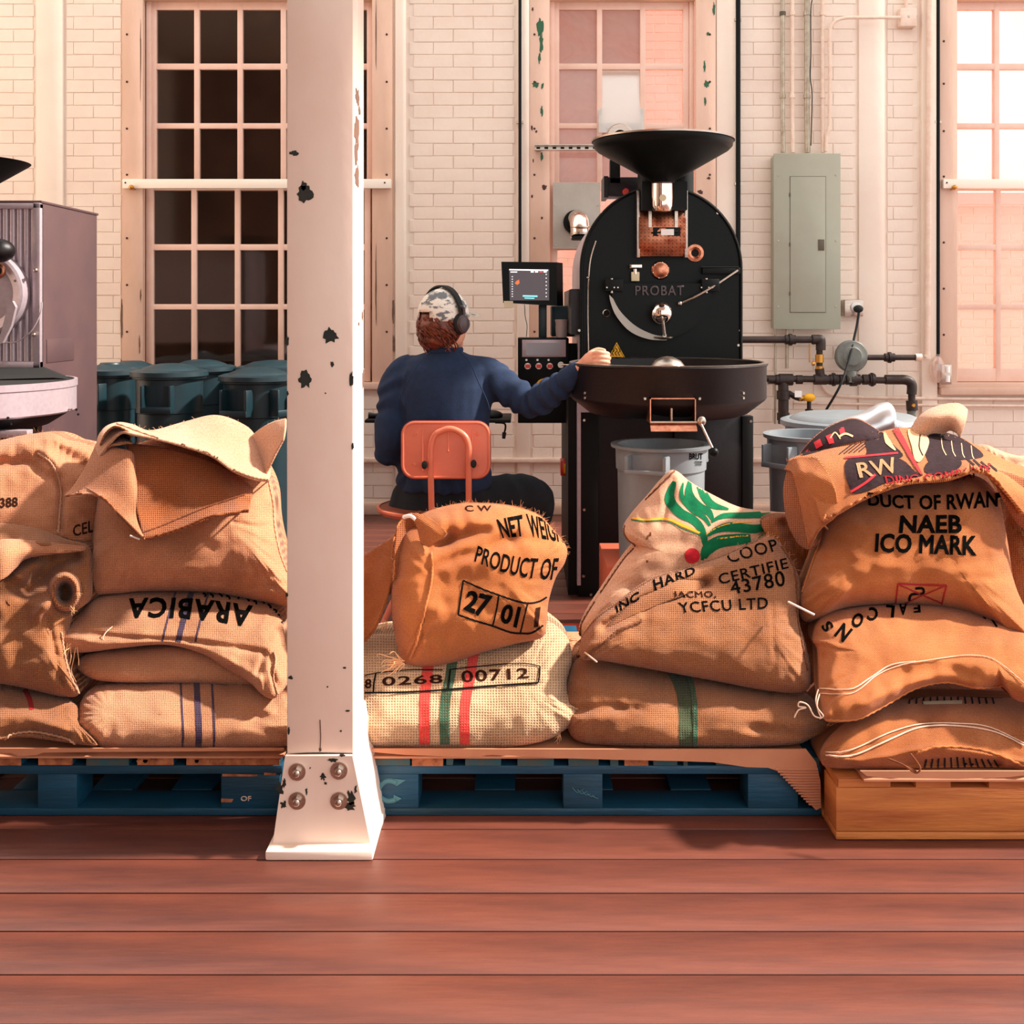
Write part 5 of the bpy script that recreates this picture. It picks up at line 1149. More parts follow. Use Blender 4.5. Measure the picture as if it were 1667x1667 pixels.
m = MB(); m.prism([(PX(x, PF-.014), PZ(y, PF-.014)) for x, y in lip], PF-.015, PF-.011); m.build('torn_lip', M['card'], t, smooth=0)
t = thing('cardboard_sheet', (PX(1560, PO), PO, .142), 'cardboard sheet lying on the orange wood pallet', 'cardboard')
m = MB(); m.box(PX(1402, PO), PX(1890, PO), PO-.02, PO+.9, .1425, .147); m.build('sheet', M['card'], t, smooth=0)
lip = [(1400, 1254), (1410, 1262), (1440, 1265), (1560, 1267), (1640, 1264), (1667, 1261), (1800, 1264), (1800, 1254)]
m = MB(); m.prism([(PX(x, PO-.02), PZ(y, PO-.02)) for x, y in lip], PO-.024, PO-.02); m.build('torn_lip', M['card'], t, smooth=0)
m = MB(); m.box(PX(910, 3.8), PX(990, 3.8), 3.72, 4.1, .001, .04, .003); m.build('floor_mat', M['redmat'], None, label='bright red-orange low mat on the floor behind the middle sacks', cat='mat')

# ================================================================ SACKS
SURF = {}
def poly_dist(X, pl):
    X = X[:, None, :]; a = np.array(pl[:-1], float)[None]; b = np.array(pl[1:], float)[None]; ab = b-a
    t = np.clip(((X-a)*ab).sum(2)/np.maximum((ab**2).sum(2), 1e-9), 0, 1); c = a+t[..., None]*ab
    return np.sqrt(((X-c)**2).sum(2)).min(1)
def Pn(px, py, d): return np.stack([(px-CX)*d/F, d, CH-(py-CY)*d/F], -1)
NZ = {}
def fbm(px, py, sc, seed):
    return np.array([noise.fractal(Vector((x*sc, y*sc, seed)), 1.0, 2.0, 3) for x, y in zip(px, py)])
def sack(label, outline, db, dt, Fd, Bd, mat, spine=None, creases=(), lump=.010, wr=.006, seed=1, e=2.6, yb=None, yt=None, seg=9, rings=46, group=None, dleft=0, zmin=.15, name='burlap_sack', closed_sack=None):
    O = cat_np(outline, seg, True); n = len(O)
    xs, ys = O[:, 0], O[:, 1]
    yb = yb or ys.max(); yt = yt or ys.min()
    if spine is None:
        x0, x1 = xs.min(), xs.max(); ym = (ys.min()+ys.max())/2; mr = min((x1-x0)*.5, (ys.max()-ys.min())*.5); spine = ((x0+mr, ym), (x1-mr, ym))
    s0, s1 = np.array(spine[0], float), np.array(spine[1], float); ab = s1-s0
    t = np.clip(((O-s0)@ab)/max(ab@ab, 1e-9), 0, 1)
    # arc-length blended base so rings stay even
    C = s0+t[:, None]*ab
    for _ in range(10): C = (np.roll(C, 1, 0)+2*C+np.roll(C, -1, 0))/4
    V = []; UV = []; xmn, xmx = xs.min(), xs.max()
    def dsil(px, py): return db+(dt-db)*np.clip((yb-py)/(yb-yt), -.1, 1.1)+dleft*(px-(xmn+xmx)/2)/(xmx-xmn)
    tt = np.sin(np.linspace(0, 1, rings+1)*math.pi/2)
    rnd = random.Random(seed); ph = [rnd.uniform(0, 6.28) for _ in range(4)]
    ang = np.linspace(0, 2*math.pi, n, endpoint=False)
    front = []
    for k in range(rings+1):
        q = tt[k]; R = C+q*(O-C); px, py = R[:, 0], R[:, 1]
        prof = np.sqrt(max(0, 1-q**e)); d = dsil(px, py)-Fd*prof
        edge = max(0, (q-.35)/.65); fade = min(1, (1-q)*9)
        d = d - fade*lump*1.6*fbm(px, py, .013, seed)
        d = d - fade*edge*wr*(np.sin(ang*23+ph[0]+3*fbm(px, py, .02, seed+5))*.6+np.sin(ang*41+ph[1])*.25)
        d = d - fade*wr*.35*fbm(px, py, .05, seed+9)
        for cr in creases:
            pl, w, dep = cr[:3]; dist = poly_dist(R, pl); d = d + dep*fade*np.exp(-(dist/w)**2)
        front.append(Pn(px, py, d)); UV.append(np.stack([px*2.75/F, -py*2.75/F], -1))
    V = np.concatenate(front); back = []
    bt = np.sin(np.linspace(1, 0, 12)*math.pi/2)[1:]
    for q in bt:
        R = C+q*(O-C); px, py = R[:, 0], R[:, 1]; d0 = dsil(px, py); p = Pn(px, py, d0); p[:, 1] += Bd*np.sqrt(max(0, 1-q**e)); back.append(p); UV.append(np.stack([px*2.75/F, -py*2.75/F+.5], -1))
    V = np.concatenate([V]+back); UVs = np.concatenate(UV)
    V[:, 2] = np.maximum(V[:, 2], zmin)
    R_ = rings+1+len(back); Fc = []
    for k in range(R_-1):
        a = k*n; b = (k+1)*n
        for i in range(n):
            j = (i+1) % n; Fc.append((a+i, a+j, b+j, b+i))
    me = mesh_np('cloth', V, Fc, UVs)
    loc = Pn((xmn+xmx)/2, yb, db+.1)
    t_ = thing(name, Vector(loc), label, 'sack', group)
    o = link('cloth_body', me, B[mat], t_, 180)
    b = bmesh.new(); b.from_mesh(me); bmesh.ops.remove_doubles(b, verts=b.verts[:], dist=1e-5); bmesh.ops.recalc_face_normals(b, faces=b.faces[:]); b.to_mesh(me); b.free()
    me.polygons.foreach_set('use_smooth', [True]*len(me.polygons))
    SURF[t_.name] = [(bvh_of(V[:(rings+1)*n], Fc[:rings*n]), 0)]
    t_['_x'] = 0; del t_['_x']
    t_dict[t_.name] = (O, dsil, rnd)
    return t_
t_dict = {}
def sheet(name, rows, mat, parent, th=.004, k=7, lump=.003, seed=0, mdict=None):
    g = np.array(rows, float); g = np.stack([cat_np(r, k) for r in g]); g = np.stack([cat_np(g[:, j], k) for j in range(g.shape[1])], 1)
    h, w_ = g.shape[:2]; fl_ = g.reshape(-1, 3)
    d = fl_[:, 2]-lump*fbm(fl_[:, 0], fl_[:, 1], .03, seed+3.3)
    V = Pn(fl_[:, 0], fl_[:, 1], d); Fc = [(i*w_+j, i*w_+j+1, (i+1)*w_+j+1, (i+1)*w_+j) for i in range(h-1) for j in range(w_-1)]
    uv = np.stack([fl_[:, 0]*2.75/F, -fl_[:, 1]*2.75/F], -1)
    me = mesh_np(name, V, Fc, uv); o = link(name, me, (mdict or B)[mat], parent, 180)
    s = o.modifiers.new('solid', 'SOLIDIFY'); s.thickness = th; s.offset = 0
    SURF[parent.name].append((bvh_of(V, Fc), th/2)); return o
EYE = Vector((0, 0, CH))
def hit(px, py, t_, off=.0012):
    d = (P(px, py, 1)-EYE).normalized(); best = None
    for bv, hb in SURF[t_.name]:
        r = bv.ray_cast(EYE, d)
        if r[0] is not None and (best is None or r[3] < best[1]): best = (r[0], r[3], r[1], hb)
    if best is None:
        q = P(px, py, 2.9)
        best = min(((lambda r: (r[0], r[3], r[1]))(bv.find_nearest(q)) for bv, _h in SURF[t_.name]), key=lambda r: r[1])
        return best[0]
    n = best[2] if best[2].dot(d) < 0 else -best[2]
    return best[0]+n*(off*.5+best[3]*1.15)-d*off*1.5
def project(b, t_, mat, name, off=.001, maxe=4.0):
    """b: bmesh flat in picture measure (x,y) -> laid on the cloth as ink"""
    bmesh.ops.triangulate(b, faces=b.faces[:])
    for _ in range(6):
        le = [e for e in b.edges if (e.verts[0].co-e.verts[1].co).length > maxe]
        if not le: break
        bmesh.ops.subdivide_edges(b, edges=le, cuts=1); bmesh.ops.triangulate(b, faces=[f for f in b.faces if len(f.verts) > 3])
    for v in b.verts: v.co = hit(v.co.x, v.co.y, t_, off)
    b.normal_update()
    me = bpy.data.meshes.new(name); b.to_mesh(me)
    l = me.uv_layers.new(name='UVMap')
    for lp in me.loops:
        c = me.vertices[lp.vertex_index].co; l.data[lp.index].uv = (c.x*2.75/c.y, (c.z-CH)*2.75/c.y)
    b.free(); return link(name, me, mat, t_, 180)
def ptext(txt, q, t_, mat='ink', off=.02, bend=0, space=1.0, name='printed_text', lift=.001):
    me = text_mesh(txt, off+.012, 0, space+off*1.2); b = bmesh.new(); b.from_mesh(me); bpy.data.meshes.remove(me)
    xs = [v.co.x for v in b.verts]; ys = [v.co.y for v in b.verts]; x0, x1, y0, y1 = min(xs), max(xs), min(ys), max(ys)
    TL, TR, BR, BL = [np.array(c, float) for c in q]
    bmesh.ops.triangulate(b, faces=b.faces[:])
    for v in b.verts:
        u = (v.co.x-x0)/(x1-x0); w_ = (v.co.y-y0)/(y1-y0)
        p = (BL*(1-u)+BR*u)*(1-w_)+(TL*(1-u)+TR*u)*w_; v.co = Vector((p[0], p[1]+bend*4*u*(1-u), 0))
    return project(b, t_, M[mat], name, lift)
def ppoly(pts, t_, mat, name='printed_shape', off=.0012, smooth=True):
    o_ = cat_np(pts, 5, True) if smooth else np.array(pts, float)
    b = bmesh.new(); b.faces.new([b.verts.new((x, y, 0)) for x, y in o_]); return project(b, t_, M.get(mat) or B[mat], name, off)
def pline(pts, w_, t_, mat, name='printed_line', off=.0008, wob=0):
    c = cat_np(np.array(pts, float), 6) if len(pts) > 2 else np.array([np.array(pts[0])*(1-s)+np.array(pts[1])*s for s in np.linspace(0, 1, 12)], float)
    ws = np.interp(np.linspace(0, 1, len(c)), np.linspace(0, 1, len(w_)), w_) if isinstance(w_, (list, tuple)) else np.full(len(c), w_)
    d = np.gradient(c, axis=0); d /= np.maximum(np.linalg.norm(d, axis=1), 1e-9)[:, None]; nn = np.stack([-d[:, 1], d[:, 0]], -1)
    b = bmesh.new(); A = [b.verts.new((*(c[i]+nn[i]*ws[i]/2), 0)) for i in range(len(c))]; C_ = [b.verts.new((*(c[i]-nn[i]*ws[i]/2), 0)) for i in range(len(c))]
    for i in range(len(c)-1): b.faces.new((A[i], A[i+1], C_[i+1], C_[i]))
    return project(b, t_, M.get(mat) or B[mat], name, off)
def cord(pts, t_, r=.0024, mat=None, name='stitched_seam', knot=.0012, off=.002):
    c = cat_np(np.array(pts, float), 14); V = [hit(x, y, t_, off) for x, y in c]
    V = [v+Vector((math.sin(i*2.1)*knot, 0, math.cos(i*2.1)*knot)) for i, v in enumerate(V)]
    m = MB(); m.tube(V, r, 6, smooth=False); return m.build(name, mat or B['smooth'], t_, 180)
def fuzz(t_, n=120, seed=1, yr=None, L=(.004, .016), xr=None, extra=()):
    O, dsil, _ = t_dict[t_.name]; r = random.Random(seed); m = MB(); pts = []
    cand = [i for i in range(len(O)) if (yr is None or yr[0] <= O[i, 1] <= yr[1]) and (xr is None or xr[0] <= O[i, 0] <= xr[1])]
    if not cand: return
    c = O.mean(0)
    b = bmesh.new()
    for _ in range(n):
        i = r.choice(cand); p = O[i]; d = dsil(p[:1], p[1:2])[0]; o_ = (p-c)/np.linalg.norm(p-c)
        a = P(p[0]+r.uniform(-2, 2), p[1]+r.uniform(-1, 2), float(d)-.01); u = Vector((o_[0]+r.uniform(-.8, .8), r.uniform(-.6, .3), -o_[1]+r.uniform(-.8, .8))).normalized()
        l = r.uniform(*L); bnd = Vector((r.uniform(-1, 1), 0, r.uniform(-1, 1)))*l*.4
        q = [a, a+u*l*.5+bnd*.6, a+u*l+bnd]; s = Vector((0, 0, .00024)) if abs(u.x) > abs(u.z) else Vector((.00024, 0, 0))
        vs_ = [[b.verts.new(x-s), b.verts.new(x+s)] for x in q]
        for k in range(2): b.faces.new((vs_[k][0], vs_[k][1], vs_[k+1][1], vs_[k+1][0]))
    m.add(b); o = m.build('loose_fibres', M['jute'], t_, 0); o['kind'] = 'stuff'; return o
def tuft(t_, px, py, d, n, L, dr, seed=0, r_=.0011, mat='jute', name='frayed_corner', spread=.8):
    r = random.Random(seed); m = MB(); u0 = Vector(dr).normalized()
    for _ in range(n):
        a = P(px+r.uniform(-4, 4), py+r.uniform(-4, 4), d); u = (u0+Vector((r.uniform(-1, 1), r.uniform(-.6, .2), r.uniform(-1, 1)))*spread).normalized(); l = L*r.uniform(.4, 1.1); s = Vector((r.uniform(-1, 1), 0, r.uniform(-1, 1)))*l*.25
        m.tube([a, a+u*l*.4+s*.5, a+u*l*.8+s, a+u*l+s*.4+Vector((0, 0, -l*.15))], r_, 5, True, .5)
    o = m.build(name, M[mat], t_, 180); o['kind'] = 'stuff'; return o
def ear(t_, pts, mat='tan', name='gathered_corner', th=.006):
    """small ruffled corner: rows of 3 points"""
    return sheet(name, pts, mat, t_, th, 5, .004)

# ---- left group
L6 = sack('lowest sack left of the column, lying flat with dark blue stripes', [(127, 1160), (133, 1138), (150, 1120), (180, 1112), (250, 1108), (350, 1106), (440, 1108), (480, 1115), (500, 1150), (498, 1195), (470, 1214), (400, 1219), (300, 1219), (200, 1219), (160, 1214), (135, 1196), (124, 1180)], 2.66, 2.84, .10, .35, 'rose', seed=11, creases=[([(370, 1125), (400, 1150), (415, 1165)], 14, .012), ([(410, 1180), (455, 1200)], 10, .008), ([(380, 1135), (440, 1160)], 8, -.008)])
for x, w_ in ((296, 3.2), (322, 10), (347, 3.6)): pline([(x-2, 1109), (x, 1150), (x+2, 1190), (x+1, 1216)], w_, L6, 'snavy', 'woven_stripe')
L3 = sack('lowest sack at the left edge, coarse weave, hem lifted', [(-60, 1150), (-40, 1108), (0, 1108), (40, 1118), (90, 1128), (125, 1148), (132, 1180), (150, 1200), (158, 1214), (130, 1212), (80, 1205), (30, 1200), (-30, 1205)], 2.62, 2.86, .07, .3, 'brown', seed=12, creases=[([(-40, 1170), (40, 1165), (100, 1185)], 9, -.012), ([(-20, 1195), (50, 1190), (110, 1200)], 8, .02)])
pline([(40, 1122), (48, 1138), (52, 1155)], 8, L3, 'inkred', 'woven_stripe')
cord([(0, 1212), (20, 1196), (60, 1192), (100, 1200), (125, 1212)], L3)
L5 = sack('rose brown ARABICA sack lying second from bottom left of the column', [(80, 1030), (105, 1018), (125, 1000), (150, 975), (190, 963), (260, 960), (350, 962), (410, 972), (445, 985), (460, 1010), (466, 1050), (475, 1095), (452, 1134), (430, 1133), (405, 1110), (370, 1090), (330, 1065), (270, 1050), (200, 1055), (140, 1062), (95, 1062), (78, 1048)], 2.66, 3.0, .09, .35, 'rose', spine=((150, 1025), (420, 1040)), seed=13, e=2.2,
   creases=[([(130, 1028), (200, 1038), (300, 1042), (370, 1052), (430, 1062)], 5, .012), ([(100, 1035), (180, 1050), (280, 1048), (360, 1070), (420, 1105)], 8, -.012), ([(430, 1068), (420, 1095)], 6, .012), ([(440, 1070), (446, 1110)], 4, .01)], wr=.004)
L5b = sack('shaded underside sack squeezed below the ARABICA sack', [(125, 1080), (160, 1060), (300, 1050), (420, 1070), (480, 1080), (480, 1110), (420, 1116), (300, 1112), (180, 1110), (140, 1100)], 2.78, 2.86, .05, .2, 'rose', seed=14, zmin=.2)
for x, w_ in ((274, 3), (300, 9), (328, 3)): pline([(x+12, 964), (x+4, 990), (x-4, 1020), (x-10, 1045)], w_, L5, 'snavy', 'woven_stripe')
ptext('ARABICA', [(406, 1022), (206, 1007), (210, 974), (412, 986)], L5, 'ink', .03, bend=-6, space=1.15)
for q, (a, b) in enumerate([(330, 966), (342, 967), (356, 966), (368, 970), (384, 969), (400, 973), (412, 978), (424, 977), (436, 984), (445, 992), (452, 1000), (458, 1012)]): pline([(a, b), (a+5, b+2+q%3), (a+3+q%4, b+6)], 3, L5, 'ink', 'stencil_stroke')
tuft(L5, 92, 1038, 2.78, 40, .05, (-.6, -.3, .1), 3); tuft(L5, 112, 1050, 2.76, 5, .05, (-.3, -.3, -.8), 4); tuft(L5, 122, 1052, 2.76, 2, .07, (.1, -.3, -1), 5, spread=.2)
m = MB(); m.tube([P(183, 1020, 2.79), P(172, 1030, 2.77), P(168, 1040, 2.76), P(174, 1048, 2.76)], .0012, 6); m.build('loose_thread', M['twine'], L5)
cord([(452, 1130), (446, 1105), (449, 1075), (446, 1062)], L5)
L2 = sack('slumped open sack at the left edge with dark folds in its mouth', [(-60, 900), (-30, 860), (0, 851), (60, 860), (110, 878), (145, 890), (150, 930), (148, 975), (120, 1000), (112, 1050), (118, 1100), (128, 1130), (100, 1134), (40, 1120), (-20, 1108), (-60, 1090)], 2.74, 2.98, .10, .3, 'brown', spine=((-20, 940), (60, 1040)), seed=15,
   creases=[([(-20, 900), (20, 895), (50, 885), (90, 890)], 10, -.03), ([(10, 925), (45, 905), (80, 905)], 12, .05), ([(45, 960), (80, 925), (120, 905)], 14, .07), ([(60, 1000), (85, 975), (95, 945)], 9, -.035), ([(0, 985), (40, 975), (70, 985)], 14, -.03), ([(100, 945), (108, 965), (108, 985)], 10, .07), ([(60, 960), (30, 940)], 10, -.02), ([(75, 1000), (83, 1030), (100, 1110)], 6, .012)], lump=.014)
sheet('rolled_mouth', [[(106+rx_*math.cos(a_), 964+ry_*math.sin(a_), dd_) for a_ in [math.pi*2*k/12 for k in range(13)]] for rx_, ry_, dd_ in ((27, 33, 2.80), (21, 27, 2.745), (17, 22, 2.75), (13, 17, 2.79), (10, 13, 2.90))], 'brown', L2, .004, 5, .004)
tuft(L2, 118, 990, 2.74, 16, .012, (.4, -.2, -1), 31, .0006); tuft(L2, 126, 968, 2.74, 10, .012, (1, -.2, 0), 32, .0006)
sheet('mouth_fold', [[(-60, 905, 2.86), (0, 880, 2.84), (40, 880, 2.86), (90, 885, 2.88), (140, 890, 2.90)], [(-60, 925, 2.78), (0, 905, 2.76), (35, 898, 2.80), (70, 900, 2.84), (135, 896, 2.88)], [(-60, 965, 2.74), (0, 945, 2.74), (25, 925, 2.80), (45, 908, 2.86), (110, 898, 2.88)]], 'tan', L2)
cord([(128, 1130), (112, 1095), (104, 1060), (100, 1030)], L2)
L1 = sack('back left sack with folded flap top, leaning behind the front sacks', [(-60, 760), (-20, 725), (20, 712), (55, 706), (85, 704), (110, 715), (140, 722), (158, 735), (160, 780), (165, 840), (150, 890), (120, 900), (40, 900), (-60, 890)], 3.02, 3.3, .12, .3, 'tan', spine=((-10, 810), (90, 810)), seed=16,
   creases=[([(60, 740), (85, 760), (100, 800), (96, 860)], 7, .03), ([(0, 755), (50, 752), (80, 775)], 9, .028), ([(-20, 735), (30, 722), (70, 740), (88, 765)], 14, -.03), ([(100, 735), (130, 755), (150, 765)], 10, .02), ([(40, 718), (90, 712), (140, 735)], 9, -.015)])
cord([(62, 738), (82, 752), (95, 775), (99, 800), (97, 830), (94, 868)], L1, .003)
ptext('388', [(0, 811), (29, 809), (29, 825), (0, 827)], L1, 'inkn', .02); ptext('CEL', [(118, 856), (152, 846), (152, 866), (120, 874)], L1, 'inkn', .01)
fuzz(L1, 160, 2, (690, 760))
L4 = sack('tall open sack at left of the column, mouth folded back over itself', [(150, 965), (140, 930), (148, 885), (152, 840), (170, 780), (200, 735), (260, 712), (340, 706), (400, 715), (432, 762), (446, 800), (450, 850), (457, 890), (468, 930), (490, 985), (470, 988), (420, 978), (340, 964), (240, 962), (190, 966)], 2.92, 3.22, .15, .28, 'tan', spine=((230, 850), (370, 850)), seed=17, e=2.4,
   creases=[([(330, 950), (400, 945), (455, 935)], 9, .012), ([(360, 962), (420, 955), (462, 950)], 6, .012), ([(380, 850), (420, 858), (450, 852)], 4, .006), ([(170, 870), (200, 900)], 12, .008)])
sheet('mouth_front_flap', [[(205, 722, 2.98), (260, 728, 2.97), (310, 740, 2.97), (350, 755, 2.97), (385, 775, 2.97), (412, 795, 2.97)], [(210, 770, 2.90), (260, 775, 2.91), (310, 785, 2.91), (355, 790, 2.91), (385, 800, 2.91), (410, 810, 2.9)], [(222, 830, 2.84), (260, 838, 2.85), (310, 830, 2.86), (350, 822, 2.87), (385, 818, 2.87), (407, 822, 2.87)], [(234, 877, 2.775), (265, 872, 2.78), (305, 858, 2.79), (345, 843, 2.80), (380, 835, 2.81), (405, 833, 2.82)]], 'deep', L4, .005)  # darker cloth puts the inner panel's shade into its colour
sheet('mouth_left_fold', [[(158, 722, 3.05), (140, 760, 2.98), (118, 795, 2.94), (104, 808, 2.92)], [(185, 728, 2.95), (165, 765, 2.91), (145, 795, 2.88), (130, 806, 2.86)], [(212, 735, 2.92), (206, 775, 2.86), (190, 808, 2.83), (165, 812, 2.82)], [(218, 745, 2.95), (222, 800, 2.85), (222, 845, 2.81), (236, 879, 2.77)]], 'tan', L4, .005)
sheet('mouth_top_flap', [[(158, 730, 3.12), (168, 700, 3.12), (190, 689, 3.15), (215, 692, 3.18), (245, 702, 3.2), (300, 688, 3.24), (350, 677, 3.26), (392, 690, 3.24), (416, 712, 3.18), (440, 768, 3.08)], [(157, 745, 3.03), (162, 712, 3.02), (188, 696, 3.04), (215, 700, 3.05), (250, 708, 3.06), (300, 704, 3.08), (350, 702, 3.10), (390, 718, 3.07), (420, 745, 3.02), (439, 776, 2.98)], [(158, 755, 2.98), (170, 735, 2.95), (196, 706, 2.92), (218, 708, 2.90), (250, 714, 2.90), (300, 727, 2.89), (345, 743, 2.88), (378, 766, 2.87), (412, 780, 2.89), (437, 783, 2.93)]], 'smooth', L4, .006)
sheet('mouth_roll', [[(163, 725, 2.97), (172, 705, 2.94), (188, 694, 2.92), (208, 702, 2.92), (215, 712, 2.92)], [(166, 728, 3.02), (176, 712, 3.06), (190, 702, 3.08), (204, 710, 3.08), (212, 716, 3.04)], [(172, 732, 2.95), (182, 726, 2.93), (195, 724, 2.91), (206, 722, 2.90), (216, 722, 2.91)]], 'brown', L4, .004)
sheet('mouth_ear', [[(408, 712, 3.16), (425, 698, 3.12), (446, 687, 3.08), (466, 682, 3.04)], [(420, 740, 3.06), (435, 722, 3.04), (450, 708, 3.0), (465, 698, 2.98)], [(431, 775, 2.96), (440, 758, 2.95), (450, 738, 2.95), (462, 715, 2.95)]], 'smooth', L4, .005)
cord([(232, 868), (262, 858), (300, 842), (340, 826), (400, 806)], L4, .0014, B['deep']); cord([(104, 808), (135, 806), (168, 812), (205, 850), (235, 876), (265, 871), (305, 857), (345, 842), (405, 832)], L4, .0028, B['tan'])
cord([(437, 785), (444, 820), (447, 860), (455, 900), (466, 930)], L4, .003); cord([(190, 692), (245, 712), (300, 727), (345, 743), (378, 766), (412, 779), (437, 783)], L4, .0022, B['smooth'])
m = MB(); m.cyl(P(212, 872, 2.8), P(227, 878, 2.79), .0022); m.build('white_stitch', M['white'], L4)
fuzz(L4, 260, 3, (700, 730)); tuft(L4, 300, 690, 3.2, 9, .016, (-.2, 0, 1), 6, .0004, spread=1.2)
for q in range(34):
    px = 175+q*8.5; py = np.interp(px, [175, 205, 245, 300, 350, 392, 416, 446, 466], [698, 690, 702, 688, 677, 690, 712, 687, 682]); tuft(L4, px, py+2, 3.15, 4, .011, (0, -.2, 1), q+60, .0004, spread=1.3, name='loose_fibres')

# ---- middle group
M2 = sack('cream coarse sack lying on the pallet, numbered 0268 00712', [(545, 1120), (560, 1060), (600, 1035), (680, 1030), (760, 1025), (840, 1015), (885, 1010), (905, 1018), (925, 1040), (931, 1075), (923, 1115), (935, 1145), (962, 1162), (950, 1172), (925, 1185), (890, 1205), (830, 1216), (740, 1218), (650, 1216), (580, 1214), (548, 1180)], 2.66, 2.98, .13, .35, 'cream', spine=((640, 1130), (850, 1120)), seed=21, creases=[([(925, 1110), (915, 1140), (940, 1160)], 8, .02), ([(830, 1040), (880, 1035)], 10, .008)])
for x, xb_, w_, mt in ((695, 691, 17, 'sred'), (733, 724, 16, 'sgreen'), (766, 757, 16, 'sred')): pline([(x+6, 1060), (x, 1100), (xb_, 1150), (xb_, 1212)], w_, M2, mt, 'woven_stripe')
for l_, w_ in (([(594, 1128), (660, 1127), (728, 1123), (800, 1117), (876, 1112)], 3), ([(612, 1096), (665, 1091), (721, 1091)], 1.6), ([(733, 1090), (790, 1084), (847, 1080), (879, 1085)], 1.6), ([(612, 1096), (609, 1112), (608, 1127)], 2.6), ([(733, 1090), (731, 1108), (730, 1122)], 3), ([(879, 1085), (878, 1100), (876, 1112)], 2.6), ([(594, 1100), (612, 1096)], 1.6)): pline(l_, w_, M2, 'ink', off=.0022)
ptext('0268', [(622, 1102), (720, 1098), (721, 1112), (622, 1117)], M2, 'inkn', .01, space=1.1); ptext('00712', [(750, 1092), (860, 1087), (861, 1104), (752, 1112)], M2, 'inkn', .01, space=1.1); ptext('8', [(594, 1106), (605, 1105), (605, 1120), (594, 1121)], M2, 'inkn', .01)
ear(M2, [[(930, 1150, 2.76), (950, 1148, 2.74), (975, 1152, 2.72), (1000, 1150, 2.74)], [(925, 1162, 2.72), (948, 1160, 2.70), (968, 1166, 2.70), (988, 1170, 2.72)], [(915, 1178, 2.70), (935, 1176, 2.69), (948, 1180, 2.69), (950, 1190, 2.70)]], 'rose')
tuft(M2, 945, 1165, 2.70, 26, .03, (1, -.2, -.1), 8, .0008); tuft(M2, 912, 1195, 2.68, 8, .03, (-.1, 0, -1), 9, .001); fuzz(M2, 160, 4, (1000, 1060)); tuft(M2, 925, 1045, 2.95, 12, .03, (1, 0, .1), 10, .0007)
M1 = sack('upright sack marked NET WEIGHT, PRODUCT OF and 27 01 right of the column', [(652, 1070), (640, 1020), (636, 960), (640, 905), (655, 860), (690, 836), (740, 822), (780, 820), (830, 824), (875, 838), (900, 862), (922, 890), (920, 915), (905, 940), (893, 980), (890, 1015), (882, 1038), (840, 1048), (780, 1064), (735, 1080), (690, 1086), (662, 1082)], 2.76, 2.98, .15, .18, 'gold', spine=((720, 950), (820, 940)), seed=22,
   creases=[([(700, 890), (735, 880), (765, 868), (790, 862)], 9, .035), ([(700, 925), (750, 905), (790, 895), (830, 880)], 9, .018), ([(690, 925), (740, 925), (790, 915)], 12, -.010), ([(720, 850), (760, 848), (795, 858)], 14, -.018), ([(800, 885), (830, 872), (890, 882)], 10, .014), ([(735, 872), (728, 882), (718, 886)], 8, .03), ([(895, 950), (880, 960)], 10, .01), ([(700, 1040), (760, 1035), (850, 1030)], 14, .006)], lump=.012)
sheet('hanging_flap', [[(540, 930, 2.98), (575, 915, 2.96), (610, 893, 2.93), (644, 872, 2.89)], [(540, 985, 2.92), (580, 960, 2.90), (612, 945, 2.87), (641, 920, 2.84)], [(540, 1020, 2.86), (580, 1005, 2.86), (604, 1000, 2.85), (630, 975, 2.82)], [(545, 1050, 2.80), (575, 1050, 2.82), (594, 1044, 2.82), (612, 1022, 2.80)]], 'gold', M1, .005, lump=.012)
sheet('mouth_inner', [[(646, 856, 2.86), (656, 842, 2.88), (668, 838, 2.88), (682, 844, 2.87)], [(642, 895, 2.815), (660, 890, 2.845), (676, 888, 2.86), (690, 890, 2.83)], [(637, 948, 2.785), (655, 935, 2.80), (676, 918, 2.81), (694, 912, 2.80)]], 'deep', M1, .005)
sheet('mouth_fold', [[(656, 842, 2.86), (672, 836, 2.84), (690, 840, 2.82), (712, 852, 2.79), (728, 868, 2.77)], [(676, 850, 2.82), (688, 854, 2.80), (700, 860, 2.785), (712, 868, 2.775), (722, 876, 2.77)], [(686, 885, 2.80), (692, 888, 2.79), (698, 888, 2.785), (706, 884, 2.775), (714, 880, 2.77)]], 'gold', M1, .005)
cord([(702, 900), (704, 930), (700, 960), (690, 1000), (678, 1045), (668, 1072)], M1, .0028, B['gold']); cord([(594, 1042), (612, 1020), (628, 980), (639, 945), (641, 900), (646, 860), (657, 843), (672, 837)], M1, .0022, B['gold'])
ptext('NET', [(808, 846), (850, 838), (853, 873), (818, 876)], M1, 'ink', .02); ptext('WEIGH', [(856, 836), (912, 850), (918, 884), (864, 874)], M1, 'ink', .01)
ptext('PRODUCT OF', [(778, 888), (910, 908), (904, 944), (772, 914)], M1, 'ink', .005, bend=8); ptext('C W', [(756, 823), (800, 823), (800, 832), (758, 833)], M1, 'inkn', .01)
for l_, w_ in (([(754, 945), (785, 959), (812, 969), (842, 979), (862, 982), (878, 979), (890, 972)], 3), ([(746, 1001), (775, 1011), (802, 1019), (830, 1029), (848, 1031), (866, 1030), (884, 1018)], 3), ([(754, 945), (750, 972), (746, 1001)], 3), ([(812, 969), (808, 994), (802, 1019)], 2.6), ([(859, 982), (853, 1006), (847, 1031)], 2.4)): pline(l_, w_, M1, 'ink')
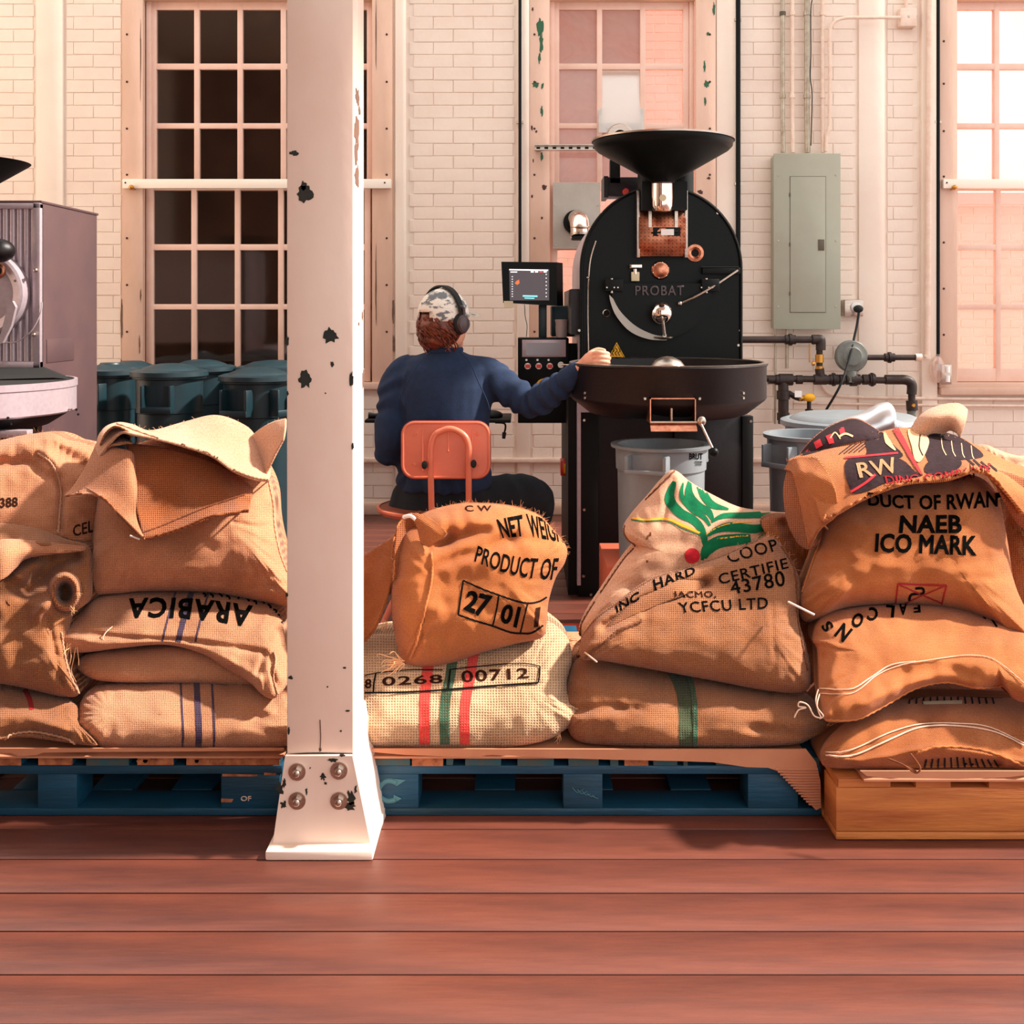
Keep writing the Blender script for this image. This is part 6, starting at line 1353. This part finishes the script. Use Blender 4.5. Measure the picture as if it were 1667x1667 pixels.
ptext('27', [(762, 960), (803, 970), (790, 1009), (754, 993)], M1, 'ink', .035, space=.9); ptext('01', [(820, 982), (849, 988), (841, 1023), (812, 1012)], M1, 'ink', .03, space=.9); ptext('1', [(872, 990), (880, 988), (876, 1020), (869, 1022)], M1, 'inkn', .01)
m = MB(); m.tube([P(657, 842, 2.845), P(668, 840, 2.83), P(677, 846, 2.82)], .005, 8); m.build('white_tape', M['white'], M1)
tuft(M1, 655, 1078, 2.70, 22, .05, (-.8, -.4, .2), 11, .0013); tuft(M1, 628, 1010, 2.82, 14, .03, (.1, -.2, -1), 12, .0006); fuzz(M1, 260, 5, (815, 900))
M5 = sack('brown lying sack with dark green stripe at the pallet right half', [(918, 1150), (925, 1100), (940, 1072), (970, 1062), (1050, 1078), (1150, 1098), (1250, 1110), (1300, 1122), (1325, 1140), (1345, 1170), (1352, 1188), (1320, 1203), (1290, 1213), (1200, 1218), (1100, 1217), (1000, 1214), (940, 1206), (922, 1180)], 2.66, 2.92, .12, .35, 'brown', spine=((985, 1142), (1260, 1165)), seed=23, creases=[([(940, 1158), (990, 1150), (1040, 1155)], 8, .02), ([(1015, 1145), (1035, 1160)], 5, -.012), ([(1220, 1185), (1300, 1195), (1345, 1185)], 9, .02), ([(940, 1170), (1000, 1168)], 10, -.008)])
pline([(1098, 1088), (1112, 1115), (1119, 1150), (1120, 1215)], 29, M5, 'sgreen2', 'woven_stripe'); pline([(1116, 1090), (1126, 1115), (1131, 1150), (1132, 1215)], 8, M5, 'sgreen', 'woven_stripe', off=.002)
ear(M5, [[(1330, 1176, 2.72), (1345, 1172, 2.70), (1352, 1178, 2.70)], [(1332, 1186, 2.69), (1346, 1184, 2.68), (1362, 1188, 2.68)], [(1328, 1196, 2.70), (1342, 1196, 2.69), (1352, 1196, 2.70)]], 'brown'); ear(M5, [[(945, 1060, 2.93), (955, 1056, 2.92), (965, 1062, 2.92)], [(938, 1068, 2.90), (950, 1070, 2.89), (962, 1072, 2.89)]], 'brown')
tuft(M5, 1350, 1183, 2.68, 14, .03, (1, -.2, .1), 13, .001); tuft(M5, 945, 1055, 2.9, 14, .03, (-1, -.2, .2), 14, .001)
M3 = sack('smooth tan sack with green leaf print and red dot behind the front sacks', [(1099, 766), (1125, 785), (1165, 808), (1210, 828), (1270, 836), (1320, 845), (1335, 900), (1325, 990), (1230, 1050), (1080, 1070), (975, 1060), (944, 1034), (948, 1012), (972, 975), (998, 935), (1020, 905), (1034, 889), (1020, 878), (1015, 862), (1030, 838), (1058, 806), (1080, 780)], 3.05, 3.26, .10, .2, 'smooth', spine=((1085, 900), (1220, 920)), seed=24,
   creases=[([(1093, 780), (1090, 820), (1075, 850)], 7, .014), ([(1040, 890), (1090, 880), (1130, 890)], 14, .008), ([(1000, 950), (1060, 960)], 12, .008), ([(1240, 870), (1280, 860), (1320, 870)], 12, .014)], lump=.008, wr=.003)
cord([(1098, 767), (1060, 805), (1028, 838), (1016, 862), (1022, 878), (1034, 889), (1018, 908), (998, 936), (970, 978), (948, 1014), (944, 1034)], M3, .0028, B['brown'])
for l_, w_ in (([(1098, 784), (1090, 812), (1106, 834), (1128, 846), (1142, 862), (1149, 890)], [6, 17, 16, 14, 12, 8]), ([(1112, 786), (1110, 808), (1126, 829), (1146, 842), (1156, 856)], [2, 8, 9, 8, 4]), ([(1123, 780), (1122, 806), (1137, 824), (1153, 833), (1161, 848)], [4, 15, 14, 12, 4]), ([(1134, 783), (1146, 806), (1160, 822), (1186, 829)], [6, 14, 12, 3]),
        ([(1158, 850), (1178, 840), (1217, 839), (1268, 836), (1275, 832)], [3, 9, 10, 12, 3]), ([(1152, 872), (1166, 863), (1190, 858), (1230, 861), (1262, 852)], [4, 10, 16, 14, 8]), ([(1145, 908), (1153, 893), (1172, 882), (1203, 878), (1222, 876)], [10, 20, 20, 18, 12]), ([(1149, 872), (1148, 890), (1143, 912)], [6, 6, 5])): pline(l_, w_, M3, 'gprint', 'leaf_print')
pline([(1027, 842), (1048, 846), (1085, 845), (1111, 855), (1140, 868)], [2, 3, 3, 5, 3], M3, 'yprint', 'leaf_print'); pline([(1027, 846), (1048, 849), (1085, 849), (1111, 861), (1140, 872)], 1.8, M3, 'gprint', 'leaf_print'); pline([(1150, 870), (1162, 862), (1185, 853), (1225, 849)], 1.5, M3, 'yprint', 'leaf_print'); pline([(1168, 877), (1195, 874), (1218, 872)], 2.2, M3, 'yprint', 'leaf_print')
ppoly([(1127+12.5*math.cos(a*math.pi/6), 905+12.5*math.sin(a*math.pi/6)) for a in range(12)], M3, 'red', 'red_dot_print')
M4 = sack('coarse brown sack with stencilled COOP lettering leaning across the green leaf sack', [(947, 1072), (945, 1045), (970, 1010), (1010, 980), (1060, 945), (1120, 925), (1180, 905), (1235, 880), (1255, 874), (1275, 890), (1295, 925), (1305, 960), (1300, 1005), (1312, 1050), (1320, 1095), (1312, 1124), (1260, 1126), (1150, 1106), (1040, 1086), (975, 1075)], 2.70, 3.0, .11, .13, 'brown', spine=((1060, 1025), (1240, 1020)), seed=25,
   creases=[([(985, 1020), (1040, 985), (1100, 962), (1150, 950)], 8, .04), ([(960, 1020), (1020, 975), (1090, 940), (1170, 915)], 12, -.025), ([(950, 1060), (1000, 1030), (1040, 1005)], 8, -.018), ([(1275, 890), (1290, 940), (1295, 1000)], 8, .012), ([(1255, 950), (1262, 1100)], 5, .004)], lump=.009)
sheet('mouth_fold', [[(946, 1040, 2.84), (985, 1000, 2.86), (1040, 958, 2.88), (1110, 930, 2.91), (1190, 903, 3.02)], [(955, 1048, 2.77), (1000, 1010, 2.78), (1050, 972, 2.80), (1115, 948, 2.83), (1190, 922, 2.98)], [(965, 1045, 2.76), (1005, 1015, 2.76), (1060, 990, 2.77), (1120, 966, 2.80), (1190, 942, 2.96)]], 'brown', M4, .005)
cord([(952, 1070), (985, 1045), (1010, 1025), (1045, 1010)], M4, .0035, B['brown']); cord([(1272, 890), (1292, 925), (1298, 970), (1298, 1005), (1306, 1050), (1314, 1090)], M4, .0025, B['brown'])
ptext('COOP', [(1180, 898), (1262, 877), (1268, 896), (1188, 917)], M4, 'ink', -.005, space=1.15); ptext('CERTIFIE', [(1168, 935), (1280, 908), (1284, 925), (1172, 952)], M4, 'ink', .0, space=1.1); ptext('43780', [(1186, 948), (1275, 928), (1279, 954), (1192, 968)], M4, 'ink', .0, space=1.1)
ptext('YCFCU LTD', [(1103, 981), (1250, 972), (1250, 991), (1108, 998)], M4, 'ink', .0, space=1.1); ptext('HARD', [(1062, 943), (1130, 922), (1133, 934), (1066, 962)], M4, 'ink', .02, space=1.1); ptext('JACMO,', [(1095, 964), (1165, 962), (1166, 976), (1098, 976)], M4, 'inkn', .01, space=1.1); ptext('INC', [(1000, 984), (1040, 962), (1042, 978), (1004, 998)], M4, 'ink', .02)
m = MB(); m.tube([P(952, 1062, 2.70), P(962, 1070, 2.67), P(972, 1078, 2.66)], .002, 6); m.build('tie_string', M['twine'], M4)
fuzz(M4, 100, 6, (870, 950))
# ---- right group
R3 = sack('lowest sack at the right edge, gold with white twine stitching', [(1336, 1236), (1340, 1212), (1370, 1180), (1420, 1150), (1500, 1135), (1600, 1135), (1720, 1145), (1760, 1190), (1740, 1258), (1650, 1252), (1600, 1250), (1500, 1252), (1420, 1252), (1350, 1250)], 2.53, 2.74, .09, .35, 'gold', seed=31, creases=[([(1340, 1232), (1400, 1240), (1470, 1225), (1520, 1215), (1600, 1228), (1680, 1245)], 6, -.014), ([(1480, 1243), (1560, 1240), (1620, 1243)], 9, .03), ([(1380, 1190), (1440, 1168), (1540, 1160)], 14, -.008)])
R2 = sack('gold sack with upside-down black letters, second from bottom at the right edge', [(1333, 1120), (1330, 1060), (1322, 1040), (1335, 1005), (1380, 990), (1440, 984), (1520, 984), (1600, 995), (1680, 1030), (1760, 1080), (1750, 1150), (1660, 1142), (1630, 1118), (1590, 1122), (1540, 1112), (1490, 1122), (1440, 1150), (1395, 1172), (1345, 1174), (1338, 1150)], 2.52, 2.88, .11, .22, 'gold', spine=((1430, 1065), (1620, 1070)), seed=32,
   creases=[([(1480, 1095), (1530, 1085), (1580, 1100)], 12, .012), ([(1400, 1150), (1450, 1125), (1510, 1108)], 8, -.010), ([(1340, 1070), (1332, 1110)], 10, .02)])
for g_, cx_, cy_, sz, an in (('N', 1373, 1030, 23, 218), ('O', 1396, 1010, 21, 205), ('C', 1421, 1000, 19, 195), ('L', 1449, 995, 17, 186), ('A', 1470, 992, 16, 180), ('F', 1493, 990, 13, 176), ('S', 1347, 1020, 16, 235), ('A', 1600, 1000, 16, 150), ('N', 1622, 1010, 16, 145)):
    a = math.radians(an); ux = np.array((math.cos(a), math.sin(a)))*sz*.42; uy = np.array((math.sin(a), -math.cos(a)))*sz*.58; c = np.array((cx_, cy_))
    ptext(g_, [c-ux+uy, c+ux+uy, c+ux-uy, c-ux-uy], R2, 'ink', .03)
def twine(pts, t_, w_=.0016):
    c = cat_np(np.array(pts, float), 8); m = MB(); m.tube([hit(x, y, t_, .002) for x, y in c], w_, 6, smooth=False); return m.build('twine_stitching', M['twine'], t_, 180)
twine([(1335, 1121), (1385, 1122), (1415, 1105), (1450, 1083), (1490, 1077)], R2); twine([(1335, 1129), (1380, 1130), (1400, 1122), (1430, 1098), (1470, 1082), (1530, 1072), (1580, 1067), (1620, 1075), (1667, 1112)], R2, .0012)
twine([(1345, 1225), (1372, 1224), (1400, 1215), (1450, 1192), (1500, 1179), (1560, 1178), (1610, 1184), (1667, 1210)], R3); twine([(1345, 1230), (1375, 1232), (1405, 1224), (1450, 1203), (1500, 1184), (1560, 1182), (1620, 1192), (1667, 1214)], R3, .002)
cord([(1345, 1172), (1395, 1170), (1440, 1148), (1490, 1120), (1540, 1110), (1590, 1119), (1630, 1116)], R2, .0028, B['gold']); cord([(1490, 1226), (1530, 1216), (1600, 1222), (1667, 1246)], R3, .0026, B['gold'])
for q in range(13): pline([(1482+q*11, 1132+abs(q-6)*-.4), (1480+q*11.5, 1146)], 3.2, R3, 'charc', 'black_stripe')
for q in range(12): pline([(1508+q*10, 1232+abs(q-5)*.8), (1505+q*11, 1250)], 3, R3, 'charc', 'black_stripe')
ppoly([(1502, 1142), (1567, 1140), (1566, 1146), (1504, 1147)], R3, 'creamtag', 'sewn_tag', smooth=False)
m = MB(); m.tube([P(1332, 1122, 2.50), P(1328, 1140, 2.49), P(1333, 1160, 2.48), P(1336, 1168, 2.48), P(1325, 1165, 2.48), P(1315, 1148, 2.48), P(1302, 1143, 2.48), P(1300, 1150, 2.48), P(1312, 1152, 2.48), P(1300, 1156, 2.48), P(1293, 1168, 2.48)], .0017, 6); m.tube([P(1334, 1130, 2.50), P(1330, 1150, 2.48), P(1340, 1165, 2.48), P(1334, 1170, 2.48)], .0015, 6); m.build('loose_twine', M['twine'], R2)
m = MB(); m.tube([P(1445, 1235, 2.46), P(1470, 1245, 2.44), P(1490, 1258, 2.43), P(1498, 1250, 2.43), P(1485, 1230, 2.45), P(1482, 1228, 2.45)], .002, 6); m.tube([P(1450, 1236, 2.46), P(1476, 1248, 2.44), P(1492, 1256, 2.43)], .0018, 6); m.build('loose_twine', B['deep'], R3)
R1 = sack('upright sack printed ICO MARK at right, its mouth folded back in printed folds', [(1298, 985), (1305, 955), (1320, 915), (1335, 870), (1365, 825), (1430, 795), (1520, 775), (1590, 775), (1625, 810), (1640, 880), (1652, 950), (1680, 1010), (1720, 1080), (1670, 1062), (1630, 1030), (1560, 995), (1470, 984), (1380, 990), (1330, 1010), (1308, 1010)], 2.82, 3.04, .17, .2, 'gold', spine=((1430, 900), (1540, 900)), seed=33,
   creases=[([(1590, 960), (1640, 980), (1690, 1030)], 10, .008), ([(1570, 940), (1630, 940)], 6, .006), ([(1340, 930), (1400, 945), (1450, 935)], 12, .006), ([(1560, 920), (1640, 905)], 8, .005)], lump=.01)
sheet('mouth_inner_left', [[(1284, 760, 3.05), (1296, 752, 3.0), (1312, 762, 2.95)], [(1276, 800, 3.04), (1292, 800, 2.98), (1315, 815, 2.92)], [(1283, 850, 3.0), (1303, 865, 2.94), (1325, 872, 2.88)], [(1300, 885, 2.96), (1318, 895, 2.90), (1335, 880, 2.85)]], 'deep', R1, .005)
sheet('mouth_left_flap', [[(1278, 765, 3.06), (1288, 750, 3.02), (1305, 744, 2.98), (1330, 745, 2.94)], [(1290, 770, 2.96), (1305, 772, 2.91), (1325, 778, 2.87), (1355, 782, 2.84)], [(1300, 800, 2.92), (1315, 812, 2.88), (1335, 825, 2.83), (1365, 828, 2.80)], [(1318, 890, 2.86), (1324, 880, 2.84), (1334, 862, 2.81), (1355, 845, 2.79)]], 'gold', R1, .006, lump=.012)
sheet('mouth_top_flap', [[(1283, 750, 3.12), (1330, 732, 3.18), (1400, 713, 3.23), (1470, 698, 3.26), (1540, 706, 3.26), (1590, 727, 3.20), (1640, 752, 3.14), (1710, 775, 3.10)], [(1290, 760, 2.99), (1340, 750, 3.0), (1400, 738, 3.03), (1470, 726, 3.06), (1540, 732, 3.06), (1590, 747, 3.04), (1640, 768, 3.0), (1710, 795, 2.98)], [(1322, 805, 2.86), (1355, 795, 2.86), (1400, 772, 2.87), (1470, 760, 2.89), (1540, 758, 2.89), (1590, 757, 2.90), (1628, 772, 2.87), (1700, 830, 2.88)], [(1338, 852, 2.79), (1362, 838, 2.78), (1405, 814, 2.78), (1470, 789, 2.79), (1540, 782, 2.80), (1590, 768, 2.80), (1622, 786, 2.81), (1665, 838, 2.83)]], 'gold', R1, .007, lump=.01)
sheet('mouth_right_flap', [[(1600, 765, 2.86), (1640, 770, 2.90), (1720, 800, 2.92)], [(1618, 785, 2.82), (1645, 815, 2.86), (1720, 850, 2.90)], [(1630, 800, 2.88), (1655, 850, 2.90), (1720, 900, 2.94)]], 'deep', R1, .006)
sheet('mouth_tip', [[(1482, 700, 3.24), (1500, 675, 3.30), (1530, 661, 3.32), (1560, 658, 3.30), (1575, 668, 3.26)], [(1498, 708, 3.18), (1515, 685, 3.16), (1535, 676, 3.16), (1558, 676, 3.16), (1572, 684, 3.17)], [(1520, 712, 3.2), (1535, 706, 3.2), (1546, 700, 3.18), (1556, 704, 3.16), (1562, 712, 3.16)]], 'smooth', R1, .006)
sheet('printed_mouth_back', [[(1300, 744, 3.2), (1325, 712, 3.28), (1360, 690, 3.34), (1395, 682, 3.36), (1430, 702, 3.30), (1452, 712, 3.26)], [(1310, 744, 3.16), (1335, 722, 3.16), (1365, 708, 3.17), (1400, 704, 3.18), (1430, 712, 3.18), (1450, 716, 3.2)], [(1325, 742, 3.14), (1345, 736, 3.13), (1370, 728, 3.13), (1400, 722, 3.14), (1430, 718, 3.16), (1450, 718, 3.18)]], 'charcb' if 'charcb' in B else 'deep', R1, .005)
for q in ([(1326, 722), (1336, 716), (1340, 726), (1330, 732)], [(1345, 712), (1354, 708), (1358, 722), (1350, 724)], [(1366, 700), (1372, 696), (1374, 704), (1368, 706)], [(1310, 738), (1317, 732), (1320, 738)]): ppoly(q, R1, 'red', 'print_mark', smooth=False)
ppoly([(1304, 742), (1330, 711), (1362, 691), (1394, 684), (1428, 702), (1440, 711), (1400, 718), (1360, 728), (1330, 738)], R1, 'charc', 'print_mark')
for q in ([(1326, 722), (1336, 716), (1340, 726), (1330, 732)], [(1345, 712), (1354, 708), (1358, 722), (1350, 724)], [(1366, 702), (1374, 697), (1376, 706), (1368, 709)]): ppoly(q, R1, 'red', 'print_mark', .0026, smooth=False)
pline([(1366, 713), (1376, 708), (1388, 712)], 3, R1, 'cprint', 'print_mark', .0026); pline([(1352, 716), (1360, 706), (1368, 716)], 2, R1, 'cprint', 'print_mark', .0026)
for q in ([(1410, 718), (1438, 708), (1452, 724), (1470, 745), (1440, 750), (1404, 752), (1412, 738)], [(1512, 706), (1545, 708), (1575, 722), (1600, 745), (1560, 752), (1518, 758), (1505, 735)], [(1378, 752), (1440, 744), (1470, 752), (1490, 770), (1500, 777), (1450, 786), (1405, 803), (1386, 800)], [(1515, 752), (1560, 750), (1562, 764), (1530, 775), (1505, 770)]): ppoly(q, R1, 'charc', 'print_mark')
pline([(1375, 748), (1420, 744), (1462, 740)], 3, R1, 'red', 'print_mark', .0026); pline([(1458, 700), (1470, 722), (1488, 755), (1500, 775)], [10, 9, 6, 3], R1, 'inkred', 'print_mark', .0026); pline([(1386, 803), (1410, 788), (1425, 775)], 4, R1, 'red', 'print_mark', .0026)
pline([(1440, 706), (1446, 722), (1458, 736)], [3, 9, 2], R1, 'cprint', 'print_mark', .003)
ppoly([(1478, 702), (1500, 706), (1512, 722), (1500, 752), (1490, 752), (1484, 730)], R1, 'cprint', 'print_mark', .003); pline([(1498, 708), (1496, 730), (1502, 745)], 2, R1, 'charc', 'print_mark', .0036)
for q in range(5): pline([(1366+q*8, 742-q), (1392+q*9, 722-q*2)], 1.6, R1, 'charc', 'print_mark')
for q in range(4): pline([(1532+q*16, 716+q*4), (1534+q*16, 732+q*4), (1540+q*15, 744+q*2)], 1.4, R1, 'cprint', 'print_mark', .0026)
for q in range(4): pline([(1572+q*12, 748+q*3), (1586+q*12, 760+q*3)], 3, R1, 'charc', 'print_mark', .0014)
ptext('RW', [(1394, 757), (1455, 747), (1466, 772), (1400, 781)], R1, 'cprint', .01, lift=.003); ptext('DING COMPANY', [(1440, 777), (1612, 757), (1614, 773), (1444, 791)], R1, 'red', .0, bend=5, lift=.003)
cord([(1338, 852), (1362, 838), (1405, 814), (1470, 789), (1540, 782), (1590, 768), (1622, 786), (1660, 835)], R1, .003, B['gold']); cord([(1345, 840), (1335, 880), (1320, 925), (1306, 965)], R1, .0028, B['gold'])
ptext('DUCT OF RWAN', [(1412, 803), (1624, 797), (1624, 825), (1414, 823)], R1, 'ink', .02, bend=6); ptext('NAEB', [(1466, 839), (1565, 838), (1566, 868), (1463, 868)], R1, 'ink', .03); ptext('ICO MARK', [(1426, 868), (1591, 872), (1590, 905), (1424, 899)], R1, 'ink', .03)
for l_, w_ in (([(1462, 950), (1500, 952), (1541, 953)], 3.4), ([(1462, 950), (1460, 965), (1458, 982)], 3), ([(1541, 953), (1537, 968), (1533, 984)], 3), ([(1462, 951), (1500, 968), (1533, 982)], 2.6), ([(1541, 953), (1500, 970), (1470, 984)], 2.2)): pline(l_, w_, R1, 'inkred')
pline([(1490, 958), (1502, 958), (1502, 966), (1484, 968), (1480, 978)], 4, R1, 'ink'); fuzz(R1, 160, 7, (770, 850))
for q in range(40):
    px = 1284+q*9; py = np.interp(px, [1283, 1330, 1400, 1470, 1540, 1590, 1640], [750, 732, 713, 698, 706, 727, 752]); tuft(R1, px, py+2, 3.2, 4, .012, (0, -.2, 1), q+160, .0004, spread=1.3, name='loose_fibres')
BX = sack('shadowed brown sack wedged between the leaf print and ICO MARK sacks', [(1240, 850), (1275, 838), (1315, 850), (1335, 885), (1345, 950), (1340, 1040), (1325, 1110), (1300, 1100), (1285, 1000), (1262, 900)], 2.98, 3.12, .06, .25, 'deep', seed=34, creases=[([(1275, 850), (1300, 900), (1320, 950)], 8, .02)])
R6 = sack('shaded sack partly cut by the right edge behind the ICO MARK sack', [(1640, 800), (1680, 780), (1760, 790), (1785, 900), (1790, 1060), (1770, 1185), (1700, 1195), (1665, 1150), (1655, 1030), (1640, 920)], 2.98, 3.15, .06, .25, 'brown', seed=35)
R5 = sack('sunlit sack top behind the ICO MARK sack at the right edge', [(1590, 745), (1592, 730), (1606, 724), (1625, 732), (1660, 742), (1740, 748), (1780, 800), (1790, 950), (1780, 1110), (1700, 1120), (1650, 1060), (1640, 900), (1600, 820)], 3.25, 3.4, .08, .25, 'smooth', seed=36, creases=[([(1600, 735), (1640, 750), (1700, 755)], 8, .015)]); fuzz(R5, 80, 8, (720, 760))
m = MB(); m.tube([P(1284, 980, 2.72), P(1300, 988, 2.66), P(1326, 1001, 2.64)], .0028, 8); m.build('white_stick', M['white'], None, label='thin pale stick poking out between brown COOP sack and ICO MARK sack', cat='stick')
# silver foil bag behind the sacks
t = thing('foil_bag', P(1420, 712, 3.7), 'shiny silver rolled foil bag lying behind the ICO MARK sack', 'bag')
m = MB(); m.tube([P(1335, 745, 3.46), P(1378, 715, 3.44), P(1412, 698, 3.43), P(1436, 688, 3.42), P(1444, 687, 3.42)], .060, 30); b_ = m.build('foil_roll', M['cloudy'], t, 180)
for v in b_.data.vertices: v.co += v.normal*.012*noise.noise(v.co*9)
m = MB(); m.tube([P(1455, 694, 3.42), P(1472, 696, 3.42), P(1492, 692, 3.43)], .022, 12, True, .5); m.build('foil_tail', M['cloudy'], t, 180)

for o in COL.objects:
    if o.parent is None and o.get('label'):
        n = o.name.split('.')[0]
        g = {'burlap_sack': 'burlap coffee sacks stacked on the pallets', 'pallet': 'pallets under the sacks', 'cardboard_sheet': 'cardboard sheets on the pallets', 'conduit': 'conduits above the electrical panel', 'vertical_pipe': 'long black pipes on the back wall', 'wall_pipe': 'cream pipes on the right wall'}.get(n)
        if n == 'round_bin': g = 'dark teal bins by the left window' if 'teal' in o['label'] else 'grey bins'
        if g: o['group'] = g
